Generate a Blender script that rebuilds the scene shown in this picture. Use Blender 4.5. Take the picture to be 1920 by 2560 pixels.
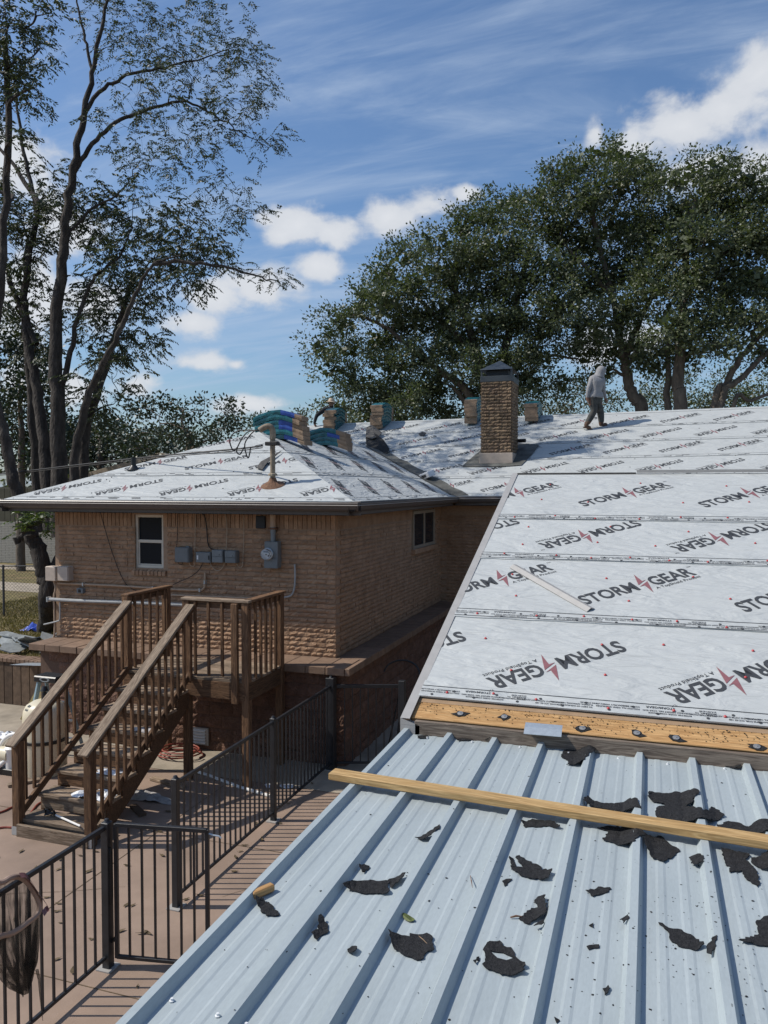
import bpy, bmesh, math, random
import numpy as np
from mathutils import Vector, Matrix

for o in list(bpy.data.objects):
    bpy.data.objects.remove(o)
random.seed(7)
rng = np.random.default_rng(11)
R_ = math.radians
scene = bpy.context.scene
col = scene.collection

# ------------------------------------------------------------------ camera
FOC = 1960.0                       # focal length in pixels of the 1920 x 2560 photograph
YAW = R_(18.74)
PITCH = math.atan(65.0 / FOC)
CAM = Vector((0, 0, 4.0))
cam_data = bpy.data.cameras.new('camera')
cam_data.sensor_fit = 'VERTICAL'
cam_data.sensor_height = 36.0
cam_data.lens = 36.0 * FOC / 2560.0
cam_data.clip_start = 0.05
cam_data.clip_end = 4000
cam = bpy.data.objects.new('camera', cam_data)
col.objects.link(cam)
cam.location = CAM
cam.rotation_euler = (math.pi / 2 - PITCH, 0, YAW)
scene.camera = cam

# ------------------------------------------------------------------ light
SUN_EL = R_(48)
SUN_H = Vector((-0.947, -0.321, 0)).normalized()          # where the sun stands, horizontally
SUN_DIR = Vector((SUN_H.x * math.cos(SUN_EL), SUN_H.y * math.cos(SUN_EL), math.sin(SUN_EL)))
sun_data = bpy.data.lights.new('sun', 'SUN')
sun_data.energy = 4.35
sun_data.angle = R_(0.53)
sun_data.color = (1.0, 0.945, 0.86)
sun = bpy.data.objects.new('sun', sun_data)
col.objects.link(sun)
sun.rotation_euler = SUN_DIR.to_track_quat('Z', 'Y').to_euler()
sun.location = (-20, -8, 30)

scene.view_settings.view_transform = 'Standard'
scene.view_settings.look = 'None'
scene.view_settings.exposure = 0.0
scene.view_settings.gamma = 1.0
scene.view_settings.use_curve_mapping = False
scene.cycles.max_bounces = 5
scene.cycles.diffuse_bounces = 3
scene.cycles.transparent_max_bounces = 12

# ------------------------------------------------------------------ measuring helpers
_fh = Vector((-math.sin(YAW), math.cos(YAW), 0))
_rt = Vector((math.cos(YAW), math.sin(YAW), 0))
_fw = _fh * math.cos(PITCH) - Vector((0, 0, 1)) * math.sin(PITCH)
_up = _fh * math.sin(PITCH) + Vector((0, 0, 1)) * math.cos(PITCH)
def ray(x, y):
    return _fw + _rt * ((x - 960) / FOC) - _up * ((y - 1280) / FOC)
def on_z(x, y, z):
    d = ray(x, y); return CAM + d * ((z - CAM.z) / d.z)
def on_y(x, y, Y):
    d = ray(x, y); return CAM + d * (Y / d.y)
def on_x(x, y, X):
    d = ray(x, y); return CAM + d * (X / d.x)
def on_plane(x, y, p, n):
    d = ray(x, y); return CAM + d * ((Vector(p) - CAM).dot(n) / d.dot(n))
def at_depth(x, y, dep):
    return CAM + ray(x, y) * dep

# ------------------------------------------------------------------ sky
world = bpy.data.worlds.new('World')
scene.world = world
world.use_nodes = True
wt = world.node_tree
wt.nodes.clear()
def wn(t, **kw):
    n = wt.nodes.new(t)
    for k, v in kw.items():
        setattr(n, k, v)
    return n
def wlink(a, b): wt.links.new(a, b)
def wmath(op, a, b=None, c=None, clamp=False):
    n = wn('ShaderNodeMath', operation=op); n.use_clamp = clamp
    for i, v in enumerate((a, b, c)):
        if v is None: continue
        if isinstance(v, (int, float)): n.inputs[i].default_value = v
        else: wlink(v, n.inputs[i])
    return n.outputs[0]
sky = wn('ShaderNodeTexSky', sky_type='NISHITA')
sky.sun_disc = False
sky.sun_elevation = SUN_EL
sky.sun_rotation = math.atan2(SUN_H.x, SUN_H.y)
sky.altitude = 0; sky.air_density = 1.2; sky.dust_density = 1.1; sky.ozone_density = 3.2
SKY_STRENGTH = 0.107
tc = wn('ShaderNodeTexCoord')
sep = wn('ShaderNodeSeparateXYZ'); wlink(tc.outputs['Generated'], sep.inputs[0])
dx, dy, dz = sep.outputs
fwd = wmath('ADD', wmath('MULTIPLY', dx, _fh.x), wmath('MULTIPLY', dy, _fh.y))
rgt = wmath('ADD', wmath('MULTIPLY', dx, _rt.x), wmath('MULTIPLY', dy, _rt.y))
az = wmath('ARCTAN2', rgt, fwd)
el = wmath('ARCSINE', dz)
def px_ae(x, y):
    d = ray(x, y).normalized()
    return math.atan2(d.dot(_rt), d.dot(_fh)), math.asin(d.z)
clouds = []
for x, y, rx, ry in [(745, 562, 85, 50), (840, 580, 72, 36), (700, 588, 45, 30), (790, 662, 58, 34), (970, 540, 80, 38), (1070, 505, 90, 34), (1160, 485, 40, 20),
                     (660, 715, 95, 52), (540, 745, 100, 42), (480, 806, 70, 30), (520, 908, 74, 24), (590, 912, 30, 16),
                     (1700, 320, 130, 56), (1820, 265, 100, 60), (1905, 180, 60, 50), (1610, 365, 90, 40), (1900, 420, 100, 52), (1760, 430, 120, 46),
                     (1490, 335, 26, 34), (1490, 870, 60, 60), (1600, 850, 70, 40), (330, 965, 60, 28), (180, 980, 70, 45), (60, 760, 120, 110),
                     (150, 560, 90, 70), (30, 420, 90, 90), (640, 1010, 110, 24), (230, 760, 90, 60), (60, 950, 60, 70)]:
    a, e = px_ae(x, y)
    clouds.append((a, e, rx / FOC, ry / FOC))
crng = random.Random(5)
for i in range(24):                                       # the same sort of clouds all round
    a = crng.uniform(0.62, 2 * math.pi - 0.62); e = crng.uniform(0.05, 0.75)
    clouds.append((a if a < math.pi else a - 2 * math.pi, e, crng.uniform(0.04, 0.13), crng.uniform(0.02, 0.06)))
nz = wn('ShaderNodeTexNoise'); nz.noise_dimensions = '3D'
nz.inputs['Scale'].default_value = 17; nz.inputs['Detail'].default_value = 7; nz.inputs['Roughness'].default_value = 0.58
nz.inputs['Distortion'].default_value = 0.15
cv = wn('ShaderNodeCombineXYZ'); wlink(dx, cv.inputs[0]); wlink(dy, cv.inputs[1]); wlink(wmath('MULTIPLY', dz, 1.5), cv.inputs[2])
wlink(cv.outputs[0], nz.inputs['Vector'])
field = None
for a, e, ra, re in clouds:
    u = wmath('MULTIPLY_ADD', az, 1 / ra, -a / ra)
    v = wmath('MULTIPLY_ADD', el, 1 / re, -e / re)
    b = wmath('MULTIPLY_ADD', u, u, wmath('MULTIPLY', v, v))
    field = b if field is None else wmath('SMOOTH_MIN', field, b, 0.3)
field = wmath('SUBTRACT', 1.0, wmath('SQRT', wmath('MAXIMUM', field, 0.0)))
fb = wmath('ADD', wmath('MAXIMUM', field, -1.6), wmath('MULTIPLY', wmath('SUBTRACT', nz.outputs['Fac'], 0.5), 2.7))
cm = wn('ShaderNodeMapRange', interpolation_type='SMOOTHSTEP'); wlink(fb, cm.inputs['Value'])
cm.inputs['From Min'].default_value = -0.30; cm.inputs['From Max'].default_value = 0.60
cum = cm.outputs['Result']
# thin streaked cirrus
def cirrus(scale, sx, sy, rot, lo, hi, seed):
    pz = wmath('MAXIMUM', wmath('ADD', dz, 0.18), 0.05)
    cx = wmath('DIVIDE', dx, pz); cy = wmath('DIVIDE', dy, pz)
    cb = wn('ShaderNodeCombineXYZ'); wlink(cx, cb.inputs[0]); wlink(cy, cb.inputs[1]); cb.inputs[2].default_value = seed
    mp = wn('ShaderNodeMapping'); wlink(cb.outputs[0], mp.inputs['Vector'])
    mp.inputs['Rotation'].default_value = (0, 0, rot); mp.inputs['Scale'].default_value = (sx, sy, 1)
    t = wn('ShaderNodeTexNoise'); wlink(mp.outputs[0], t.inputs['Vector'])
    t.inputs['Scale'].default_value = scale; t.inputs['Detail'].default_value = 8; t.inputs['Roughness'].default_value = 0.62; t.inputs['Distortion'].default_value = 0.9
    m = wn('ShaderNodeMapRange', interpolation_type='SMOOTHSTEP'); wlink(t.outputs['Fac'], m.inputs['Value'])
    m.inputs['From Min'].default_value = lo; m.inputs['From Max'].default_value = hi
    return m.outputs['Result']
c1 = cirrus(1.5, 0.75, 2.1, R_(12), 0.40, 0.78, 3.0)
c2 = cirrus(3.6, 0.6, 2.6, R_(-20), 0.42, 0.86, 8.0)
cir = wmath('ADD', wmath('MULTIPLY', c1, 0.50), wmath('MULTIPLY', c2, 0.38), clamp=True)
mul = wn('ShaderNodeMix', data_type='RGBA', blend_type='MULTIPLY'); mul.inputs[0].default_value = 1
wlink(sky.outputs[0], mul.inputs[6]); mul.inputs[7].default_value = (SKY_STRENGTH * 0.86, SKY_STRENGTH, SKY_STRENGTH * 1.16, 1)
m1 = wn('ShaderNodeMix', data_type='RGBA'); wlink(cir, m1.inputs[0]); wlink(mul.outputs[2], m1.inputs[6]); m1.inputs[7].default_value = (0.46, 0.57, 0.74, 1)
shade = wn('ShaderNodeMix', data_type='RGBA')
sh = wn('ShaderNodeMapRange'); wlink(fb, sh.inputs['Value']); sh.inputs['From Min'].default_value = 0.1; sh.inputs['From Max'].default_value = 2.2
wlink(sh.outputs[0], shade.inputs[0]); shade.inputs[6].default_value = (0.66, 0.69, 0.74, 1); shade.inputs[7].default_value = (0.84, 0.85, 0.87, 1)
m2 = wn('ShaderNodeMix', data_type='RGBA'); wlink(wmath('MULTIPLY', cum, 0.93), m2.inputs[0]); wlink(m1.outputs[2], m2.inputs[6]); wlink(shade.outputs[2], m2.inputs[7])
bg = wn('ShaderNodeBackground'); wlink(m2.outputs[2], bg.inputs[0]); bg.inputs[1].default_value = 1.0
wo = wn('ShaderNodeOutputWorld'); wlink(bg.outputs[0], wo.inputs[0])

# ------------------------------------------------------------------ materials
MATS = {}
def material(name, base, rough=0.7, var=0.25, scale=8.0, bump=0.0, bscale=None, stretch=None, metal=0.0, obj_var=0.0, second=None,
             second_amt=0.5, coords='Object', spec=0.4, detail=6, second_scale=None, coat=0.0, bdist=0.01):
    """Principled colour with noise mottling, an optional second tone, relief and a shift from object to object."""
    m = bpy.data.materials.new(name); m.use_nodes = True
    t = m.node_tree; ns = t.nodes; b = ns['Principled BSDF']
    L = t.links.new
    tcn = ns.new('ShaderNodeTexCoord'); src = tcn.outputs[coords]
    if stretch:
        mp = ns.new('ShaderNodeMapping'); mp.inputs['Scale'].default_value = stretch
        L(src, mp.inputs['Vector']); src = mp.outputs[0]
    n1 = ns.new('ShaderNodeTexNoise'); n1.inputs['Scale'].default_value = scale; n1.inputs['Detail'].default_value = detail
    n1.inputs['Roughness'].default_value = 0.62
    if obj_var or coords == 'Object':
        oi = ns.new('ShaderNodeObjectInfo')
        ad = ns.new('ShaderNodeVectorMath'); ad.operation = 'MULTIPLY_ADD'
        cb = ns.new('ShaderNodeCombineXYZ')
        for i in range(3): L(oi.outputs['Random'], cb.inputs[i])
        ad.inputs[1].default_value = (37, 53, 71) if coords == 'Object' and obj_var else (0, 0, 0)
        L(cb.outputs[0], ad.inputs[0]); L(src, ad.inputs[2]); src = ad.outputs[0]
    L(src, n1.inputs['Vector'])
    ramp = ns.new('ShaderNodeMapRange'); L(n1.outputs['Fac'], ramp.inputs['Value'])
    ramp.inputs['From Min'].default_value = 0.3; ramp.inputs['From Max'].default_value = 0.7
    ramp.inputs['To Min'].default_value = 1 - var; ramp.inputs['To Max'].default_value = 1 + var
    val = ramp.outputs[0]
    if obj_var:
        mr = ns.new('ShaderNodeMapRange'); L(oi.outputs['Random'], mr.inputs['Value'])
        mr.inputs['To Min'].default_value = 1 - obj_var; mr.inputs['To Max'].default_value = 1 + obj_var
        mm = ns.new('ShaderNodeMath'); mm.operation = 'MULTIPLY'; L(val, mm.inputs[0]); L(mr.outputs[0], mm.inputs[1]); val = mm.outputs[0]
    colour = None
    if second:
        n2 = ns.new('ShaderNodeTexNoise'); n2.inputs['Scale'].default_value = second_scale or scale * 0.37; n2.inputs['Detail'].default_value = 5
        L(src, n2.inputs['Vector'])
        r2 = ns.new('ShaderNodeMapRange'); L(n2.outputs['Fac'], r2.inputs['Value'])
        r2.inputs['From Min'].default_value = 0.45; r2.inputs['From Max'].default_value = 0.68; r2.inputs['To Max'].default_value = second_amt
        mx = ns.new('ShaderNodeMix'); mx.data_type = 'RGBA'; L(r2.outputs[0], mx.inputs[0])
        mx.inputs[6].default_value = (*base, 1); mx.inputs[7].default_value = (*second, 1); colour = mx.outputs[2]
    sc = ns.new('ShaderNodeVectorMath'); sc.operation = 'SCALE'
    if colour is not None: L(colour, sc.inputs[0])
    else: sc.inputs[0].default_value = base
    L(val, sc.inputs['Scale']); L(sc.outputs[0], b.inputs['Base Color'])
    b.inputs['Roughness'].default_value = rough; b.inputs['Metallic'].default_value = metal
    b.inputs['Specular IOR Level'].default_value = spec
    b.inputs['Coat Weight'].default_value = coat
    if bump:
        n3 = ns.new('ShaderNodeTexNoise'); n3.inputs['Scale'].default_value = bscale or scale * 3; n3.inputs['Detail'].default_value = 6
        L(src, n3.inputs['Vector'])
        bp = ns.new('ShaderNodeBump'); bp.inputs['Strength'].default_value = bump; bp.inputs['Distance'].default_value = bdist
        L(n3.outputs['Fac'], bp.inputs['Height']); L(bp.outputs[0], b.inputs['Normal'])
    MATS[name] = m
    return m
def wood(name, base, dark, obj_var=0.18, rough=0.75, grain=1.0):
    """Timber: growth rings stretched along the board's own x axis, with fine dark checks."""
    m = bpy.data.materials.new(name); m.use_nodes = True
    t = m.node_tree; ns = t.nodes; L = t.links.new; b = ns['Principled BSDF']
    tcn = ns.new('ShaderNodeTexCoord'); oi = ns.new('ShaderNodeObjectInfo')
    cb = ns.new('ShaderNodeCombineXYZ')
    for i in range(3): L(oi.outputs['Random'], cb.inputs[i])
    ad = ns.new('ShaderNodeVectorMath'); ad.operation = 'MULTIPLY_ADD'; ad.inputs[1].default_value = (31, 17, 23)
    L(cb.outputs[0], ad.inputs[0]); L(tcn.outputs['Object'], ad.inputs[2])
    mp = ns.new('ShaderNodeMapping'); mp.inputs['Scale'].default_value = (1.2 * grain, 14 * grain, 14 * grain); L(ad.outputs[0], mp.inputs['Vector'])
    n = ns.new('ShaderNodeTexNoise'); n.inputs['Scale'].default_value = 2.2; n.inputs['Detail'].default_value = 6; n.inputs['Distortion'].default_value = 1.1
    L(mp.outputs[0], n.inputs['Vector'])
    mul_ = ns.new('ShaderNodeMath'); mul_.operation = 'MULTIPLY'; mul_.inputs[1].default_value = 9.0; L(n.outputs['Fac'], mul_.inputs[0])
    fr = ns.new('ShaderNodeMath'); fr.operation = 'PINGPONG'; fr.inputs[1].default_value = 1.0; L(mul_.outputs[0], fr.inputs[0])
    mp2 = ns.new('ShaderNodeMapping'); mp2.inputs['Scale'].default_value = (3, 90, 90); L(ad.outputs[0], mp2.inputs['Vector'])
    n2 = ns.new('ShaderNodeTexNoise'); n2.inputs['Scale'].default_value = 1.6; n2.inputs['Detail'].default_value = 4; L(mp2.outputs[0], n2.inputs['Vector'])
    mx = ns.new('ShaderNodeMix'); mx.data_type = 'RGBA'; L(fr.outputs[0], mx.inputs[0])
    mx.inputs[6].default_value = (*base, 1); mx.inputs[7].default_value = (*dark, 1)
    r2 = ns.new('ShaderNodeMapRange'); L(n2.outputs['Fac'], r2.inputs['Value']); r2.inputs['From Min'].default_value = 0.35; r2.inputs['From Max'].default_value = 0.7
    r2.inputs['To Min'].default_value = 0.72; r2.inputs['To Max'].default_value = 1.18
    mr = ns.new('ShaderNodeMapRange'); L(oi.outputs['Random'], mr.inputs['Value']); mr.inputs['To Min'].default_value = 1 - obj_var; mr.inputs['To Max'].default_value = 1 + obj_var
    mm = ns.new('ShaderNodeMath'); mm.operation = 'MULTIPLY'; L(r2.outputs[0], mm.inputs[0]); L(mr.outputs[0], mm.inputs[1])
    sc = ns.new('ShaderNodeVectorMath'); sc.operation = 'SCALE'; L(mx.outputs[2], sc.inputs[0]); L(mm.outputs[0], sc.inputs['Scale']); L(sc.outputs[0], b.inputs['Base Color'])
    b.inputs['Roughness'].default_value = rough; b.inputs['Specular IOR Level'].default_value = 0.25
    bp = ns.new('ShaderNodeBump'); bp.inputs['Strength'].default_value = 0.35; bp.inputs['Distance'].default_value = 0.004
    L(n2.outputs['Fac'], bp.inputs['Height']); L(bp.outputs[0], b.inputs['Normal'])
    MATS[name] = m
    return m
def leaf_mat(name, base, dark, trans=0.28, rough=0.45):
    m = bpy.data.materials.new(name); m.use_nodes = True
    t = m.node_tree; ns = t.nodes; L = t.links.new; b = ns['Principled BSDF']
    g = ns.new('ShaderNodeNewGeometry')
    mx = ns.new('ShaderNodeMix'); mx.data_type = 'RGBA'; L(g.outputs['Random Per Island'], mx.inputs[0])
    mx.inputs[6].default_value = (*base, 1); mx.inputs[7].default_value = (*dark, 1)
    L(mx.outputs[2], b.inputs['Base Color']); b.inputs['Roughness'].default_value = rough; b.inputs['Specular IOR Level'].default_value = 0.5
    tr = ns.new('ShaderNodeBsdfTranslucent')
    hs = ns.new('ShaderNodeVectorMath'); hs.operation = 'MULTIPLY'; hs.inputs[1].default_value = (1.3, 1.5, 0.6); L(mx.outputs[2], hs.inputs[0]); L(hs.outputs[0], tr.inputs[0])
    ms = ns.new('ShaderNodeMixShader'); ms.inputs[0].default_value = trans
    L(b.outputs[0], ms.inputs[1]); L(tr.outputs[0], ms.inputs[2]); L(ms.outputs[0], ns['Material Output'].inputs[0])
    MATS[name] = m
    return m
material('concrete_tan', (0.285, 0.205, 0.155), 0.9, 0.10, 3.0, 0.35, 160, second=(0.205, 0.148, 0.112), second_amt=0.85, second_scale=0.9)
material('concrete_grey', (0.34, 0.29, 0.225), 0.9, 0.16, 4.0, 0.3, 120, second=(0.2, 0.17, 0.13), second_amt=0.7, second_scale=1.1)
material('soil', (0.12, 0.085, 0.05), 0.95, 0.4, 3, 0.8, 30)
material('lawn_soil', (0.14, 0.115, 0.045), 0.95, 0.4, 5, 0.8, 50, second=(0.20, 0.14, 0.07), second_amt=0.8, second_scale=1.2)
leaf_mat('grass', (0.19, 0.145, 0.062), (0.12, 0.105, 0.038), 0.2, 0.8)
material('brick', (0.325, 0.20, 0.122), 0.9, 0.16, 14, 0.9, 60, obj_var=0.16, second=(0.42, 0.275, 0.175), second_amt=0.6, second_scale=5, bdist=0.012)
material('brick_far', (0.315, 0.195, 0.118), 0.9, 0.22, 5, 0.9, 60, second=(0.39, 0.255, 0.165), second_amt=0.6, second_scale=3, bdist=0.012)
material('mortar', (0.33, 0.225, 0.15), 0.95, 0.15, 20, 0.4, 80)
material('chimney_brick', (0.185, 0.128, 0.078), 0.9, 0.3, 14, 0.9, 50, obj_var=0.28, second=(0.13, 0.085, 0.06), second_amt=0.75, second_scale=4, bdist=0.012)
material('chimney_mortar', (0.12, 0.085, 0.06), 0.95, 0.2, 20, 0.4, 80)
material('split_block', (0.145, 0.078, 0.053), 0.95, 0.2, 10, 1.0, 38, obj_var=0.12, second=(0.20, 0.115, 0.08), second_amt=0.6, second_scale=6, bdist=0.03)
material('block_mortar', (0.125, 0.078, 0.056), 0.95, 0.2, 20, 0.3, 60)
material('ledge_tile', (0.20, 0.13, 0.088), 0.85, 0.2, 8, 0.3, 60, obj_var=0.12)
wood('weathered_wood', (0.21, 0.118, 0.063), (0.085, 0.046, 0.026), 0.34)
wood('grey_wood', (0.33, 0.25, 0.18), (0.15, 0.105, 0.07), 0.3)
wood('pine', (0.50, 0.335, 0.155), (0.37, 0.225, 0.09), 0.06, 0.6)
wood('deck_board', (0.50, 0.305, 0.135), (0.36, 0.195, 0.075), 0.06, 0.65)
wood('old_fascia', (0.25, 0.20, 0.155), (0.12, 0.09, 0.07), 0.1)
material('fence_black', (0.016, 0.017, 0.02), 0.45, 0.3, 12, 0.1, 80, spec=0.5)
material('metal_roof', (0.348, 0.392, 0.405), 0.55, 0.06, 120, 0.10, 260, spec=0.45, second=(0.285, 0.325, 0.338), second_amt=0.6, second_scale=5.0, metal=0.0, bdist=0.002, stretch=(1.0, 0.22, 1.0))
material('galvanised', (0.50, 0.54, 0.56), 0.35, 0.1, 40, metal=0.6)
material('white_metal', (0.68, 0.69, 0.69), 0.4, 0.05, 30)
material('drip_edge', (0.345, 0.33, 0.31), 0.45, 0.08, 10, spec=0.5)
material('gutter_brown', (0.085, 0.07, 0.062), 0.4, 0.15, 6, spec=0.5)
material('gutter_lip', (0.36, 0.33, 0.30), 0.4, 0.1, 9)
material('soffit', (0.26, 0.215, 0.175), 0.7, 0.1, 6)
material('felt', (0.016, 0.016, 0.017), 0.85, 0.45, 60, 0.8, 140, spec=0.25, second=(0.04, 0.04, 0.042), second_amt=0.4, second_scale=90)
material('felt_grey', (0.085, 0.08, 0.075), 0.9, 0.3, 20, 0.4, 50)
material('valley_metal', (0.105, 0.105, 0.095), 0.8, 0.35, 5, 0.3, 30, second=(0.05, 0.05, 0.045), second_amt=0.8, second_scale=3)
material('ink', (0.045, 0.047, 0.05), 0.6, 0.1, 30)
material('ink_red', (0.225, 0.092, 0.10), 0.6, 0.1, 30)
material('cap_red', (0.45, 0.04, 0.045), 0.4, 0.1, 10)
material('nail_steel', (0.42, 0.40, 0.37), 0.4, 0.2, 60, metal=0.7)
material('box_grey', (0.17, 0.185, 0.19), 0.55, 0.12, 12, obj_var=0.15)
material('box_beige', (0.48, 0.40, 0.33), 0.6, 0.1, 9)
material('conduit', (0.33, 0.335, 0.33), 0.5, 0.15, 12)
material('conduit_tan', (0.40, 0.29, 0.20), 0.6, 0.15, 12)
material('cable_black', (0.018, 0.017, 0.017), 0.6, 0.1, 9)
material('cable_tan', (0.40, 0.31, 0.22), 0.6, 0.1, 9)
material('window_frame', (0.60, 0.55, 0.46), 0.5, 0.06, 9)
material('vent_dark', (0.02, 0.025, 0.03), 0.6, 0.1, 9)
material('pipe_weathered', (0.27, 0.225, 0.16), 0.7, 0.35, 10, 0.3, 40, second=(0.15, 0.10, 0.065), second_amt=0.7)
material('rust', (0.16, 0.085, 0.048), 0.85, 0.35, 18, 0.5, 50, second=(0.14, 0.07, 0.04), second_amt=0.8)
material('cap_metal', (0.042, 0.05, 0.056), 0.45, 0.12, 6, spec=0.5)
material('flashing_tan', (0.42, 0.345, 0.28), 0.55, 0.12, 5, second=(0.34, 0.27, 0.21))
material('kraft', (0.27, 0.185, 0.12), 0.85, 0.18, 8, 0.4, 30, obj_var=0.12)
material('teal_wrap', (0.012, 0.105, 0.12), 0.22, 0.3, 12, 0.5, 30, obj_var=0.15, spec=0.6, bdist=0.01)
material('label_blue', (0.02, 0.06, 0.27), 0.35, 0.15, 12, spec=0.5)
material('tank_cream', (0.62, 0.55, 0.40), 0.4, 0.06, 4, second=(0.52, 0.45, 0.32), second_amt=0.4)
material('plastic_black', (0.015, 0.015, 0.016), 0.4, 0.1, 9)
material('ladder_blue', (0.26, 0.36, 0.41), 0.55, 0.12, 12)
material('pvc_white', (0.74, 0.72, 0.68), 0.4, 0.06, 9)
material('hose_red', (0.24, 0.055, 0.035), 0.5, 0.15, 14)
material('bag_white', (0.62, 0.63, 0.65), 0.35, 0.12, 12, 0.6, 30)
material('bag_plain', (0.34, 0.32, 0.31), 0.7, 0.25, 12, 0.6, 30)
material('tarp_blue', (0.02, 0.06, 0.36), 0.45, 0.2, 12)
material('slate_scrap', (0.26, 0.28, 0.28), 0.8, 0.25, 8, 0.4, 40, obj_var=0.3)
material('net_frame', (0.36, 0.25, 0.19), 0.5, 0.1, 14)
material('net_band', (0.17, 0.075, 0.075), 0.5, 0.12, 14)
material('dry_leaf', (0.105, 0.075, 0.04), 0.85, 0.35, 30, obj_var=0.35)
material('green_leaf', (0.09, 0.11, 0.03), 0.6, 0.3, 30)
material('bark', (0.040, 0.033, 0.028), 0.95, 0.45, 9, 1.0, 22, stretch=(1, 1, 0.35), second=(0.085, 0.072, 0.06), second_amt=0.7, second_scale=7, bdist=0.05)
material('bark_oak', (0.12, 0.096, 0.075), 0.95, 0.4, 7, 1.0, 18, stretch=(1, 1, 0.35), bdist=0.05)
leaf_mat('leaf_pecan', (0.055, 0.066, 0.030), (0.022, 0.032, 0.014), 0.22, 0.55)
leaf_mat('leaf_pecan_light', (0.10, 0.125, 0.035), (0.04, 0.065, 0.02), 0.35)
leaf_mat('leaf_oak', (0.122, 0.140, 0.066), (0.038, 0.055, 0.028), 0.24, 0.5)
leaf_mat('leaf_dark', (0.035, 0.05, 0.018), (0.013, 0.022, 0.010), 0.15)
leaf_mat('leaf_olive', (0.095, 0.10, 0.045), (0.035, 0.046, 0.024), 0.2)
material('white_brick', (0.30, 0.285, 0.25), 0.8, 0.1, 9, obj_var=0.05)
material('white_mortar', (0.17, 0.16, 0.14), 0.9, 0.1, 9)
material('siding_olive', (0.055, 0.052, 0.034), 0.8, 0.2, 3, obj_var=0.1)
material('shingle_old', (0.075, 0.07, 0.066), 0.9, 0.3, 9, 0.5, 40)
material('trim_tan', (0.30, 0.25, 0.19), 0.7, 0.1, 6)
material('chainlink', (0.10, 0.10, 0.10), 0.5, 0.1, 9, metal=0.5)
material('hoodie', (0.265, 0.262, 0.265), 0.9, 0.10, 12, 0.5, 22, bdist=0.02)
material('jeans', (0.050, 0.052, 0.050), 0.9, 0.3, 14, 0.5, 26, second=(0.10, 0.095, 0.08), second_amt=0.6)
material('boot', (0.10, 0.055, 0.035), 0.8, 0.2, 20)
material('skin', (0.22, 0.12, 0.08), 0.6, 0.08, 20)
material('shirt_dark', (0.018, 0.018, 0.022), 0.9, 0.2, 12)
material('hat_straw', (0.50, 0.40, 0.30), 0.8, 0.12, 30)
material('plank_dark', (0.115, 0.075, 0.048), 0.9, 0.3, 9, 0.4, 40, obj_var=0.25)
material('tan_plank', (0.30, 0.20, 0.12), 0.85, 0.15, 9)
# glass panes
g = bpy.data.materials.new('glass_dark'); g.use_nodes = True
_b = g.node_tree.nodes['Principled BSDF']; _b.inputs['Base Color'].default_value = (0.010, 0.015, 0.021, 1); _b.inputs['Roughness'].default_value = 0.05; _b.inputs['Specular IOR Level'].default_value = 0.22
_n = g.node_tree.nodes.new('ShaderNodeTexNoise'); _n.inputs['Scale'].default_value = 1.4
_bp = g.node_tree.nodes.new('ShaderNodeBump'); _bp.inputs['Strength'].default_value = 0.04; g.node_tree.links.new(_n.outputs[0], _bp.inputs['Height']); g.node_tree.links.new(_bp.outputs[0], _b.inputs['Normal'])
MATS['glass_dark'] = g
# meter dome
g = bpy.data.materials.new('meter_glass'); g.use_nodes = True
_b = g.node_tree.nodes['Principled BSDF']; _b.inputs['Base Color'].default_value = (0.9, 0.92, 0.93, 1); _b.inputs['Roughness'].default_value = 0.08; _b.inputs['Transmission Weight'].default_value = 0.85
_n = g.node_tree.nodes.new('ShaderNodeTexNoise'); _r = g.node_tree.nodes.new('ShaderNodeMapRange'); g.node_tree.links.new(_n.outputs[0], _r.inputs[0]); _r.inputs['To Min'].default_value = 0.05; _r.inputs['To Max'].default_value = 0.2; g.node_tree.links.new(_r.outputs[0], _b.inputs['Roughness'])
MATS['meter_glass'] = g
# see-through mesh of the pool net
g = bpy.data.materials.new('net_mesh'); g.use_nodes = True
_t = g.node_tree; _b = _t.nodes['Principled BSDF']; _b.inputs['Base Color'].default_value = (0.03, 0.026, 0.02, 1); _b.inputs['Roughness'].default_value = 0.8
_tr = _t.nodes.new('ShaderNodeBsdfTransparent'); _ms = _t.nodes.new('ShaderNodeMixShader')
_n = _t.nodes.new('ShaderNodeTexNoise'); _n.inputs['Scale'].default_value = 9; _n.inputs['Detail'].default_value = 5
_r = _t.nodes.new('ShaderNodeMapRange'); _t.links.new(_n.outputs[0], _r.inputs[0]); _r.inputs['From Min'].default_value = 0.35; _r.inputs['From Max'].default_value = 0.65; _r.inputs['To Min'].default_value = 0.32; _r.inputs['To Max'].default_value = 0.78
_t.links.new(_r.outputs[0], _ms.inputs[0]); _t.links.new(_tr.outputs[0], _ms.inputs[1]); _t.links.new(_b.outputs[0], _ms.inputs[2]); _t.links.new(_ms.outputs[0], _t.nodes['Material Output'].inputs[0])
MATS['net_mesh'] = g
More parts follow.
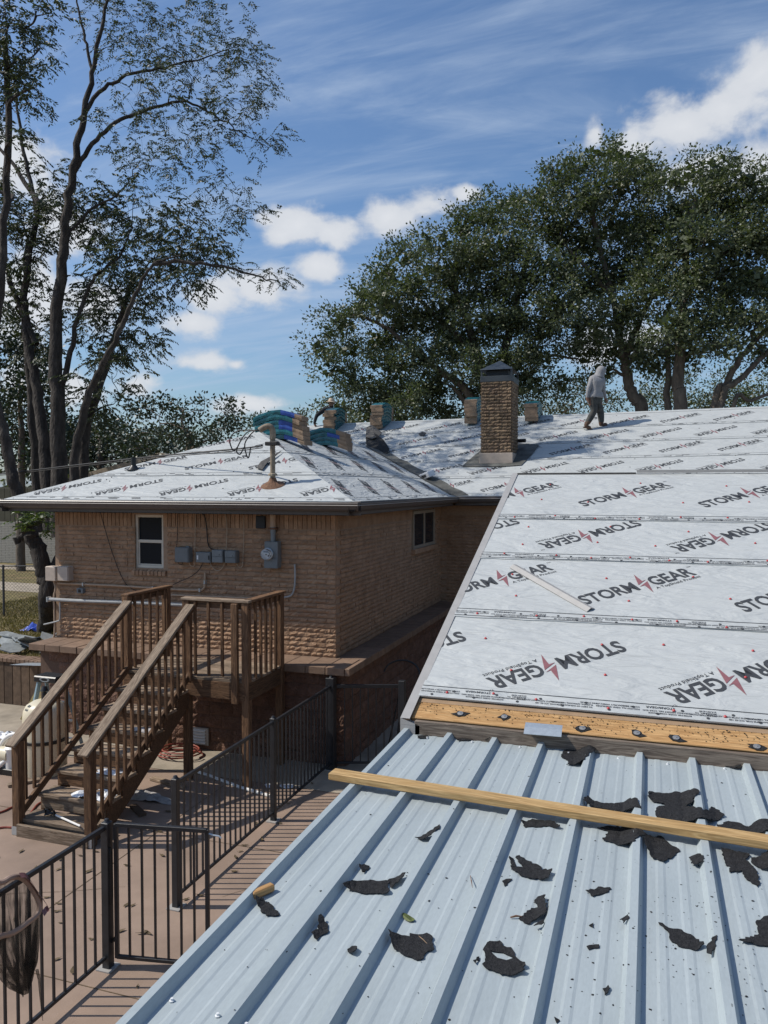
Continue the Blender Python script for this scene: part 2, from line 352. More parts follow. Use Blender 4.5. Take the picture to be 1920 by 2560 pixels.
# white synthetic underlayment: soft wrinkles fanning over the sheet
g = bpy.data.materials.new('underlayment'); g.use_nodes = True
_t = g.node_tree; _b = _t.nodes['Principled BSDF']; L = _t.links.new
_tc = _t.nodes.new('ShaderNodeTexCoord')
def _noise(scale, st, rot, dist=0.6, det=5):
    mp = _t.nodes.new('ShaderNodeMapping'); mp.inputs['Scale'].default_value = st; mp.inputs['Rotation'].default_value = (0, 0, rot); L(_tc.outputs['Object'], mp.inputs['Vector'])
    n = _t.nodes.new('ShaderNodeTexNoise'); n.inputs['Scale'].default_value = scale; n.inputs['Detail'].default_value = det; n.inputs['Distortion'].default_value = dist; L(mp.outputs[0], n.inputs['Vector']); return n.outputs['Fac']
w1 = _noise(2.2, (0.7, 2.0, 1), R_(40), 1.2, 3); w2 = _noise(5.5, (0.6, 2.2, 1), R_(-48), 1.2, 3); w3 = _noise(1.2, (1, 1, 1), 0, 0.2)
a1 = _t.nodes.new('ShaderNodeMath'); a1.operation = 'MULTIPLY_ADD'; L(w2, a1.inputs[0]); a1.inputs[1].default_value = 0.5; L(w1, a1.inputs[2])
_bp = _t.nodes.new('ShaderNodeBump'); _bp.inputs['Strength'].default_value = 0.8; _bp.inputs['Distance'].default_value = 0.055; L(a1.outputs[0], _bp.inputs['Height']); L(_bp.outputs[0], _b.inputs['Normal'])
_r = _t.nodes.new('ShaderNodeMapRange'); L(w3, _r.inputs[0]); _r.inputs['From Min'].default_value = 0.3; _r.inputs['From Max'].default_value = 0.7; _r.inputs['To Min'].default_value = 0.95; _r.inputs['To Max'].default_value = 1.03
_s = _t.nodes.new('ShaderNodeVectorMath'); _s.operation = 'SCALE'; _s.inputs[0].default_value = (0.442, 0.456, 0.446); L(_r.outputs[0], _s.inputs['Scale']); L(_s.outputs[0], _b.inputs['Base Color'])
_b.inputs['Roughness'].default_value = 0.55; _b.inputs['Specular IOR Level'].default_value = 0.35
MATS['underlayment'] = g

# ------------------------------------------------------------------ object helpers
WM = {}
def set_mats(me, mats):
    for m in (mats if isinstance(mats, (list, tuple)) else [mats]):
        me.materials.append(MATS[m])
def new_obj(name, me, parent=None, M=None):
    o = bpy.data.objects.new(name, me); col.objects.link(o)
    if M is not None: o.matrix_basis = M
    if parent is not None:
        o.parent = parent
        o.matrix_parent_inverse = WM[parent.name].inverted()
    WM[o.name] = Matrix.Identity(4) if M is None else M.copy()
    return o
def tag(o, label, cat, group=None):
    o['label'] = label; o['category'] = cat
    if group: o['group'] = group
    return o
def thing(name, label, cat, loc=(0, 0, 0), group=None):
    o = bpy.data.objects.new(name, None); col.objects.link(o); o.empty_display_size = 0.2
    o.location = loc; WM[o.name] = Matrix.Translation(loc)
    return tag(o, label, cat, group)
class MB:
    """collects faces for one mesh"""
    def __init__(s): s.v = []; s.f = []; s.m = []
    def poly(s, pts, mi=0):
        b = len(s.v); s.v += [tuple(p) for p in pts]; s.f.append(tuple(range(b, b + len(pts)))); s.m.append(mi)
    def box(s, lo, hi, mi=0):
        x0, y0, z0 = lo; x1, y1, z1 = hi
        s.hexa([(x0, y0, z0), (x1, y0, z0), (x1, y1, z0), (x0, y1, z0), (x0, y0, z1), (x1, y0, z1), (x1, y1, z1), (x0, y1, z1)], mi)
    def hexa(s, p, mi=0):
        b = len(s.v); s.v += [tuple(q) for q in p]
        for f in ((0, 3, 2, 1), (4, 5, 6, 7), (0, 1, 5, 4), (1, 2, 6, 5), (2, 3, 7, 6), (3, 0, 4, 7)):
            s.f.append(tuple(b + i for i in f)); s.m.append(mi)
    def tube(s, pts, r, n=8, mi=0, caps=True):
        pts = [Vector(p) for p in pts]
        rs = r if isinstance(r, (list, tuple)) else [r] * len(pts)
        b = len(s.v); ref = None
        for i, p in enumerate(pts):
            d = (pts[min(i + 1, len(pts) - 1)] - pts[max(i - 1, 0)])
            if d.length < 1e-9: d = Vector((0, 0, 1))
            d.normalize()
            if ref is None:
                ref = Vector((0, 0, 1)) if abs(d.z) < 0.9 else Vector((1, 0, 0))
            u = d.cross(ref); u.normalize(); w = u.cross(d); ref = w * 1.0
            for k in range(n):
                a = 2 * math.pi * k / n
                s.v.append(tuple(p + (u * math.cos(a) + w * math.sin(a)) * rs[i]))
        for i in range(len(pts) - 1):
            for k in range(n):
                k2 = (k + 1) % n
                s.f.append((b + i * n + k, b + i * n + k2, b + (i + 1) * n + k2, b + (i + 1) * n + k)); s.m.append(mi)
        if caps:
            s.f.append(tuple(b + k for k in range(n - 1, -1, -1))); s.m.append(mi)
            e = b + (len(pts) - 1) * n
            s.f.append(tuple(e + k for k in range(n))); s.m.append(mi)
    def lathe(s, prof, c=(0, 0, 0), n=24, mi=0):
        b = len(s.v)
        for r, z in prof:
            for k in range(n):
                a = 2 * math.pi * k / n; s.v.append((c[0] + r * math.cos(a), c[1] + r * math.sin(a), c[2] + z))
        for i in range(len(prof) - 1):
            for k in range(n):
                k2 = (k + 1) % n
                s.f.append((b + i * n + k, b + i * n + k2, b + (i + 1) * n + k2, b + (i + 1) * n + k)); s.m.append(mi)
    def mesh(s, name, mats, smooth=False, bevel=0.0):
        me = bpy.data.meshes.new(name); me.from_pydata(s.v, [], s.f); set_mats(me, mats)
        me.polygons.foreach_set('material_index', s.m)
        if bevel:
            bm = bmesh.new(); bm.from_mesh(me)
            bmesh.ops.bevel(bm, geom=bm.edges[:], offset=bevel, segments=1, affect='EDGES', profile=0.5)
            bm.to_mesh(me); bm.free()
        if smooth:
            me.polygons.foreach_set('use_smooth', [True] * len(me.polygons))
            if hasattr(me, 'set_sharp_from_angle'): me.set_sharp_from_angle(angle=R_(40))
        me.update()
        return me
    def build(s, name, mats, parent=None, smooth=False, M=None, bevel=0.0):
        return new_obj(name, s.mesh(name, mats, smooth, bevel), parent, M)
def structure(o): o['kind'] = 'structure'; return o
def stuff(o): o['kind'] = 'stuff'; return o
def frame_from(x, z_hint=Vector((0, 0, 1))):
    x = Vector(x).normalized(); y = Vector(z_hint).cross(x)
    if y.length < 1e-6: y = Vector((0, 1, 0)).cross(x)
    y.normalize(); z = x.cross(y)
    return Matrix((x, y, z)).transposed()
_board_cache = {}
def board(name, p0, p1, w, h, mat, parent=None, hint=(0, 0, 1), bevel=0.004, cut0=0.0, cut1=0.0):
    """a straight timber from p0 to p1: its own x axis runs along the grain; w across, h in the hint direction; cut0/cut1 slant the ends"""
    p0 = Vector(p0); p1 = Vector(p1); L_ = (p1 - p0).length
    key = (round(L_, 3), round(w, 4), round(h, 4), mat, bevel, round(cut0, 3), round(cut1, 3))
    if key not in _board_cache:
        b = MB(); a = L_ / 2
        b.hexa([(-a + cut0, -w / 2, -h / 2), (a + cut1, -w / 2, -h / 2), (a + cut1, w / 2, -h / 2), (-a + cut0, w / 2, -h / 2),
                (-a - cut0, -w / 2, h / 2), (a - cut1, -w / 2, h / 2), (a - cut1, w / 2, h / 2), (-a - cut0, w / 2, h / 2)])
        _board_cache[key] = b.mesh(name, mat, bevel=bevel)
    M = Matrix.Translation((p0 + p1) / 2) @ frame_from(p1 - p0, Vector(hint)).to_4x4()
    return new_obj(name, _board_cache[key], parent, M)
def fill_text(s, size, bold=0.0, sx=1.0, align='LEFT'):
    cu = bpy.data.curves.new('lettering', 'FONT'); cu.body = s; cu.size = size; cu.offset = bold; cu.align_x = align; cu.resolution_u = 3
    o = bpy.data.objects.new('lettering', cu); col.objects.link(o)
    dg = bpy.context.evaluated_depsgraph_get(); dg.update()
    me = bpy.data.meshes.new_from_object(o.evaluated_get(dg))
    bpy.data.objects.remove(o); bpy.data.curves.remove(cu)
    v = np.empty(len(me.vertices) * 3); me.vertices.foreach_get('co', v); v = v.reshape(-1, 3); v[:, 0] *= sx
    f = [tuple(p.vertices) for p in me.polygons]
    bpy.data.meshes.remove(me)
    return v, f

# ================================================================== THE SETTING
LAWN_Z = 0.75
b = MB(); b.poly([(-900, -900, -0.06), (900, -900, -0.06), (900, 900, -0.06), (-900, 900, -0.06)])
structure(b.build('ground', 'soil'))
b = MB(); b.poly([(-16, -6, 0), (6, -6, 0), (6, 9.35, 0), (-16, 9.35, 0)])
pool_deck = structure(b.build('pool_deck', 'concrete_tan'))
b = MB(); b.poly([(-16, 9.362, 0.0), (6, 9.362, 0.0), (6, 17, 0.0), (-16, 17, 0.0)])
structure(b.build('concrete_path', 'concrete_grey'))
# saw-cut joints in the deck, filled with dirt: shallow grooves kept as thin strips
b = MB()
for y in (7.62, 5.05, 2.6):
    b.box((-16, y - 0.004, 0.0015), (-1.2, y + 0.004, 0.004))
for x in (-8.9, -5.35, -2.5):
    b.box((x - 0.004, -2, 0.0015), (x + 0.004, 9.34, 0.004))
stuff(b.build('deck_joint', 'soil', pool_deck))
cr_ = random.Random(15); b = MB()
for (x, y, dx_, dy_, n_) in ((-7.6, 5.2, .16, .09, 16), (-5.2, 3.4, -.05, .17, 15), (-8.8, 6.7, .12, -.10, 12), (-3.9, 6.6, .10, .14, 9)):
    for i in range(n_):
        x2, y2 = x + dx_ + cr_.uniform(-.06, .06), y + dy_ + cr_.uniform(-.06, .06); w_ = .0022 * cr_.uniform(.5, 1.3)
        nx_, ny_ = -(y2 - y), x2 - x; l_ = math.hypot(nx_, ny_); nx_, ny_ = nx_ / l_ * w_, ny_ / l_ * w_
        b.poly([(x - nx_, y - ny_, .003), (x2 - nx_, y2 - ny_, .003), (x2 + nx_, y2 + ny_, .003), (x + nx_, y + ny_, .003)]); x, y = x2, y2
stuff(b.build('deck_crack', 'soil', pool_deck))
# raised lawn behind its retaining wall
b = MB()
b.poly([(-60, 11.55, LAWN_Z), (-10.2, 11.55, LAWN_Z), (-10.2, 24.2, LAWN_Z), (-60, 24.2, LAWN_Z)])
b.poly([(-10.2, 11.3, LAWN_Z), (-9.46, 10.9, 0.30), (-9.46, 24.2, 0.62), (-10.2, 24.2, LAWN_Z)])
b.poly([(-10.2, 11.3, LAWN_Z), (-10.2, 10.6, -0.02), (-9.46, 10.3, -0.02), (-9.46, 10.9, 0.30)])
b.poly([(-10.2, 24.2, LAWN_Z), (-9.4, 24.2, LAWN_Z - .2), (-9.4, 60, LAWN_Z - .2), (-10.2, 60, LAWN_Z)])
b.poly([(-60, 25.6, LAWN_Z), (-10.2, 25.6, LAWN_Z), (-10.2, 60, LAWN_Z), (-60, 60, LAWN_Z)])
structure(b.build('lawn', 'lawn_soil'))
b = MB(); b.poly([(-60, 24.2, LAWN_Z - 0.004), (-10.2, 24.2, LAWN_Z - 0.004), (-10.2, 25.6, LAWN_Z - 0.004), (-60, 25.6, LAWN_Z - 0.004)])
b.poly([(-60, 21.6, LAWN_Z + 0.006), (-13.5, 18.9, LAWN_Z + 0.006), (-13.5, 20.4, LAWN_Z + 0.006), (-60, 24.1, LAWN_Z + 0.006)])
structure(b.build('driveway', 'concrete_grey'))
def blades(name, n, xr, yr, z, h, mat, rs):
    r = np.random.default_rng(rs)
    x = r.uniform(*xr, n); y = r.uniform(*yr, n); a = r.uniform(0, math.pi, n); hh = r.uniform(0.5, 1.2, n) * h; w = 0.012
    lx = r.normal(0, 0.5, n) * hh; ly = r.normal(0, 0.5, n) * hh
    v = np.empty((n, 3, 3)); v[:, 0] = np.c_[x - np.cos(a) * w, y - np.sin(a) * w, np.full(n, z)]; v[:, 1] = np.c_[x + np.cos(a) * w, y + np.sin(a) * w, np.full(n, z)]
    v[:, 2] = np.c_[x + lx, y + ly, z + hh]
    me = bpy.data.meshes.new(name); me.from_pydata(v.reshape(-1, 3).tolist(), [], [(3 * i, 3 * i + 1, 3 * i + 2) for i in range(n)]); set_mats(me, mat)
    return new_obj(name, me)
tag(stuff(blades('grass', 26000, (-17, -10.3), (11.7, 18.8), LAWN_Z, 0.07, 'grass', 3)), 'dry patchy yellow green grass on the raised lawn left of the house', 'grass')

# ================================================================== THE BRICK HOUSE
house = thing('brick_house', 'tan brick house with white wrapped hip roof under repair', 'house', (-6.96, 10.75, 0))
WX0, WX1, WY = -9.52, -4.40, 10.75          # the wing's front wall
LEDGE = 1.44
TOPW = 3.62
MWY = 16.85                                  # the main block's front wall
# window openings
win_a = (on_y(336, 1286, WY), on_y(409, 1422, WY))
ax0, ax1, az1, az0 = win_a[0].x, win_a[1].x, win_a[0].z, win_a[1].z
# --- wall cores (mortar planes) with the window openings cut out
def wall_with_hole(b, x0, x1, z0, z1, y, hx0, hx1, hz0, hz1, depth=0.10):
    for (a0, a1, c0, c1) in ((x0, hx0, z0, z1), (hx1, x1, z0, z1), (hx0, hx1, z0, hz0), (hx0, hx1, hz1, z1)):
        b.poly([(a0, y, c0), (a1, y, c0), (a1, y, c1), (a0, y, c1)])
    for p in ([(hx0, y, hz0), (hx0, y + depth, hz0), (hx0, y + depth, hz1), (hx0, y, hz1)], [(hx1, y + depth, hz0), (hx1, y, hz0), (hx1, y, hz1), (hx1, y + depth, hz1)],
              [(hx0, y, hz0), (hx1, y, hz0), (hx1, y + depth, hz0), (hx0, y + depth, hz0)], [(hx0, y + depth, hz1), (hx1, y + depth, hz1), (hx1, y, hz1), (hx0, y, hz1)]):
        b.poly(p)
b = MB(); wall_with_hole(b, WX0, WX1, 1.30, TOPW + 0.2, WY, ax0, ax1, az0, az1)
front_wall = b.build('front_wall', 'mortar', house)
b = MB()
for p in ([(WX1, WY, 1.3), (WX1, MWY, 1.3), (WX1, MWY, 3.8), (WX1, WY, 3.8)], [(WX0, MWY, 1.3), (WX0, WY, 1.3), (WX0, WY, 3.8), (WX0, MWY, 3.8)],
          [(WX1, MWY, 0), (9, MWY, 0), (9, MWY, 3.8), (WX1, MWY, 3.8)]):
    b.poly(p)
side_wall = b.build('side_wall', 'mortar', house)
# --- bricks: a few rough-faced shapes, shared
def brick_mesh(L_, h, rs, mats='brick', rough=0.010, proud=0.019):
    r = random.Random(rs); nx, nz_ = 6, 2; b = MB(); g_ = []
    for j in range(nz_ + 1):
        for i in range(nx + 1):
            e = j in (0, nz_)
            jx = 0 if i in (0, nx) else r.uniform(-0.012, 0.012)
            g_.append((-L_ / 2 + L_ * i / nx + jx, -(proud * (0.55 if e else 1.0) + r.uniform(-1, 1) * rough * (0.6 if e else 1)), -h / 2 + h * j / nz_ + (r.uniform(-.004, .004) if e else r.uniform(-.008, .008))))
    b.v = g_[:]
    for j in range(nz_):
        for i in range(nx):
            a = j * (nx + 1) + i; b.f.append((a, a + 1, a + nx + 2, a + nx + 1)); b.m.append(0)
    bot = list(range(nx + 1)); top = [nz_ * (nx + 1) + i for i in range(nx + 1)]
    n0 = len(b.v); b.v += [(-L_ / 2, 0.004, -h / 2), (L_ / 2, 0.004, -h / 2), (L_ / 2, 0.004, h / 2), (-L_ / 2, 0.004, h / 2)]
    b.f += [tuple(bot[::-1] + [n0, n0 + 1]), tuple(top + [n0 + 2, n0 + 3]), (bot[0], nx + 1, top[0], n0 + 3, n0)[::1], (n0 + 1, n0 + 2, top[-1], 2 * (nx + 1) - 1, bot[-1])]
    b.m += [0] * 4
    return b.mesh('brick', mats)
COURSE = 0.0728; BL = 0.305
bricks_full = [brick_mesh(BL - 0.005, COURSE - 0.011, i) for i in range(7)]
bricks_half = [brick_mesh(BL / 2 - 0.005, COURSE - 0.011, 40 + i) for i in range(3)]
soldiers = [brick_mesh(0.066, 0.245, 60 + i, rough=0.004) for i in range(3)]
SOLD0 = 3.345
spots = []
nc = int((SOLD0 - LEDGE) / COURSE)
for c in range(nc):
    z = LEDGE + (c + 0.5) * COURSE
    x = WX1 - (BL / 2 if c % 2 else 0); first = c % 2
    if first: spots.append((WX1 - BL / 4, z, 'h'))
    while x - BL > WX0 - 0.02:
        spots.append((x - BL / 2, z, 'f')); x -= BL
    if x - WX0 > 0.1: spots.append((x - BL / 4, z, 'h'))
x = WX1 - 0.0375
while x > WX0 + 0.03:
    spots.append((x, SOLD0 + 0.128, 's')); x -= 0.0762
sill_z = az0
def blocked(x, z, k):
    hw = {'f': BL / 2, 'h': BL / 4, 's': 0.035}[k]
    return x + hw > ax0 + 0.01 and x - hw < ax1 - 0.01 and z + COURSE / 2 > az0 - 0.10 and z < az1 + 0.03
spots = [s_ for s_ in spots if not blocked(*s_)]
# fill the cut bricks beside the window with halves
for c in range(nc):
    z = LEDGE + (c + 0.5) * COURSE
    if az0 - 0.06 < z < az1:
        row = [s_ for s_ in spots if abs(s_[1] - z) < 0.01]
        left = max([s_[0] + (BL / 2 if s_[2] == 'f' else BL / 4) for s_ in row if s_[0] < ax0] or [WX0]); right = min([s_[0] - (BL / 2 if s_[2] == 'f' else BL / 4) for s_ in row if s_[0] > ax1] or [WX1])
        while ax0 - left > 0.12: spots.append((left + BL / 4, z, 'h')); left += BL / 2
        while right - ax1 > 0.12: spots.append((right - BL / 4, z, 'h')); right -= BL / 2
def dist_key(s_): return (Vector((s_[0], WY, s_[1])) - CAM).length
# the pieces that show largest: near ones first, ordinary bricks before the soldier course
spots.sort(key=dist_key)
rest = MB()
r = random.Random(3)
def join_mesh(mb, me, M):
    n0 = len(mb.v); mb.v += [tuple(M @ v_.co) for v_ in me.vertices]
    for p in me.polygons: mb.f.append(tuple(n0 + i for i in p.vertices)); mb.m.append(0)
k_ = 0
for (x, z, kind) in spots:
    me = r.choice({'f': bricks_full, 'h': bricks_half, 's': soldiers}[kind])
    M = Matrix.Translation((x, WY - r.uniform(0, .004), z + r.uniform(-.002, .002)))
    if kind != 's' and r.random() < 0.5: M = M @ Matrix.Rotation(math.pi, 4, 'Y')
    if k_ < 300: new_obj('brick', me, front_wall, M); k_ += 1
    else: join_mesh(rest, me, M)
stuff(rest.build('brick_courses', 'brick_far', front_wall))
# side wall and main wall: brick courses in deep shade, one mesh
rest = MB()
RX = Matrix.Rotation(math.pi / 2, 4, 'Z')
hy0, hy1 = on_x(1029, 1330, WX1).y, on_x(1083, 1330, WX1).y
hz1, hz0 = on_x(1050, 1276, WX1).z, on_x(1050, 1368, WX1).z
for c in range(nc):
    z = LEDGE + (c + 0.5) * COURSE; y = WY + 0.004 + (BL / 2 if c % 2 else 0)
    while y < MWY:
        if not (y + BL > hy0 and y < hy1 and hz0 < z < hz1): join_mesh(rest, r.choice(bricks_full), Matrix.Translation((WX1 + r.uniform(0, .004), y + BL / 2, z)) @ RX)
        y += BL
y = WY + 0.04
while y < MWY:
    if not (hy0 < y < hy1): join_mesh(rest, soldiers[0], Matrix.Translation((WX1, y, SOLD0 + .128)) @ RX)
    y += 0.0762
for c in range(46):
    z = 0.05 + c * COURSE; x = WX1 + (BL / 2 if c % 2 else 0)
    while x < 1.5:
        join_mesh(rest, r.choice(bricks_full), Matrix.Translation((x + BL / 2, MWY, z))); x += BL
stuff(rest.build('brick_courses', 'brick_far', side_wall))
# --- windows
def window(x0, x1, z0, z1, y, sash=True):
    w = MB(); t = 0.045
    for (a0, a1, c0, c1) in ((x0, x0 + t, z0, z1), (x1 - t, x1, z0, z1), (x0 + t, x1 - t, z0, z0 + t), (x0 + t, x1 - t, z1 - t, z1)):
        w.box((a0, y - 0.005, c0), (a1, y + 0.05, c1))
    zm = (z0 + z1) / 2
    w.box((x0 + t, y + 0.004, zm - 0.025), (x1 - t, y + 0.046, zm + 0.025))
    for (a0, a1, c0, c1) in ((x0 + t, x0 + t + .022, z0 + t, zm - .025), (x1 - t - .022, x1 - t, z0 + t, zm - .025), (x0 + t + .022, x1 - t - .022, z0 + t, z0 + t + .022)):
        w.box((a0, y + 0.012, c0), (a1, y + 0.042, c1))
    return w, zm, t
w, zm, t = window(ax0, ax1, az0, az1, WY + 0.03)
win = w.build('window', 'window_frame', house, bevel=0.004)
for (c0, c1, dy_) in ((az0 + t, zm, 0.05), (zm, az1 - t, 0.062)):
    p = MB(); p.box((ax0 + t - .01, WY + dy_, c0), (ax1 - t + .01, WY + dy_ + 0.006, c1)); p.build('pane', 'glass_dark', win)
x = ax0 - 0.03
while x < ax1 + 0.0:
    p = MB(); p.hexa([(x, WY - .055, az0 - .115), (x + .062, WY - .055, az0 - .115), (x + .062, WY + .02, az0 - .1), (x, WY + .02, az0 - .1),
                      (x, WY - .055, az0 - .045), (x + .062, WY - .055, az0 - .045), (x + .062, WY + .02, az0 - .005), (x, WY + .02, az0 - .005)])
    p.build('sill_brick', 'brick', win, bevel=0.006); x += 0.0715
# window in the shaded side wall
w = MB(); X = WX1 + 0.01
for (a0, a1, c0, c1) in ((hy0, hy0 + .06, hz0, hz1), (hy1 - .06, hy1, hz0, hz1), (hy0 + .06, hy1 - .06, hz0, hz0 + .06), (hy0 + .06, hy1 - .06, hz1 - .06, hz1), ((hy0 + hy1) / 2 - .03, (hy0 + hy1) / 2 + .03, hz0 + .06, hz1 - .06)):
    w.box((X - .03, a0, c0), (X + .03, a1, c1))
win2 = w.build('window', 'trim_tan', house)
for a0, a1 in ((hy0 + .05, (hy0 + hy1) / 2 - .02), ((hy0 + hy1) / 2 + .02, hy1 - .05)):
    p = MB(); p.box((X - .012, a0, hz0 + .05), (X + .004, a1, hz1 - .05)); p.build('pane', 'glass_dark', win2)
p = MB(); p.box((WX1, hy0 - .05, hz0 - .09), (WX1 + .09, hy1 + .05, hz0)); p.build('sill_brick', 'brick', win2)
# --- split-face block foundation with a tile-capped ledge
FY, FX = 10.30, -4.08
b = MB()
b.poly([(WX0 + .07, FY, -.02), (FX, FY, -.02), (FX, FY, 1.33), (WX0 + .07, FY, 1.33)]); b.poly([(FX, FY, -.02), (FX, MWY, -.02), (FX, MWY, 1.33), (FX, FY, 1.33)])
b.poly([(WX0 + .07, MWY, -.02), (WX0 + .07, FY, -.02), (WX0 + .07, FY, 1.33), (WX0 + .07, MWY, 1.33)])
found = b.build('foundation', 'block_mortar', house)
def block_mesh(rs, L_=0.392, h=0.192, rough=0.016):
    rr = random.Random(rs); nx, nz_ = 8, 5; b = MB()
    for j in range(nz_ + 1):
        for i in range(nx + 1):
            e = i in (0, nx) or j in (0, nz_)
            b.v.append((-L_ / 2 + L_ * i / nx, -(0.005 if e else 0.012 + rr.uniform(0, rough)), -h / 2 + h * j / nz_))
    for j in range(nz_):
        for i in range(nx):
            a = j * (nx + 1) + i; b.f.append((a, a + 1, a + nx + 2, a + nx + 1)); b.m.append(0)
    n0 = len(b.v); b.v += [(-L_ / 2, 0.01, -h / 2), (L_ / 2, 0.01, -h / 2), (L_ / 2, 0.01, h / 2), (-L_ / 2, 0.01, h / 2)]
    a_, b_, c_, d_ = 0, nx, (nz_ + 1) * (nx + 1) - 1, nz_ * (nx + 1)
    b.f += [(a_, n0, n0 + 1, b_), (b_, n0 + 1, n0 + 2, c_), (c_, n0 + 2, n0 + 3, d_), (d_, n0 + 3, n0, a_)]; b.m += [0] * 4
    return b.mesh('block', 'split_block')
blocks = [block_mesh(i) for i in range(6)]
half_blocks = [block_mesh(20 + i, 0.192) for i in range(2)]
for c in range(7):
    z = 0.1 + c * 0.2 - 0.06
    x = FX - (0.2 if c % 2 else 0)
    if c % 2: new_obj('block', half_blocks[c % 2], found, Matrix.Translation((FX - 0.1, FY, z)))
    while x - 0.4 > WX0 + 0.06:
        new_obj('block', r.choice(blocks), found, Matrix.Translation((x - 0.2, FY, z)) @ (Matrix.Rotation(math.pi, 4, 'Y') if r.random() < .5 else Matrix.Identity(4))); x -= 0.4
    y = FY + (0.2 if c % 2 else 0.0)
    while y < MWY - 0.4:
        new_obj('block', r.choice(blocks), found, Matrix.Translation((FX, y + 0.2, z)) @ RX); y += 0.4
# ledge tiles
x = WX0 - 0.03; i = 0
while x < -3.96:
    w_ = min(r.uniform(0.28, 0.34), -3.95 - x)
    p = MB(); p.box((x + .004, 10.14 + r.uniform(-.006, .006), 1.335), (x + w_ - .004, WY + .02, LEDGE + r.uniform(-.003, .003)))
    p.build('ledge_tile', 'ledge_tile', found, bevel=0.006); x += w_
y = WY + .025
while y < MWY:
    p = MB(); p.box((WX1 - .02, y, 1.335), (-3.95 + r.uniform(-.006, .006), y + .3, LEDGE + r.uniform(-.003, .003))); p.build('ledge_tile', 'ledge_tile', found, bevel=0.006); y += .305
# foundation vent
vp = on_y(497, 1838, FY)
v = MB(); v.box((vp.x - .19, FY - .045, vp.z - .13), (vp.x + .19, FY - .02, vp.z + .13)); fv = v.build('foundation_vent', 'drip_edge', house, bevel=.004)
for k in range(5):
    p = MB(); z = vp.z - .10 + k * .045
    p.hexa([(vp.x - .15, FY - .075, z), (vp.x + .15, FY - .075, z), (vp.x + .15, FY - .044, z + .02), (vp.x - .15, FY - .044, z + .02),
            (vp.x - .15, FY - .075, z + .006), (vp.x + .15, FY - .075, z + .006), (vp.x + .15, FY - .044, z + .028), (vp.x - .15, FY - .044, z + .028)]); p.build('louvre', 'pvc_white', fv)

# ------------------------------------------------------------------ house roof
EZ = 3.77; S1 = 0.404; TILT = 0.012
EX0, EX1, EY = -10.17, -3.95, 10.30
AX, AY = (EX0 + EX1) / 2, EY + (EX1 - EX0) / 2
APZ = EZ + (AY - EY) * S1
MEY, MRY = 16.40, 21.67
def main_z(X, Y): return EZ + S1 * (Y - MEY) + TILT * (X - EX1)
VY = MEY + (EX1 - AX)                          # where the wing ridge dies into the main slope
# decking under the sheets (dark boards), also the hidden slopes
b = MB(); dz_ = -0.012
def dn(p): return (p[0], p[1], p[2] + dz_)
A_ = (AX, AY, APZ); B_ = (AX, VY + .3, APZ)
b.poly([dn(p) for p in ((EX0, EY, EZ), (EX1, EY, EZ), A_)]); b.poly([dn(p) for p in ((EX1, EY, EZ), (EX1, MEY + .3, EZ), B_, A_)])
b.poly([dn(p) for p in ((EX0, MEY + 4, EZ), (EX0, EY, EZ), A_, B_)])
rz = lambda X: main_z(X, MRY)
b.poly([dn(p) for p in ((EX1, MEY, EZ), (9, MEY, main_z(9, MEY)), (9, MRY, rz(9)), (-9.22, MRY, rz(-9.22)))])
b.poly([dn(p) for p in ((EX0 - .5, MEY, EZ - .1), (EX1, MEY, EZ), (-9.22, MRY, rz(-9.22)), (-11.5, MRY, rz(-11.5)))])
b.poly([dn(p) for p in ((9, MRY, rz(9)), (9, 27, EZ), (-11.5, 27, EZ), (-11.5, MRY, rz(-11.5)))])
b.poly([dn(p) for p in ((-11.5, MRY, rz(-11.5)), (-11.5, 27, EZ), (-14, 21, EZ), (EX0 - .5, MEY, EZ - .1))])
roof = b.build('roof_deck', 'underlayment', house)

# --- printed underlayment: one sheet per course, the printing laid on each sheet
LOGO_LEN, LOGO_H = 1.10, 0.165
def logo_geometry():
    vs, fs, ms = [], [], []
    def add(v, f, mi, dx, dy, sc=1.0):
        n0 = len(vs)
        for p in v: vs.append((p[0] * sc + dx, p[1] * sc + dy))
        for q in f: fs.append(tuple(n0 + i for i in q)); ms.append(mi)
    v, f = fill_text('STORM', 0.2, 0.0052, 1.10)
    w1_ = v[:, 0].max(); hh = v[:, 1].max() - v[:, 1].min()
    sx = 0.535 / w1_; v2 = v.copy(); v2[:, 0] *= sx; v2[:, 1] *= LOGO_H / hh; add(v2, f, 0, 0, 0)
    v, f = fill_text('GEAR', 0.2, 0.0052, 1.10)
    v2 = v.copy(); v2[:, 0] *= 0.425 / v[:, 0].max(); v2[:, 1] *= LOGO_H / hh; add(v2, f, 0, 0.672, 0)
    bolt1 = [(0.598, 0.082), (0.640, 0.262), (0.628, 0.125), (0.672, 0.140), (0.650, 0.105)]
    bolt2 = [(0.560, 0.060), (0.655, 0.092), (0.612, -0.092), (0.618, 0.030), (0.575, 0.015)]
    bolt1 = [(0.566, 0.080), (0.642, 0.265), (0.634, 0.118), (0.672, 0.128)]
    add([(0.563, 0.074), (0.645, 0.262), (0.632, 0.120), (0.676, 0.128)], [(0, 3, 2), (0, 2, 1)], 1, 0, 0)
    add([(0.552, 0.042), (0.668, 0.098), (0.590, -0.100), (0.604, 0.046)], [(0, 3, 1), (3, 2, 1)], 1, 0, 0)
    v, f = fill_text('A TopShield Product', 0.052, 0.0003, 1.0)
    v2 = v.copy(); v2[:, 0] *= 0.44 / v[:, 0].max(); add(v2, f, 0, 0.655, -0.062)
    v, f = fill_text('TM', 0.03, 0.0, 1.0); add(v, f, 0, 1.102, 0.135)
    return vs, fs, ms
LOGO = logo_geometry()
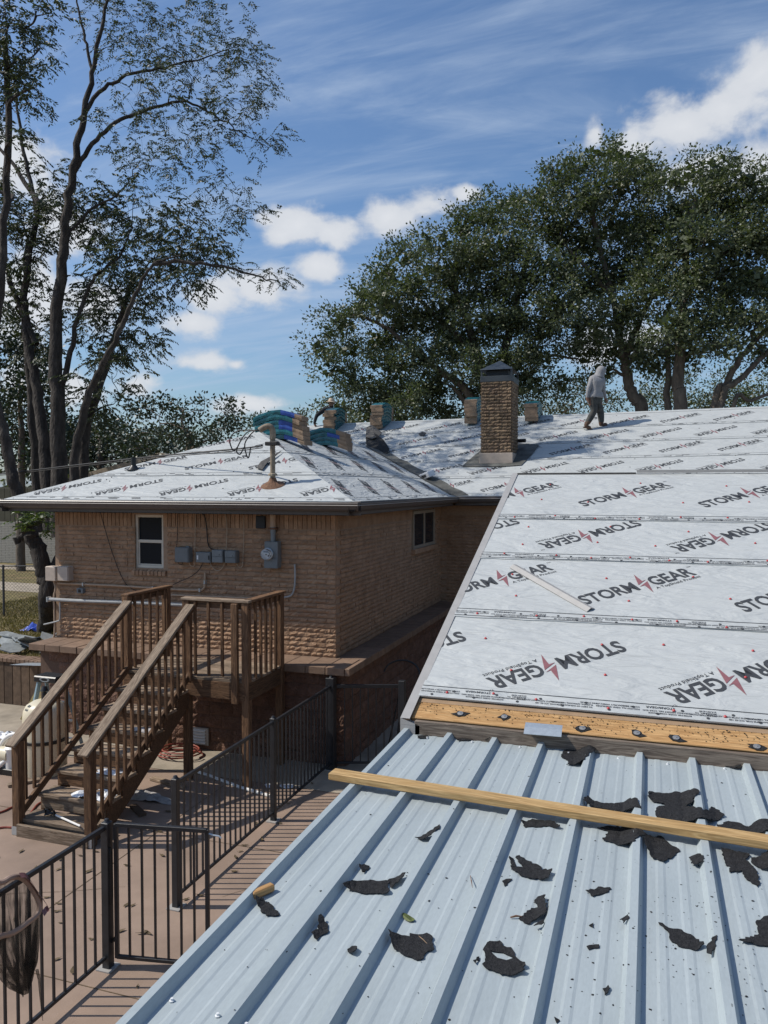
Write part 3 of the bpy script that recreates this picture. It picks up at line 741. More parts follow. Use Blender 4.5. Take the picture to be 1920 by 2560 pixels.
def print_lines():
    """the small print and the dots along a sheet's edge, over one repeat of 1.22 m"""
    vs, fs, ms = [], [], []
    def add(v, f, dx, dy):
        n0 = len(vs)
        for p in v: vs.append((p[0] + dx, p[1] + dy))
        for q in f: fs.append(tuple(n0 + i for i in q)); ms.append(0)
    for s_, dx, dy in (('FOLLOW ALL OSHA GUIDELINES', 0.03, .062), ('COVER IMMEDIATELY WHEN USING STAPLES', 0.03, .037), ('TX DEPT OF INSURANCE', 0.33, .085), ('FLORIDA APPROVAL NO. FL41586', 0.33, .060),
                       ('ASTM E108, ICC-ES 188', 0.52, .088), ('CERTIFIED TO ASTM D257 ASTM D226', 0.52, .062), ('SRS DISTRIBUTION', 0.78, .066), ('MCKINNEY, TX', 0.78, .045), ('214.491.4149', 0.78, .024),
                       ('INTERTEK CODE COMPLIANCE', 0.93, .088), ('RESEARCH REPORT NO. CCRR 0341', 0.93, .064), ('STORM/GEAR', 1.03, .022)):
        v, f = fill_text(s_, 0.019 if s_ != 'STORM/GEAR' else 0.03, 0.0005, 1.0); add(v, f, dx, dy)
    for i in range(8):
        cx, cy = 0.07 + i * 0.1525, (0.10 if i % 2 else 0.045)
        pts = [(cx + .011 * math.cos(a * math.pi / 4), cy + .011 * math.sin(a * math.pi / 4)) for a in range(8)]
        add(pts, [tuple(range(8))], 0, 0)
    return vs, fs, ms
SMALL = print_lines()
def clip_poly_mesh(geo, T, poly, zoff, M, name, mats):
    """place 2D print geometry (rotated/shifted by T) on a sheet and trim it to the sheet's outline"""
    vs, fs, ms = geo
    V = [T(x, y) for x, y in vs]
    inside = all(all((poly[(i + 1) % len(poly)][0] - poly[i][0]) * (y - poly[i][1]) - (poly[(i + 1) % len(poly)][1] - poly[i][1]) * (x - poly[i][0]) >= 0 for i in range(len(poly))) for x, y in V)
    outside = any(all((poly[(i + 1) % len(poly)][0] - poly[i][0]) * (y - poly[i][1]) - (poly[(i + 1) % len(poly)][1] - poly[i][1]) * (x - poly[i][0]) < 0 for x, y in V) for i in range(len(poly)))
    if outside: return None
    me = bpy.data.meshes.new(name); me.from_pydata([(x, y, zoff(x, y)) for x, y in V], [], fs); set_mats(me, mats)
    me.polygons.foreach_set('material_index', ms)
    if not inside:
        bm = bmesh.new(); bm.from_mesh(me)
        for i in range(len(poly)):
            (x0, y0), (x1, y1) = poly[i], poly[(i + 1) % len(poly)]
            bmesh.ops.bisect_plane(bm, geom=bm.verts[:] + bm.edges[:] + bm.faces[:], plane_co=(x0, y0, 0), plane_no=(y1 - y0, x0 - x1, 0), clear_outer=True)
        if not bm.faces: bm.free(); bpy.data.meshes.remove(me); return None
        bm.to_mesh(me); bm.free()
    return me
def clip2(poly, a, b_, c):      # keep a*x+b*y>=c
    out = []
    for i in range(len(poly)):
        p, q = poly[i], poly[(i + 1) % len(poly)]; dp, dq = a * p[0] + b_ * p[1] - c, a * q[0] + b_ * q[1] - c
        if dp >= 0: out.append(p)
        if dp * dq < 0: t_ = dp / (dp - dq); out.append((p[0] + (q[0] - p[0]) * t_, p[1] + (q[1] - p[1]) * t_))
    return out
def roof_sheets(parent, origin, u, v, poly, laps, starts, small=True, lap=0.075, nails=None, dots='ink', wig=0.0, angle=35.7, rs=1, edge_lines=True, red=True):
    """cover one roof plane (2D outline poly in u,v) with overlapping sheets; laps = course bounds up the slope, starts = (u, v, flip) of one print per course"""
    u = Vector(u).normalized(); v = Vector(v).normalized(); n = u.cross(v)
    M = Matrix((u, v, n)).transposed().to_4x4(); M.translation = Vector(origin)
    rr = random.Random(rs)
    for k in range(len(laps) - 1):
        lo = laps[k] - (lap if k else 0); hi = laps[k + 1]
        pl = clip2(clip2(poly, 0, 1, lo), 0, -1, -hi)
        if len(pl) < 3: continue
        zf = lambda x, y, lo=lo, hi=hi: 0.004 + 0.009 * max(0, min(1, (hi - y) / (hi - lo)))
        # outline resampled so that the lower edge can ripple a little
        pts = []
        for i in range(len(pl)):
            p, q = pl[i], pl[(i + 1) % len(pl)]; d = math.hypot(q[0] - p[0], q[1] - p[1]); m = max(1, int(d / 0.12))
            for j in range(m):
                t_ = j / m; x_, y_ = p[0] + (q[0] - p[0]) * t_, p[1] + (q[1] - p[1]) * t_
                if abs(y_ - lo) < 1e-4 and k: y_ += rr.uniform(-1, 1) * 0.007 + 0.01 * math.sin(x_ * 2.1 + k)
                pts.append((x_, y_))
        mb = MB(); mb.poly([(x_, y_, zf(x_, y_)) for x_, y_ in pts])
        # a thin turned-down edge so the lap has thickness
        for i in range(len(pts)):
            p, q = pts[i], pts[(i + 1) % len(pts)]
            mb.poly([(p[0], p[1], zf(*p)), (p[0], p[1], 0.0005), (q[0], q[1], 0.0005), (q[0], q[1], zf(*q))])
        sheet = mb.build('underlayment_sheet', 'underlayment', parent, M=M)
        inset = pl
        su, sv, flip = starts[k]
        a = R_(angle + (180 if flip else 0)); ca, sa = math.cos(a), math.sin(a)
        xs = [p[0] for p in pl]
        for j in range(int((min(xs) - su) / 1.22) - 2, int((max(xs) - su) / 1.22) + 3):
            T = lambda x, y, j=j: (su + j * 1.22 + x * ca - y * sa, sv + x * sa + y * ca)
            me = clip_poly_mesh(LOGO, T, inset, lambda x, y: zf(x, y) + 0.003, M, 'printed_logo', ['ink', 'ink_red'])
            if me: new_obj('printed_logo', me, sheet, M)
        # dark guide lines along the lower and the upper edge
        if edge_lines:
            ln = MB()
            for yy in (lo + 0.125, lo + 0.012 if k else None, hi - 0.006):
                if yy is None: continue
                row = clip2(clip2(pl, 0, 1, yy - 0.0035), 0, -1, -(yy + 0.0035))
                if len(row) >= 3: ln.poly([(x_, y_, zf(x_, y_) + 0.0025) for x_, y_ in row])
            if ln.f: ln.build('printed_line', 'ink', sheet, M=M)
            if small:
                for j in range(int((min(xs)) / 1.22) - 2, int(max(xs) / 1.22) + 3):
                    T = lambda x, y, j=j: (j * 1.22 + 1.2 - x, lo + 0.125 - y)
                    me = clip_poly_mesh(SMALL, T, inset, lambda x, y: zf(x, y) + 0.003, M, 'printed_text', ['ink'])
                    if me: new_obj('printed_text', me, sheet, M)
            else:
                dm = MB()
                x_ = min(xs) + 0.1
                while x_ < max(xs):
                    for yy in (lo + 0.05, lo + .09):
                        if rr.random() < 0.45:
                            c_ = (x_ + rr.uniform(-.1, .1), yy)
                            if all((pl[(i + 1) % len(pl)][0] - pl[i][0]) * (c_[1] - pl[i][1]) - (pl[(i + 1) % len(pl)][1] - pl[i][1]) * (c_[0] - pl[i][0]) > 0.02 for i in range(len(pl))):
                                L_ = rr.choice((0.02, 0.02, 0.1, 0.16)); dm.poly([(c_[0] - L_ / 2, yy - .009, zf(*c_) + .003), (c_[0] + L_ / 2, yy - .009, zf(*c_) + .003), (c_[0] + L_ / 2, yy + .009, zf(*c_) + .003), (c_[0] - L_ / 2, yy + .009, zf(*c_) + .003)])
                    x_ += 0.15
                if dm.f: stuff(dm.build('printed_text', 'ink', sheet, M=M))
        # plastic cap nails
        if nails:
            for (x_, y_) in nails(pl, lo, hi, rr):
                new_obj('cap_nail', CAPN if red else CAPN_D, sheet, M @ Matrix.Translation((x_, y_, zf(x_, y_) + 0.002)))
_b2 = MB(); _b2.lathe([(0.0, 0.012), (0.004, 0.011), (0.0098, 0.006), (0.0102, 0.0)], n=10); CAPN = _b2.mesh('cap_nail', 'cap_red', smooth=True)
CAPN_D = _b2.mesh('cap_nail', 'ink')
def in_poly(pl, x, y, mrg=0.03):
    for i in range(len(pl)):
        ex, ey = pl[(i + 1) % len(pl)][0] - pl[i][0], pl[(i + 1) % len(pl)][1] - pl[i][1]; l_ = math.hypot(ex, ey)
        if l_ > 1e-6 and (ex * (y - pl[i][1]) - ey * (x - pl[i][0])) / l_ < mrg: return False
    return True
def nails_far(pl, lo, hi, rr):
    xs = [p[0] for p in pl]; out = []
    for j in range(int((max(xs) - min(xs)) * 1.5)):
        x_, y_ = rr.uniform(min(xs), max(xs)), rr.uniform(lo + .15, hi - .05)
        if in_poly(pl, x_, y_): out.append((x_, y_))
    return out
k1 = math.hypot(1, S1)
half = (EX1 - EX0) / 2
laps1 = [0, 1.12, 2.2, 3.4]
# front hip slope
roof_sheets(house, (AX, EY, EZ), (1, 0, 0), (0, 1, S1), [(-half, 0), (half, 0), (0, half * k1)], laps1, [(0.62, 0.92, True), (-1.62, 1.30, False), (0.4, 2.4, False)], small=False, nails=nails_far, rs=2, red=False)
# right slope of the wing, ending in the valley
roof_sheets(house, (EX1, EY, EZ), (0, 1, 0), (-1, 0, S1), [(0, 0), (MEY - EY, 0), (VY - EY, half * k1), (half, half * k1)], laps1, [(1.2, 0.92, True), (0.3, 1.30, False), (0.4, 2.95, True)], small=False, nails=nails_far, rs=3, red=False)
# left slope
roof_sheets(house, (EX0, MEY + 2, EZ), (0, -1, 0), (1, 0, S1), [(0, 0), (MEY + 2 - EY, 0), (MEY + 2 - EY - half, half * k1), (0, half * k1)], laps1, [(1.2, 0.92, True), (0.3, 1.30, False), (0.4, 2.95, True)], small=False, rs=4, edge_lines=False)
# main slope
um = Vector((1, 0, TILT)).normalized()
vm = Vector((0, 1, S1)); vm = (vm - um * vm.dot(um)).normalized()
run = (MRY - MEY) * k1
laps2 = [0, 1.12, 2.24, 3.36, 4.5, run]
roof_sheets(house, (EX1, MEY, EZ), um, vm, [(0, 0), (12.9, 0), (12.9, run), (-(MRY - MEY), run)], laps2,
            [(0.55, 0.22, False), (0.9, 2.0, True), (0.55, 2.45, False), (0.95, 4.25, True), (0.6, 4.62, False)], small=False, nails=nails_far, rs=5, red=False)
# ridge cap strips of folded underlayment
for p0_, p1_ in (((-9.2, MRY, rz(-9.2) + .012), (9, MRY, rz(9) + .012)), ((AX, AY, APZ + .012), (AX, VY + .1, APZ + .012))):
    b = MB(); p0_, p1_ = Vector(p0_), Vector(p1_); side = Vector((0, 1, 0)) if abs(p1_.x - p0_.x) > 1 else Vector((1, 0, 0)); dnv = Vector((0, 0, -1)) * .13 * S1
    b.poly([p0_, p1_, p1_ - side * .13 + dnv, p0_ - side * .13 + dnv][::-1]); b.poly([p0_, p1_, p1_ + side * .13 + dnv, p0_ + side * .13 + dnv])
    b.build('ridge_strip', 'underlayment', house)
# valley lining
b = MB()
N_ = 14; vl = []
for i in range(N_ + 1):
    t_ = i / N_; cx_, cy_ = EX1 + (AX - EX1) * t_, MEY + (VY - MEY) * t_
    wv = 0.19 + 0.02 * math.sin(i * 2.3)
    z0_ = EZ + (EX1 - cx_) * S1
    vl.append(((cx_ - wv * .3, cy_ - wv, EZ + (EX1 - cx_ + wv * .3) * S1 + .028), (cx_, cy_, max(z0_, main_z(cx_, cy_)) + .024), (cx_ + wv * 1.5, cy_ + wv * .1, main_z(cx_ + wv * 1.5, cy_ + wv * .1) + .03)))
for i in range(N_):
    for j in range(2): b.poly([vl[i][j], vl[i][j + 1], vl[i + 1][j + 1], vl[i + 1][j]])
b.build('valley_lining', 'valley_metal', house)
# --- gutters, fascia, soffit
def gutter_run(p0, p1, out):
    p0, p1, out = Vector(p0), Vector(p1), Vector(out)
    prof = [(-0.02, 0.0), (0.105, 0.0), (0.115, -0.012), (0.115, -0.03), (0.100, -0.045), (0.085, -0.10), (0.06, -0.125), (-0.02, -0.125)]
    b = MB()
    for i in range(len(prof) - 1):
        (a0, c0), (a1, c1) = prof[i], prof[i + 1]
        if i == 0: continue
        q = lambda p, a, c: p + out * a + Vector((0, 0, c))
        m0 = 0
        b.poly([q(p0, a0, c0), q(p1, a0, c0), q(p1, a1, c1), q(p0, a1, c1)], m0)
    g_ = b.build('gutter', ['gutter_brown', 'gutter_lip'], house)
    lip = MB(); e = out * .118
    a = p0 + e + Vector((0, 0, -.044)); c = p1 + e + Vector((0, 0, -.044)); lip.tube([a, c], .006, 6); lip.build('gutter_lip', 'gutter_lip', g_)
    f = MB(); q = lambda p, a, c: p + out * a + Vector((0, 0, c))
    f.poly([q(p0, -.022, -.01), q(p1, -.022, -.01), q(p1, -.022, -.185), q(p0, -.022, -.185)]); f.poly([q(p0, -.022, -.185), q(p1, -.022, -.185), q(p1, -.05, -.185), q(p0, -.05, -.185)])
    f.build('fascia', 'gutter_brown', house)
    d = MB(); d.tube([q(p0, .0, .004), q(p1, .0, .004)], .009, 5); d.build('drip_strip', 'gutter_brown', house)
gutter_run((EX0 - .1, EY + .02, EZ - .0), (EX1 + .1, EY + .02, EZ - .0), (0, -1, 0))
gutter_run((EX1 - .02, EY - .08, EZ), (EX1 - .02, MEY - .02, EZ), (1, 0, 0))
gutter_run((EX1, MEY + .02, EZ), (9, MEY + .02, main_z(9, MEY)), (0, -1, 0))
gutter_run((EX0 + .02, MEY + 2, EZ), (EX0 + .02, EY - .08, EZ), (-1, 0, 0))
b = MB(); z = EZ - .19
b.poly([(EX0, EY + .03, z), (EX1, EY + .03, z), (EX1, WY + .01, z), (EX0, WY + .01, z)]); b.poly([(WX1 - .01, WY, z + .002), (EX1 - .03, WY, z + .002), (EX1 - .03, MWY, z + .002), (WX1 - .01, MWY, z + .002)])
b.poly([(EX0, WY, z + .002), (WX0 + .01, WY, z + .002), (WX0 + .01, MWY, z + .002), (EX0, MWY, z + .002)]); b.poly([(EX1, MEY + .03, z), (9, MEY + .03, z), (9, MWY, z), (EX1, MWY, z)])
b.build('soffit', 'soffit', house)
b = MB(); b.box((WX0 - .02, WY - .055, TOPW - .045), (WX1 + .055, WY - .018, TOPW - .01)); b.build('frieze_trim', 'trim_tan', house)

# --- chimney
CHX, CHY, CHW, CHD = -3.42, 18.25, 0.70, 0.86
chz0 = main_z(CHX, CHY); chtop = chz0 + 1.93
b = MB(); b.box((CHX - CHW / 2, CHY, chz0 - .3), (CHX + CHW / 2, CHY + CHD, chtop))
chim = b.build('chimney', 'chimney_mortar', house)
cb_f = [brick_mesh(BL - .014, .062, 80 + i, 'chimney_brick', rough=.014, proud=.024) for i in range(5)]; cb_h = [brick_mesh(.115, .062, 90 + i, 'chimney_brick', rough=.012, proud=.024) for i in range(3)]
z = chz0 + .30; c = 0
while z < chtop - .03:
    for face in range(4):
        W = CHW if face % 2 == 0 else CHD
        rot = Matrix.Rotation(face * math.pi / 2, 4, 'Z')
        ctr = [Vector((CHX, CHY, 0)), Vector((CHX + CHW / 2, CHY + CHD / 2, 0)), Vector((CHX, CHY + CHD, 0)), Vector((CHX - CHW / 2, CHY + CHD / 2, 0))][face]
        x = -W / 2; seq = ['h'] if c % 2 else []
        lens = {'f': BL, 'h': .127}
        first_ = True
        while x < W / 2 - .05:
            kind = 'h' if ((first_ and c % 2) or W / 2 - x < .25) else 'f'; first_ = False
            L_ = min(lens[kind], W / 2 - x)
            new_obj('brick', r.choice(cb_h if kind == 'h' else cb_f), chim, Matrix.Translation((ctr.x, ctr.y, z)) @ rot @ Matrix.Translation((x + L_ / 2, 0, 0)) @ Matrix.Diagonal((L_ / lens[kind], 1, 1, 1)))
            x += L_
    z += .0755; c += 1
b = MB(); o_ = .05
b.box((CHX - CHW / 2 - .045, CHY - .045, chz0 - .3), (CHX + CHW / 2 + .045, CHY + CHD + .045, chz0 + .25)); b.build('chimney_flashing', 'flashing_tan', chim, bevel=.008)
b = MB(); b.box((CHX - CHW / 2 - .03, CHY - .03, chtop - .02), (CHX + CHW / 2 + .03, CHY + CHD + .03, chtop + .115)); b.build('cap_band', 'cap_metal', chim, bevel=.006)
b = MB(); x0, x1, y0, y1 = CHX - CHW / 2 + .09, CHX + CHW / 2 - .09, CHY + .09, CHY + CHD - .09
b.box((x0, y0, chtop + .115), (x1, y1, chtop + .25)); b.build('cap_screen', 'vent_dark', chim)
for px_ in (CHX - CHW / 2, CHX + CHW / 2):
    for py_ in (CHY, CHY + CHD):
        p = MB(); p.box((px_ - .02, py_ - .02, chtop + .114), (px_ + .02, py_ + .02, chtop + .262)); p.build('cap_leg', 'cap_metal', chim)
b = MB(); e = .045; zc = chtop + .26
cs = [(CHX - CHW / 2 - e, CHY - e, zc), (CHX + CHW / 2 + e, CHY - e, zc), (CHX + CHW / 2 + e, CHY + CHD + e, zc), (CHX - CHW / 2 - e, CHY + CHD + e, zc)]
ap = (CHX, CHY + CHD / 2, zc + .27)
for i in range(4): b.poly([cs[i], cs[(i + 1) % 4], ap])
b.poly(cs[::-1]); b.build('cap_roof', 'cap_metal', chim)
b = MB()                                            # grey felt laid round the foot of the chimney
fp = [(-.78, -.22), (.2, -.26), (.62, -.2), (.78, .5), (.85, 1.1), (.3, 1.25), (-.45, 1.15), (-.62, .5)]
b.poly([(CHX + dx_, CHY + dy_, main_z(CHX + dx_, CHY + dy_) + .03) for dx_, dy_ in fp]); b.build('chimney_felt', 'valley_metal', chim)
b = MB(); zz = main_z(CHX + .5, CHY + .7) + .28
b.tube([(CHX + CHW / 2 + .02, CHY + .8, zz), (CHX + CHW / 2 + .22, CHY + .75, zz)], .045, 10); tag(b.build('vent_stub', 'plastic_black', house), '', ''); 
for k in ('label', 'category'): del bpy.data.objects['vent_stub'][k]

# ================================================================== PATIO ROOF (wrapped, in front)
PX0, PX1 = -1.60, 3.4
PY0, PY1 = 5.30, 9.69
PZ0, PS = 2.47, 0.38
def pz(Y): return PZ0 + (Y - PY0) * PS
kp = math.hypot(1, PS)
patio = thing('patio_roof', 'sloping patio roof in front covered with white printed underlayment sheets', 'roof', (0.9, 7.5, 0))
b = MB()
b.poly([(PX0 + .02, PY0 + .02, pz(PY0 + .02) - .012), (PX1, PY0 + .02, pz(PY0 + .02) - .012), (PX1, PY1, pz(PY1) - .012), (PX0 + .02, PY1, pz(PY1) - .012)])
b.poly([(PX0 + .02, PY1, pz(PY1) - .012), (PX1, PY1, pz(PY1) - .012), (PX1, 14.0, pz(PY1) - 1.3), (PX0 + .02, 14.0, pz(PY1) - 1.3)])
b.poly([(PX0 + .03, PY0 + .05, pz(PY0) - .14), (PX0 + .03, PY1, pz(PY1) - .14), (PX1, PY1, pz(PY1) - .14), (PX1, PY0 + .05, pz(PY0) - .14)])
b.poly([(PX0 + .03, PY1, pz(PY1) - .142), (PX0 + .03, 14.0, pz(PY1) - 1.44), (PX1, 14.0, pz(PY1) - 1.44), (PX1, PY1, pz(PY1) - .142)])
b.build('roof_deck', 'tan_plank', patio)
def nails_near(pl, lo, hi, rr):
    out = []
    x_ = -1.45 + rr.uniform(0, .2)
    while x_ < PX1 - .1:
        out.append((x_, lo + rr.uniform(.03, .10))); x_ += rr.uniform(.3, .5)
    for yy in (lo + (hi - lo) * .38, lo + (hi - lo) * .72):
        x_ = -1.3 + rr.uniform(0, .5)
        while x_ < PX1 - .1: out.append((x_ + rr.uniform(-.1, .1), yy + rr.uniform(-.08, .08))); x_ += rr.uniform(.6, 1.0)
    yy = lo + .1
    while yy < hi - .05: out.append((-1.555, yy)); yy += .3
    return [p for p in out if in_poly(pl, p[0], p[1], 0.015)]
run_p = (PY1 - PY0) * kp
rim = 0.235                                         # strip of bare decking left at the eave
roof_sheets(patio, (0, PY0, PZ0), (1, 0, 0), (0, 1, PS), [(PX0 + .045, rim - .19), (PX1, rim - .19), (PX1, run_p), (PX0 + .045, run_p)],
            [0.06, 1.28, 2.40, 3.36, run_p], [(-0.229, 0.964, True), (-0.50, 1.497, False), (-0.152, 3.312, True), (-0.672, 3.655, False)], nails=nails_near, rs=9)
# bare decking board at the eave, speckled with old tar, and the gap and weathered fascia below it
board('eave_board_and_gap', (PX0 + .05, PY0 - .055, pz(PY0 - .055) - .03), (PX1, PY0 - .055, pz(PY0 - .055) - .03), 0.185, 0.03, 'deck_board', patio, hint=(0, -PS, 1))
board('eave_board_and_gap', (PX0 + .05, PY0 - .16, pz(PY0 - .16) - .095), (PX1, PY0 - .16, pz(PY0 - .16) - .095), 0.03, 0.075, 'felt', patio)  # no board: black strip standing in for the shade of the gap
board('fascia_board', (PX0 + .09, PY0 - .185, 2.345), (PX1, PY0 - .185, 2.345), 0.03, 0.10, 'old_fascia', patio)
# tar specks on the bare board
b = MB(); rr = random.Random(4)
for i in range(1100):
    x = rr.uniform(PX0 + .07, PX1 - .1); y = PY0 - .055 + rr.betavariate(2.2, 1.2) * .16 - .08; s_ = rr.choice((.0018, .0025, .003, .004, .006)) ; zz = pz(y) - .012
    n_ = rr.randint(4, 6); b.poly([(x + s_ * rr.uniform(.7, 1.3) * math.cos(2 * math.pi * j / n_), y + s_ * rr.uniform(.7, 1.3) * math.sin(2 * math.pi * j / n_), zz + .0016) for j in range(n_)])
stuff(b.build('tar_specks', 'felt', patio))
# washers with torn felt round them
disc = MB(); disc.lathe([(0.0, .010), (.005, .010), (.007, .006), (.021, .004), (.021, 0)], n=14); disc = disc.mesh('nail_washer', 'nail_steel', smooth=True)
for i, (px_, py_) in enumerate(((1151, 1785), (1261, 1793), (1456, 1822), (1592, 1834), (1690, 1846), (1892, 1868))):
    p = on_plane(px_, py_, (0, PY0, PZ0 - .012), Vector((0, -PS, 1)))
    M = Matrix.Translation(p) @ frame_from((1, 0, 0), Vector((0, -PS, 1))).to_4x4()
    n_ = 11; b = MB(); a0 = rr.uniform(0, 6)
    b.poly([((.03 + .03 * (rr.random() ** 2)) * (1.6 if abs(math.sin(2 * math.pi * j / n_ - a0)) < .35 else 1) * math.cos(2 * math.pi * j / n_), (.024 + .018 * rr.random()) * math.sin(2 * math.pi * j / n_), .003) for j in range(n_)])
    ft = b.build('felt_remnant', 'felt', patio, M=M); new_obj('nail_washer', disc, ft, M @ Matrix.Translation((0, 0, .004)))
# metal drip edge up the left rake with a turned face, and a strip along the top
b = MB()
def rake(y): return pz(y)
x0, x1 = PX0 - .012, PX0 + .055
b.poly([(x0, PY0 - .20, rake(PY0 - .20) + .012), (x1, PY0 - .20, rake(PY0 - .20) + .012), (x1, PY1 + .02, rake(PY1 + .02) + .016), (x0, PY1 + .02, rake(PY1 + .02) + .016)])
b.poly([(x0, PY1 + .02, rake(PY1 + .02) + .016), (x0, PY1 + .02, rake(PY1 + .02) - .15), (x0, PY0 - .20, rake(PY0 - .20) - .15), (x0, PY0 - .20, rake(PY0 - .20) + .012)])
b.poly([(x0, PY0 - .20, rake(PY0 - .20) + .012), (x0, PY0 - .20, rake(PY0 - .20) - .10), (x1 + .07, PY0 - .2, rake(PY0 - .20) - .10), (x1 + .07, PY0 - .20, rake(PY0 - .20) - .03)])
b.poly([(x0, PY0 - .201, rake(PY0 - .20) - .03), (x1 + .07, PY0 - .201, rake(PY0 - .20) - .03), (x1 + .07, PY0 - .14, rake(PY0 - .20) - .02), (x0, PY0 - .14, rake(PY0 - .2) - .02)])
b.build('rake_edge', 'drip_edge', patio)
b = MB(); b.box((-.15, PY1 - .02, pz(PY1) + .018), (PX1, PY1 + .05, pz(PY1) + .05)); b.build('top_edge', 'drip_edge', patio)
b = MB(); b.box((PX0 + .05, PY1 - .015, pz(PY1) + .006), (-.16, PY1 + .05, pz(PY1) + .022)); b.build('top_edge', 'felt_grey', patio)
for y_ in (6.2, 8.0, 9.6):
    board('rafter_beam', (PX0 + .05, y_, pz(y_) - .24), (PX1, y_, pz(y_) - .24), .09, .19, 'tan_plank', patio)
for x_ in (-1.35, 3.2):
    for y_ in (6.2, 9.6): board('post', (x_, y_, 0), (x_, y_, pz(y_) - .33), .09, .09, 'tan_plank', patio, hint=(0, 1, 0))

# ================================================================== METAL PATIO COVER (where the camera stands)
MX0 = -1.60; MZ = 2.30; MY1 = PY0 - .20; MSL = 0.012
def mz(Y): return MZ + (Y - MY1) * MSL
RIBS = 0.3048; RH = 0.038
def rib_profile(x):
    """height of the sheet above its flat at distance x from the left edge"""
    t_ = (x - 0.033) % RIBS
    if t_ > RIBS / 2: t_ -= RIBS
    a = abs(t_)
    if a < .016: return RH
    if a < .033: return RH * (1 - (a - .016) / .017)
    for c_ in (0.105, -0.105):
        q = abs(t_ - c_)
        if q < .011: return .0026
        if q < .022: return .0026 * (1 - (q - .011) / .011)
    return 0.0
cover = thing('metal_cover', 'pale blue grey ribbed metal patio cover filling the foreground', 'roof', (0.9, 2, 0))
brk = [-.0365]
xs_ = []
for k in range(17):
    c_ = .033 + k * RIBS
    xs_ += [c_ - .033, c_ - .016, c_ + .016, c_ + .033, c_ + .083, c_ + .094, c_ + .116, c_ + .127, c_ + RIBS - .127, c_ + RIBS - .116, c_ + RIBS - .094, c_ + RIBS - .083]
PW = RIBS * 3
for k in range(6):
    lo_, hi_ = k * PW, (k + 1) * PW + .067
    xx = sorted(set([round(x, 4) for x in xs_ if lo_ - 1e-6 <= x <= hi_ + 1e-6]))
    b = MB(); off = .0018 * (k % 2)
    rows = [MY1 + .012, 4.2, 3.0, 1.8, .6, -.6, -1.8, -3.0]
    for i in range(len(xx) - 1):
        for j in range(len(rows) - 1):
            q = lambda x, y: (MX0 + x, y, mz(y) + rib_profile(x) + off)
            b.poly([q(xx[i], rows[j + 1]), q(xx[i + 1], rows[j + 1]), q(xx[i + 1], rows[j]), q(xx[i], rows[j])])
    b.build('metal_panel', 'metal_roof', cover)
b = MB()                                             # turned-down left edge
b.poly([(MX0 - .003, MY1, mz(MY1) + .002), (MX0 - .003, -3, mz(-3) + .002), (MX0 - .003, -3, mz(-3) - .06), (MX0 - .003, MY1, mz(MY1) - .06)])
b.poly([(MX0 - .003, MY1, mz(MY1) + .002), (MX0 + .004, MY1, mz(MY1) + .002), (MX0 + .004, -3, mz(-3) + .002), (MX0 - .003, -3, mz(-3) + .002)])
b.build('edge_trim', 'metal_roof', cover)
screw = MB(); screw.lathe([(0, .010), (.005, .010), (.0052, .004), (.009, .003), (.009, 0)], n=8); screw = screw.mesh('screw', 'white_metal')
for k in range(13):
    for y_, dxs in ((MY1 - .06, (.17,)), (2.2, (.06, .25)), (0.9, (.06,))):
        for d_ in dxs:
            x_ = .033 + k * RIBS + d_ + rr.uniform(-.01, .01)
            if x_ < 4.6: new_obj('screw', screw, cover, Matrix.Translation((MX0 + x_, y_ + rr.uniform(-.02, .02), mz(y_) + rib_profile(x_) + .002)))
for y_ in (4.9, 2.9, .9, -1.1):
    board('purlin', (MX0 + .04, y_, mz(y_) - .075), (3.3, y_, mz(y_) - .075), .045, .14, 'tan_plank', cover)
for x_ in (-1.35, 3.1):
    for y_ in (-1.1, 2.9): board('post', (x_, y_, 0), (x_, y_, mz(y_) - .146), .09, .09, 'tan_plank', cover, hint=(0, 1, 0))

# loose timber across the ribs
tim = board('loose_timber', (-1.715, 4.12, mz(4.1) + RH + .021), (1.05, 3.94, mz(4) + RH + .021), .089, .040, 'pine', None, bevel=.004)
tag(tim, 'long yellow pine two by four lying across the metal ribs', 'lumber')
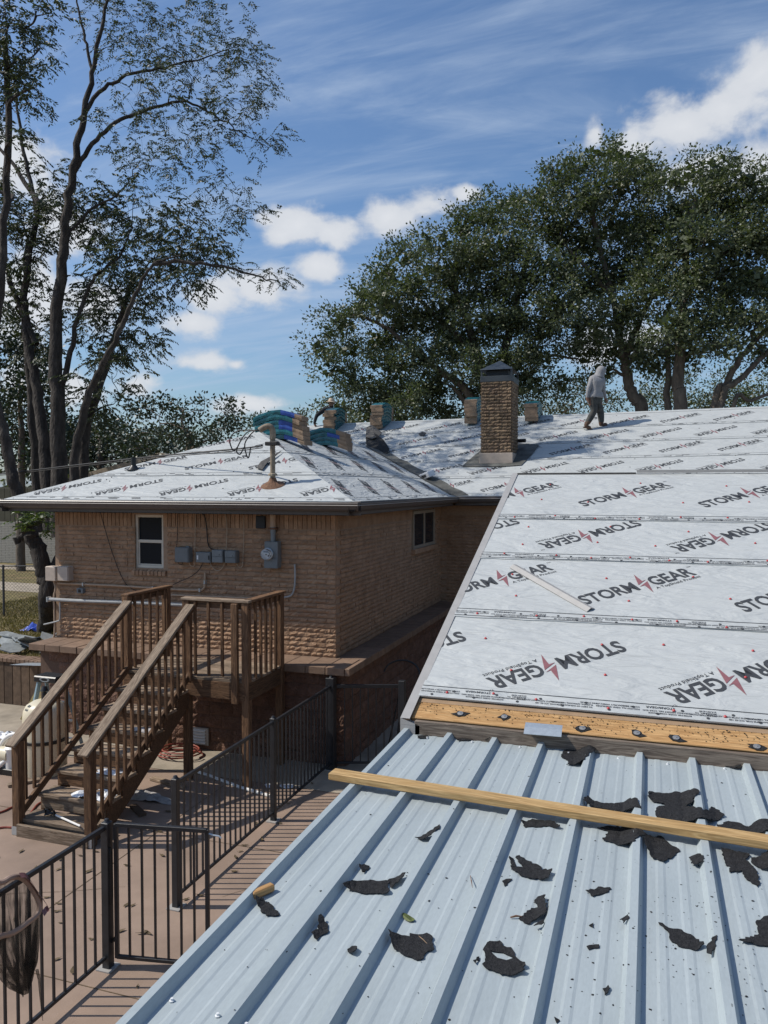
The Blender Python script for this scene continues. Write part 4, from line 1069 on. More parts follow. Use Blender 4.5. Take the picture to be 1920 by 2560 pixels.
# scraps of black roofing felt, traced on the metal
def crop(pts, ox, oy, s_): return [(ox + x * s_, oy + y * s_) for x, y in pts]
c_r2 = lambda p: crop(p, 1420, 1880, .3014); c_r3 = lambda p: crop(p, 960, 2100, .2893); c_4 = lambda p: crop(p, 960, 1800, .5787); c_2 = lambda p: crop(p, 0, 1800, .5787); c_w = lambda p: crop(p, 1030, 1720, .2833)
SCRAPS = [
 (c_r2([(665,350),(700,335),(800,335),(900,325),(1000,345),(1080,370),(1090,390),(1060,410),(1030,420),(1040,440),(980,455),(1010,470),(1060,505),(1105,510),(1110,530),(1170,500),(1180,475),(1220,463),(1300,525),(1180,590),(1130,605),(1000,590),(735,540),(730,460),(760,445),(805,440),(800,425),(710,410),(670,390)]), 'large anvil shaped piece of black felt above the loose timber'),
 (c_r2([(125,430),(160,390),(200,400),(300,415),(420,415),(520,410),(580,450),(610,515),(400,480),(200,450)]), 'black felt strip half hidden behind the middle of the timber'),
 (c_r2([(1230,610),(1330,565),(1420,580),(1480,610),(1560,600),(1659,610),(1700,640),(1700,720),(1500,680),(1350,640)]), 'black felt heap behind the right end of the timber'),
 (c_r2([(240,625),(330,600),(560,640),(600,680),(640,720),(590,750),(545,795),(440,770),(285,720),(340,650)]), 'gritty black shingle piece poking out below the timber'),
 (c_r2([(620,705),(770,690),(930,810),(880,850),(790,910),(690,870),(650,800)]), 'black fan shaped felt piece just below the timber'),
 (c_r2([(1003,873),(1080,870),(1110,900),(1132,962),(1045,945)]), 'small neat black parallelogram of felt below the timber'),
 (c_r2([(1270,800),(1500,840),(1510,855),(1470,880),(1560,970),(1590,1080),(1570,1110),(1460,1020),(1440,970),(1340,990),(1350,950),(1310,930),(1290,870)]), 'crumpled black felt with a long tongue at the right below the timber'),
 (c_r2([(1520,870),(1700,840),(1700,1000),(1560,940),(1520,910)]), 'black felt piece cut by the right picture edge below the timber'),
 (c_r2([(145,1140),(235,1120),(250,1105),(350,1115),(340,1150),(210,1188)]), 'black felt piece with a bright sliver of metal beside it'),
 (c_r2([(1265,95),(1380,85),(1435,130),(1420,140),(1310,115)]), 'thin black felt piece at the top right of the metal roof'),
 (c_w([(1335,545),(1370,530),(1450,550),(1625,565),(1600,600),(1560,620),(1530,670),(1480,683),(1360,675),(1385,660),(1375,640),(1315,600)]), 'black felt rag below the bare eave board'),
 (c_w([(45,415),(140,410),(143,430),(120,436),(50,435)]), 'little black felt chip at the top left corner of the metal roof'),
 (c_w([(385,460),(430,440),(460,430),(530,430),(535,450),(460,460)]), 'narrow leaf shaped black felt chip, second along the eave board'),
 (c_w([(607,435),(640,424),(690,425),(700,440),(690,452),(690,465),(655,465)]), 'notched black felt chip, third along the eave board'),
 (c_r3([(35,825),(150,820),(220,825),(222,797),(300,805),(370,795),(420,830),(418,880),(435,935),(360,970),(345,1015),(280,1020),(200,990),(90,940),(60,890)]), 'broad black felt piece with a straw lying on it'),
 (c_r3([(1135,145),(1170,127),(1250,170),(1345,215),(1365,240),(1350,258),(1400,245),(1455,275),(1425,335),(1280,330),(1180,300),(1100,245),(1160,225),(1205,225),(1160,170)]), 'forked black felt piece in the middle of the metal roof'),
 (c_r3([(1080,150),(1120,155),(1143,215),(1100,242)]), 'small black sliver left of the forked felt piece'),
 (c_r3([(1300,515),(1330,490),(1385,490),(1390,580),(1415,595),(1410,640),(1390,690),(1300,690),(1240,715),(1175,680),(1180,650),(1230,620),(1270,580),(1330,580),(1325,545)]), 'black felt piece shaped like a boot with a reddish stick at its tip'),
 (c_r3([(1295,750),(1330,732),(1380,735),(1385,765),(1360,780)]), 'small black chip under the boot shaped felt'),
 (c_r3([(1020,355),(1080,325),(1110,330),(1040,385)]), 'small slanting black chip below the forked felt'),
 (c_r3([(30,340),(160,297),(188,310),(140,365),(75,405),(55,380)]), 'black felt chip with a splinter of wood on its edge'),
 (c_r3([(770,1040),(820,995),(822,1030),(800,1035),(790,1060)]), 'tiny black flake left of the holed felt ring'),
 (c_4([(1185,870),(1250,895),(1270,895),(1340,930),(1385,975),(1350,988),(1270,970),(1235,940),(1225,905)]), 'long tapering black felt piece at the lower right'),
 (c_4([(1395,1005),(1420,965),(1440,965),(1435,1010),(1415,1035),(1395,1020)]), 'black hourglass felt chip at the lower right'),
 (c_4([(1530,955),(1620,915),(1610,860),(1680,845),(1680,970)]), 'black felt piece cut by the right picture edge near the bottom'),
 (c_4([(945,1155),(970,1143),(970,1165),(955,1180)]), 'round black chip low in the middle of the metal roof'),
 (c_4([(735,1280),(760,1290),(745,1300)]), 'black chip at the bottom edge of the picture'),
 (c_4([(875,970),(900,964),(930,965),(930,980),(905,978),(885,985)]), 'thin black felt chip between two low ribs'),
 (c_4([(1020,870),(1055,865),(1060,890),(1035,893)]), 'square black chip left of the long tapering felt'),
 (c_4([(885,880),(905,870),(905,890)]), 'tiny black triangle left of the square chip'),
 (c_4([(590,440),(640,425),(740,435),(760,465),(700,455),(610,458)]), 'curled grey black felt strip under the timber'),
 (c_4([(133,505),(190,490),(240,478),(240,497),(185,522)]), 'black wedge of felt left below the timber'),
 (c_2([(1105,775),(1135,770),(1175,795),(1210,835),(1150,840),(1125,820)]), 'black felt piece touching the orange wood block'),
 (c_2([(1345,925),(1375,905),(1375,870),(1385,855),(1415,875),(1415,915),(1385,925),(1370,945)]), 'ragged black felt scrap right of the first rib'),
 (c_2([(1480,725),(1530,695),(1600,685),(1680,695),(1680,745),(1580,745)]), 'black spearhead felt piece in the left of the metal roof'),
 (c_2([(1550,635),(1595,625),(1590,640),(1565,655)]), 'small black chip above the spearhead felt'),
 (c_2([(1500,985),(1520,970),(1543,985),(1525,1010)]), 'small black chip with a splinter hanging from it'),
]
def metal_point(px_, py_):
    return on_plane(px_, py_, (0, MY1, mz(MY1) + .012), Vector((0, -MSL, 1)))
def drape(x, y):
    h_ = max(rib_profile(x - MX0 + d_) - abs(d_) * .55 for d_ in (-.06, -.045, -.03, -.015, 0, .015, .03, .045, .06))
    return mz(y) + max(h_, 0)
def felt_piece(name, outline, label, hole=None, mat='felt', curl=.007, rs=0, group='scraps of black roofing felt on the metal roof', cat='felt scrap'):
    rr_ = random.Random(rs)
    pts = [metal_point(*p) for p in outline]
    cx_ = sum(p.x for p in pts) / len(pts); cy_ = sum(p.y for p in pts) / len(pts)
    ring = []
    for i in range(len(pts)):                       # ragged edge
        p, q = pts[i], pts[(i + 1) % len(pts)]; L_ = (q - p).length; m = max(1, int(L_ / .012))
        nx_, ny_ = -(q.y - p.y) / max(L_, 1e-6), (q.x - p.x) / max(L_, 1e-6)
        for j in range(m):
            t_ = j / m; e_ = rr_.uniform(-1, 1) * .006 if j else 0
            ring.append((p.x + (q.x - p.x) * t_ + nx_ * e_, p.y + (q.y - p.y) * t_ + ny_ * e_))
    bm = bmesh.new()
    vs = [bm.verts.new((x, y, 0)) for x, y in ring]
    es = [bm.edges.new((vs[i], vs[(i + 1) % len(vs)])) for i in range(len(vs))]
    if hole:
        hv = [bm.verts.new((metal_point(*p).x, metal_point(*p).y, 0)) for p in hole]
        es += [bm.edges.new((hv[i], hv[(i + 1) % len(hv)])) for i in range(len(hv))]
    bmesh.ops.triangle_fill(bm, use_beauty=True, use_dissolve=False, edges=es)
    for _ in range(3):
        long = [e for e in bm.edges if e.calc_length() > .035]
        if long: bmesh.ops.subdivide_edges(bm, edges=long, cuts=1, use_grid_fill=False); bmesh.ops.triangulate(bm, faces=bm.faces[:])
    ph = rr_.uniform(0, 6)
    for v_ in bm.verts:
        x, y = v_.co.x, v_.co.y
        rim_ = min(1, math.hypot(x - cx_, y - cy_) / .12)
        v_.co.z = drape(x, y) + .004 + curl * rim_ * (.5 + .5 * math.sin(x * 23 + y * 17 + ph)) * rim_
    for v_ in bm.verts: v_.co.x -= cx_; v_.co.y -= cy_
    bmesh.ops.recalc_face_normals(bm, faces=bm.faces[:])
    if sum(f.normal.z for f in bm.faces) < 0: bmesh.ops.reverse_faces(bm, faces=bm.faces[:])
    me = bpy.data.meshes.new(name); bm.to_mesh(me); bm.free(); set_mats(me, mat)
    o = new_obj(name, me, None, Matrix.Translation((cx_, cy_, 0)))
    md = o.modifiers.new('thickness', 'SOLIDIFY'); md.thickness = .0028; md.offset = 1
    return tag(o, label, cat, group)
for i, (ol, lb) in enumerate(SCRAPS): felt_piece('felt_scrap', ol, lb, rs=i)
felt_piece('felt_scrap', c_r3([(890,885),(1000,857),(1030,900),(1100,915),(1150,1010),(1220,1070),(1200,1150),(1130,1160),(1075,1170),(900,1110),(848,1065),(875,1045),(855,940)]),
           'black felt ring with an almond shaped hole in it', hole=c_r3([(915,950),(1030,960),(1125,1010),(1060,1025),(980,1005)]), rs=77)
# loose grit and flakes
b = MB(); rr = random.Random(12)
for i in range(1000):
    if rr.random() < .6: x, y = rr.gauss(.25, .5), rr.gauss(3.0, .5)
    else: x, y = rr.uniform(-1.5, 2.2), rr.uniform(1.6, 5.0)
    if not (MX0 + .05 < x < 3 and y < 5.0): continue
    s_ = rr.choice((.0012, .0016, .002, .003, .003, .0055)); n_ = 5; zz = mz(y) + rib_profile(x - MX0) + .0025
    b.poly([(x + s_ * rr.uniform(.5, 1.5) * math.cos(2 * math.pi * j / n_), y + s_ * rr.uniform(.5, 1.5) * math.sin(2 * math.pi * j / n_), zz) for j in range(n_)])
tag(stuff(b.build('loose_grit', 'felt')), 'black shingle grit sprinkled over the metal roof', 'grit')
# bits among the scraps
def on_metal_stick(name, a, c_, r_, mat, label, cat):
    p, q = metal_point(*a), metal_point(*c_); p.z = drape(p.x, p.y) + r_ + .004; q.z = drape(q.x, q.y) + r_ + .004
    b = MB(); m_ = (p + q) / 2 + Vector((0, 0, r_)); b.tube([p, m_, q], [r_ * .7, r_, r_ * .4], 6); return tag(b.build(name, mat), label, cat)
on_metal_stick('wood_stick', (1276, 2291), (1305, 2290), .004, 'rust', 'short reddish stick beside the boot shaped felt', 'stick')
on_metal_stick('straw', (1043, 2333), (1070, 2358), .0018, 'kraft', 'pale straw lying on the broad black felt', 'straw')
on_metal_stick('pine_needle', (1176, 2186), (1181, 2228), .0022, 'rust', 'brown pine needle left of the boot shaped felt', 'needle')
p = metal_point(655, 2232); p.z = mz(p.y)
wb = board('wood_block', p + Vector((-.022, -.048, .020)), p + Vector((.026, .048, .020)), .034, .03, 'deck_board', None)
tag(wb, 'short orange wood block near the left edge of the metal roof', 'wood block')
p = metal_point(1021, 2291)
b = MB(); b.poly([(p.x + .032 * math.cos(a_ * .5236) * .9 + .01 * math.sin(a_ * .5236), p.y + .014 * math.sin(a_ * .5236) - .02 * math.cos(a_ * .5236), mz(p.y) + .008 + .004 * math.cos(a_)) for a_ in range(12)])
tag(b.build('green_leaf', 'green_leaf'), 'single green leaf lying between the metal ribs', 'leaf')
# bent flashing offcut on the eave board, long drip edge piece on the sheet
def angle_piece(p0, p1, w1_, w2_, mat, name, label, cat, hint, up=.0, bend=.6):
    p0, p1 = Vector(p0), Vector(p1); F_ = frame_from(p1 - p0, Vector(hint)); y_ = F_.col[1]; z_ = F_.col[2]
    b = MB(); th = .003
    for off in (0,):
        a0, a1 = p0 - y_ * w1_ + z_ * up, p1 - y_ * w1_ + z_ * up; c0, c1 = p0 + z_ * (up + .02), p1 + z_ * (up + .02); d0, d1 = p0 + y_ * w2_ + z_ * (up + .02 - w2_ * bend), p1 + y_ * w2_ + z_ * (up + .02 - w2_ * bend)
        for s0, s1, t0, t1 in ((a0, a1, c0, c1), (c0, c1, d0, d1)):
            b.hexa([s0, s1, t1, t0, s0 + z_ * th, s1 + z_ * th, t1 + z_ * th, t0 + z_ * th])
    return tag(b.build(name, mat), label, cat)
nP = Vector((0, -PS, 1)).normalized()
q0 = on_plane(1313, 1826, (0, PY0, PZ0), nP); q1 = on_plane(1406, 1834, (0, PY0, PZ0), nP)
angle_piece(q0 + Vector((0, -.02, .01)), q1 + Vector((0, -.02, .01)), .055, .05, 'galvanised', 'flashing_offcut', 'short bright metal flashing offcut hooked over the bare eave board', 'flashing', (0, -.2, 1), up=.0, bend=-.1)
q0 = on_plane(1283, 1416, (0, PY0, PZ0 + .016), nP); q1 = on_plane(1477, 1526, (0, PY0, PZ0 + .016), nP)
angle_piece(q0, q1, .042, .04, 'drip_edge', 'drip_edge_length', 'long grey metal drip edge lying loose on the white sheet', 'flashing', nP, bend=.45)

# ================================================================== DECK AND STAIRS
DZ = 1.44; DXL, DXM, DXR = -6.89, -5.92, -5.02; DYF, DYB = 9.15, 10.12
W = 'weathered_wood'
deck = thing('wooden_stairs', 'weathered wooden landing and stairs with railings against the brick wall', 'stairs', (-6.0, 8.2, 0))
# landing boards run along x
y = DYF - .05; i = 0
while y < DYB - .05:
    board('deck_plank', (DXL - .03 + rr.uniform(-.01, .01), y + .045, DZ - .019), (DXR + .06 + rr.uniform(-.015, .015), y + .045, DZ - .019 + rr.uniform(-.002, .002)), .086, .036, 'grey_wood', deck); y += .093
board('rim_joist', (DXL - .02, DYF - .035, DZ - .155), (DXR, DYF - .035, DZ - .155), .04, .23, W, deck)
board('rim_joist', (DXR + .035, DYF - .03, DZ - .155), (DXR + .035, DYB, DZ - .155), .04, .23, W, deck)
board('rim_joist', (DXL - .035, DYF - .03, DZ - .155), (DXL - .035, DYB, DZ - .155), .04, .23, W, deck)
RT = 2.50
P = .10
for (x, y, z0, z1, m_) in ((DXL, DYF, 0, RT - .035, W), (DXM, DYF, 0, RT - .035, W), (DXR, DYF, 0, RT - .04, W), (DXR + .02, DYB - .03, 0, RT - .03, W), (DXL, DYB - .03, 0, RT - .03, W)):
    board('post', (x, y, z0), (x, y, z1), P, P, m_, deck, hint=(0, 1, 0), bevel=.006)
board('post', (DXR - .13, DYF - .075, DZ - .31), (DXR - .13, DYF - .075, RT - .045), .09, .06, W, deck, hint=(0, 1, 0), bevel=.006)
# landing rails: cap, under rail, balusters
def rail(p0, p1, n_, dirn, cap=True, low=.10, mat=W, top=RT):
    p0, p1 = Vector(p0), Vector(p1)
    board('rail_cap', p0 + Vector((0, 0, top - .018)), p1 + Vector((0, 0, top - .018)), .125, .036, 'grey_wood' if dirn == 'x' else W, deck, bevel=.005)
    board('rail', p0 + Vector((0, 0, top - .085)), p1 + Vector((0, 0, top - .085)), .035, .088, W, deck)
    off = Vector((0, -.035, 0)) if dirn == 'x' else Vector((.035, 0, 0))
    for i in range(n_):
        t_ = (i + 1) / (n_ + 1); q = p0 + (p1 - p0) * t_ + off
        board('baluster', q + Vector((0, 0, DZ - low)), q + Vector((0, 0, top - .042)), .036, .036, W, deck, hint=(0, 1, 0), cut0=.014)
rail((DXM - .06, DYF, 0), (DXR + .07, DYF, 0), 4, 'x', low=-.03)
rail((DXR + .01, DYF + .02, 0), (DXR + .03, DYB + .05, 0), 6, 'y', low=.02)
rail((DXL, DYF - .05, 0), (DXL, DYB + .05, 0), 5, 'y', low=.0)
# stair flights: stringers, treads, risers
SY0 = 7.10; RUN = 0.285; RISE = 0.18; NS = 8
SXL, SXR = -6.84, -5.86
for sx_ in (SXL + .03, SXR - .03):
    st = MB(); t_ = .02
    sec = [(SY0 + .03, .0, RISE - .04)]                       # y, underside, top of each notch
    under = lambda y: max(0.0, (y - SY0 - .34) * .618)
    for k in range(1, NS):
        y0_ = SY0 + RUN * (k - 1) + .03; y1_ = min(y0_ + RUN, DYF - .06); zt_ = RISE * k - .04
        q = [(y0_, under(y0_)), (y1_, under(y1_)), (y1_, zt_), (y0_, zt_)]
        lo_ = [(sx_ - t_, y, z) for y, z in q]; hi_ = [(sx_ + t_, y, z) for y, z in q]
        st.poly(lo_); st.poly(hi_[::-1]); st.poly([lo_[0], hi_[0], hi_[1], lo_[1]]); st.poly([lo_[3], lo_[2], hi_[2], hi_[3]])
        zp = RISE * (k - 1) - .04 if k > 1 else 0
        st.poly([(sx_ - t_, y0_, max(zp, 0)), (sx_ + t_, y0_, max(zp, 0)), (sx_ + t_, y0_, zt_), (sx_ - t_, y0_, zt_)])
    st.build('stringer', W, deck)
for k in range(1, NS):
    yk = SY0 + RUN * (k - 1); zk = RISE * k
    wdt = (SXL + .0, SXR - .0)
    for j in range(2):
        board('tread', (wdt[0] + rr.uniform(-.01, .01), yk + .055 + j * .142, zk - .02 + rr.uniform(-.002, .002)), (wdt[1] + rr.uniform(-.01, .01), yk + .055 + j * .142, zk - .02), .137, .04, 'grey_wood', deck)
    board('riser', (wdt[0] + .04, yk + .02, zk - RISE / 2 - .02), (wdt[1] - .04, yk + .02, zk - RISE / 2 - .02), .03, RISE - .045, 'grey_wood' if k < 3 else W, deck)
board('bottom_step', (SXL + .03, SY0 - .075, .07), (SXR + .03, SY0 - .075, .07), .04, .14, 'grey_wood', deck)
# newels at the foot and sloping rails
NT = 1.10
for sx_ in (SXL, SXR + .02):
    board('newel', (sx_, SY0 - .02, .0), (sx_, SY0 - .02, NT - .02), P, P, W, deck, hint=(0, 1, 0), bevel=.006)
    pl = MB(); pl.box((sx_ - .054, SY0 - .075, .004), (sx_ + .054, SY0 - .071, .10)); pl.build('post_anchor', 'galvanised', deck)
slope = (2.385 - NT) / (DYF - SY0)
for sx_, side in ((SXL, -1), (SXR + .02, 1)):
    a = Vector((sx_, SY0 - .13, NT - .07)); c_ = Vector((sx_, DYF - .03, NT + (DYF - SY0) * slope))
    nrm = Vector((0, -slope, 1)).normalized()
    board('rail_cap', a + nrm * .02, c_ + nrm * .02, .135, .036, 'grey_wood', deck, hint=nrm, bevel=.006)
    board('rail', a - nrm * .045 + Vector((0, .06, .04)), c_ - nrm * .045, .035, .09, W, deck, hint=nrm)
    lo0 = Vector((sx_, SY0 + .03, .24)); lo1 = Vector((sx_, DYF - .05, .24 + (DYF - SY0 - .08) * slope))
    board('bottom_rail', lo0, lo1, .04, .088, W, deck, hint=nrm)
    for i in range(14):
        y = SY0 + .13 + i * .138
        if y > DYF - .08: break
        zt = NT + (y - SY0) * slope - .03; zb = .24 + (y - SY0 - .03) * slope
        ox = sx_ + side * .037
        board('baluster', (ox, y, zb - (.07 if side > 0 else .0) + .02), (ox, y, zt), .036, .036, W, deck, hint=(0, 1, 0), cut0=.015)
# things left on the stairs
def crumple(name, c_, sx, sy, sz, mat, label, cat, rs, nu=22, nv=12):
    rr_ = np.random.default_rng(rs); b = MB()
    ph = rr_.uniform(0, 6, 8); fr = rr_.uniform(2, 7, 8)
    for i in range(nu):
        for j in range(nv):
            u = i / (nu - 1) * 2 - 1; v = j / (nv - 1) * 2 - 1
            d = max(0, 1 - (u * u + v * v) * .62)
            h_ = sz * d * (.55 + .3 * math.sin(fr[0] * u + ph[0] + 2 * v) + .25 * math.sin(fr[1] * v * 1.3 + ph[1] + u * 3)) + sz * .18 * rr_.uniform(-1, 1) * d
            e_ = 1 + .12 * math.sin(3 * math.atan2(v, u) + ph[2]) + .08 * math.sin(7 * math.atan2(v, u) + ph[3])
            q = max(abs(u), abs(v)) or 1; l_ = math.hypot(u, v) or 1
            b.v.append((c_[0] + sx * u * e_ * (q / l_ * .35 + .65), c_[1] + sy * v * e_ * (q / l_ * .35 + .65), c_[2] + max(.003, h_) + .003))
    for i in range(nu - 1):
        for j in range(nv - 1): b.f.append((i * nv + j, (i + 1) * nv + j, (i + 1) * nv + j + 1, i * nv + j + 1)); b.m.append(0)
    return tag(b.build(name, mat, smooth=False), label, cat)
crumple('plastic_bag', (-6.12, SY0 + RUN + .13, RISE * 2), .26, .12, .10, 'bag_white', 'crumpled silvery plastic bag on the second stair tread', 'bag', 5)
crumple('rag', (-6.10, SY0 + RUN + .10, RISE * 2 + .075), .055, .035, .035, 'kraft', 'small brown rag on top of the silvery bag', 'rag', 6, 8, 6)
crumple('cloth', on_z(640, 1992, 0) + Vector((-2.2, .0, 0)) * 0 + Vector((0, 0, 0)), .45, .10, .09, 'bag_plain', 'long pale cloth bundle on the ground right of the stairs', 'cloth', 8) if False else None
p = on_z(372, 1998, 0); crumple('cloth', (p.x, p.y, 0), .42, .10, .10, 'bag_plain', 'pale cloth bundle lying on the ground right of the stairs', 'cloth', 8)
b = MB(); b.tube([(-6.45, SY0 + .13, RISE + .028), (-5.98, SY0 - .02, RISE + .028)], .012, 8); pole = b.build('pool_pole', 'pvc_white'); tag(pole, 'white pole end with a black clip lying on the bottom step', 'pole')
b = MB()
for k in range(7): b.tube([(-6.5 + rr.uniform(-.13, .06), SY0 + .12 + rr.uniform(-.03, .06), RISE + .02), (-6.5 + rr.uniform(-.13, .08), SY0 + .14 + rr.uniform(-.04, .06), RISE + .04 + rr.uniform(0, .05)), (-6.45, SY0 + .13, RISE + .03)], .009, 5)
b.build('clip', 'plastic_black', pole)

# ================================================================== POOL FENCE
FB = 'fence_black'; FT = 1.21
fence_x = -4.22
def fence_post(x, y, h_, parent, w_=.062, plate=True, ball=True):
    b = MB(); b.box((x - w_ / 2, y - w_ / 2, 0.006), (x + w_ / 2, y + w_ / 2, h_)); o = b.build('post', FB, parent, bevel=.004)
    if plate: p_ = MB(); p_.box((x - .07, y - .07, 0.002), (x + .07, y + .07, .012)); p_.build('base_plate', 'drip_edge', o)
    if ball: p_ = MB(); p_.lathe([(0, .03), (.018, .024), (.024, .008), (.03, 0)], (x, y, h_), 8); p_.build('post_cap', 'fence_black', o, smooth=True)
    return o
def fence_panel(root, p0, p1, n_, z0=.105, z1=FT - .02, top=(.034, .036)):
    p0, p1 = Vector(p0), Vector(p1); d = (p1 - p0).normalized()
    board('top_rail', p0 + Vector((0, 0, z1)), p1 + Vector((0, 0, z1)), top[0], top[1], FB, root, bevel=.003)
    board('bottom_rail', p0 + Vector((0, 0, z0)), p1 + Vector((0, 0, z0)), .028, .028, FB, root, bevel=.003)
    for i in range(n_):
        q = p0 + (p1 - p0) * ((i + 1) / (n_ + 1))
        board('picket', q + Vector((0, 0, z0)), q + Vector((0, 0, z1)), .0165, .0165, FB, root, hint=(d.y, -d.x, 0), bevel=.0)
f1 = thing('pool_fence', 'black metal picket fence between the open gate and the house corner', 'fence', (fence_x, 8.2, 0), 'black pool fence runs')
fence_post(fence_x, 6.30, FT + .03, f1); fence_post(fence_x, 8.33, FT + .03, f1); fence_post(fence_x + .0, 10.12, FT + .10, f1, w_=.12)
fence_panel(f1, (fence_x, 6.33, 0), (fence_x, 8.30, 0), 17); fence_panel(f1, (fence_x, 8.36, 0), (fence_x, 10.08, 0), 15)
f2 = thing('pool_fence', 'black metal picket fence at the lower left with the leaf net on it', 'fence', (fence_x, 3.8, 0), 'black pool fence runs')
fence_post(fence_x, 5.31, FT + .02, f2, w_=.07); fence_post(fence_x, 2.90, FT + .02, f2)
fence_panel(f2, (fence_x, 2.93, 0), (fence_x, 5.27, 0), 19); fence_panel(f2, (fence_x, .6, 0), (fence_x, 2.87, 0), 18)
fence_post(fence_x, .57, FT + .02, f2)
f3 = thing('pool_fence', 'short dark fence run in the shade between house corner and patio', 'fence', (-3.7, 10.2, 0), 'black pool fence runs')
fence_panel(f3, (-4.14, 10.13, 0), (-3.3, 10.42, 0), 7, top=(.034, .05)); fence_post(-3.27, 10.43, FT + .06, f3, w_=.09, ball=False)
# gate, standing open toward the camera's side
gate = thing('pool_gate', 'black metal gate standing open with a spring hinge', 'gate', (-4.15, 5.32, 0))
g0, g1 = Vector((-4.145, 5.33, 0)), Vector((-3.37, 5.47, 0)); gd = (g1 - g0).normalized()
for q in (g0, g1): board('stile', q + Vector((0, 0, .09)), q + Vector((0, 0, FT + .01)), .032, .032, FB, gate, hint=(gd.y, -gd.x, 0), bevel=.003)
board('top_rail', g0 + Vector((0, 0, FT)), g1 + Vector((0, 0, FT)), .036, .034, FB, gate, bevel=.003); board('bottom_rail', g0 + Vector((0, 0, .10)), g1 + Vector((0, 0, .10)), .03, .03, FB, gate, bevel=.003)
for i in range(6):
    q = g0 + (g1 - g0) * ((i + 1) / 7); board('picket', q + Vector((0, 0, .1)), q + Vector((0, 0, FT)), .0165, .0165, FB, gate, hint=(gd.y, -gd.x, 0), bevel=0)
b = MB()
hx, hy = -4.185, 5.325
b.tube([(hx, hy - .02, 1.02), (hx, hy - .02, .98), (hx, hy - .02, .62), (hx, hy - .02, .55)], [.010, .019, .019, .012], 10)
for k in range(16): zz = .64 + k * .0215; b.tube([(hx, hy - .02, zz), (hx, hy - .02, zz + .010)], [.0215, .0215], 10)
b.build('spring_hinge', 'plastic_black', gate)
b = MB(); b.tube([(hx - .03, hy, .23), (hx, hy, .22), (hx + .03, hy, .26)], .014, 8); b.build('hinge', 'plastic_black', gate)
b = MB(); b.tube([g1 + Vector((0, 0, FT - .02)), g1 + Vector((.05, .01, FT - .035)), g1 + Vector((.10, .02, FT - .04)), g1 + Vector((.12, .02, FT - .055))], .007, 6); b.build('latch', 'galvanised', gate)

# leaf net hooked over the fence
net = thing('leaf_net', 'black mesh pool leaf net with a brown frame hanging on the fence', 'pool net', (-4.1, 4.0, .5))
NX = fence_x + .14
npx = [(-60, 2215), (0, 2208), (25, 2195), (45, 2192), (62, 2200), (80, 2222), (96, 2252), (98, 2275), (90, 2290), (70, 2306), (40, 2328), (10, 2338), (-60, 2345)]
ring = [on_x(x, y, NX + .05 * math.sin((y - 2200) / 60)) for x, y in npx]
def smooth_line(pts, n_=4, closed=False):
    out = []; N = len(pts)
    for i in range(N - (0 if closed else 1)):
        p0, p1, p2, p3 = pts[(i - 1) % N if closed else max(i - 1, 0)], pts[i], pts[(i + 1) % N], pts[(i + 2) % N if closed else min(i + 2, N - 1)]
        for k in range(n_):
            t_ = k / n_; out.append(.5 * ((2 * p1) + (p2 - p0) * t_ + (2 * p0 - 5 * p1 + 4 * p2 - p3) * t_ ** 2 + (3 * p1 - p0 - 3 * p2 + p3) * t_ ** 3))
    if not closed: out.append(pts[-1])
    return out
ring = smooth_line(ring, 4, True)
b = MB(); b.tube(ring + [ring[0]], .019, 8); b.build('frame', 'net_frame', net, smooth=True)
band = [on_x(x, y, NX + .02) for x, y in ((47, 2182), (62, 2182), (72, 2193), (90, 2222), (116, 2259), (112, 2268), (104, 2278))]
b = MB(); bs = smooth_line(band, 3)
for i in range(len(bs) - 1):
    t0, t1 = Vector((.05, 0, 0)), Vector((.05, 0, 0)); dn0 = Vector((0, -.03, -.012))
    b.poly([bs[i], bs[i + 1], bs[i + 1] + t1 + dn0, bs[i] + t0 + dn0])
b.build('frame_band', 'net_band', net)
bag = MB(); tipc = on_x(70, 2468, NX); NR = len(ring); rows = 14; ph_ = random.Random(2)
wob = [ph_.uniform(-1, 1) for _ in range(NR)]
for j in range(rows + 1):
    t_ = j / rows
    for i in range(NR):
        p = ring[i]; q = tipc + (p - Vector((p.x, tipc.y, p.z))) * .14 + Vector((0, 0, (.05 * wob[i])))
        s_ = t_ ** 1.15; m_ = p.lerp(q, s_); m_.z -= .10 * math.sin(math.pi * t_) * (.5 if p.z > ring[0].z else 1)
        m_.x += .03 * math.sin(i * 1.7 + t_ * 4) * math.sin(math.pi * t_); m_.y += .025 * wob[i] * math.sin(math.pi * t_)
        bag.v.append(tuple(m_))
for j in range(rows):
    for i in range(NR): i2 = (i + 1) % NR; bag.f.append((j * NR + i, j * NR + i2, (j + 1) * NR + i2, (j + 1) * NR + i)); bag.m.append(0)
bag.f.append(tuple(rows * NR + i for i in range(NR))); bag.m.append(0)
bag.build('net_bag', 'net_mesh', net, smooth=True)
tl = [on_x(x, y, NX - .02) for x, y in ((92, 2425), (98, 2450), (101, 2490), (105, 2535), (107, 2552))]
b = MB(); b.tube(tl, [.012, .010, .008, .004, .002], 5); b.build('cord_tail', 'net_mesh', net)
b = MB(); pA = ring[-1].lerp(ring[0], .5); b.tube([on_x(-60, 2280, NX), on_x(-200, 2240, NX + .3), Vector((-3.4, 1.2, .5))], .014, 8); b.build('handle', 'galvanised', net)

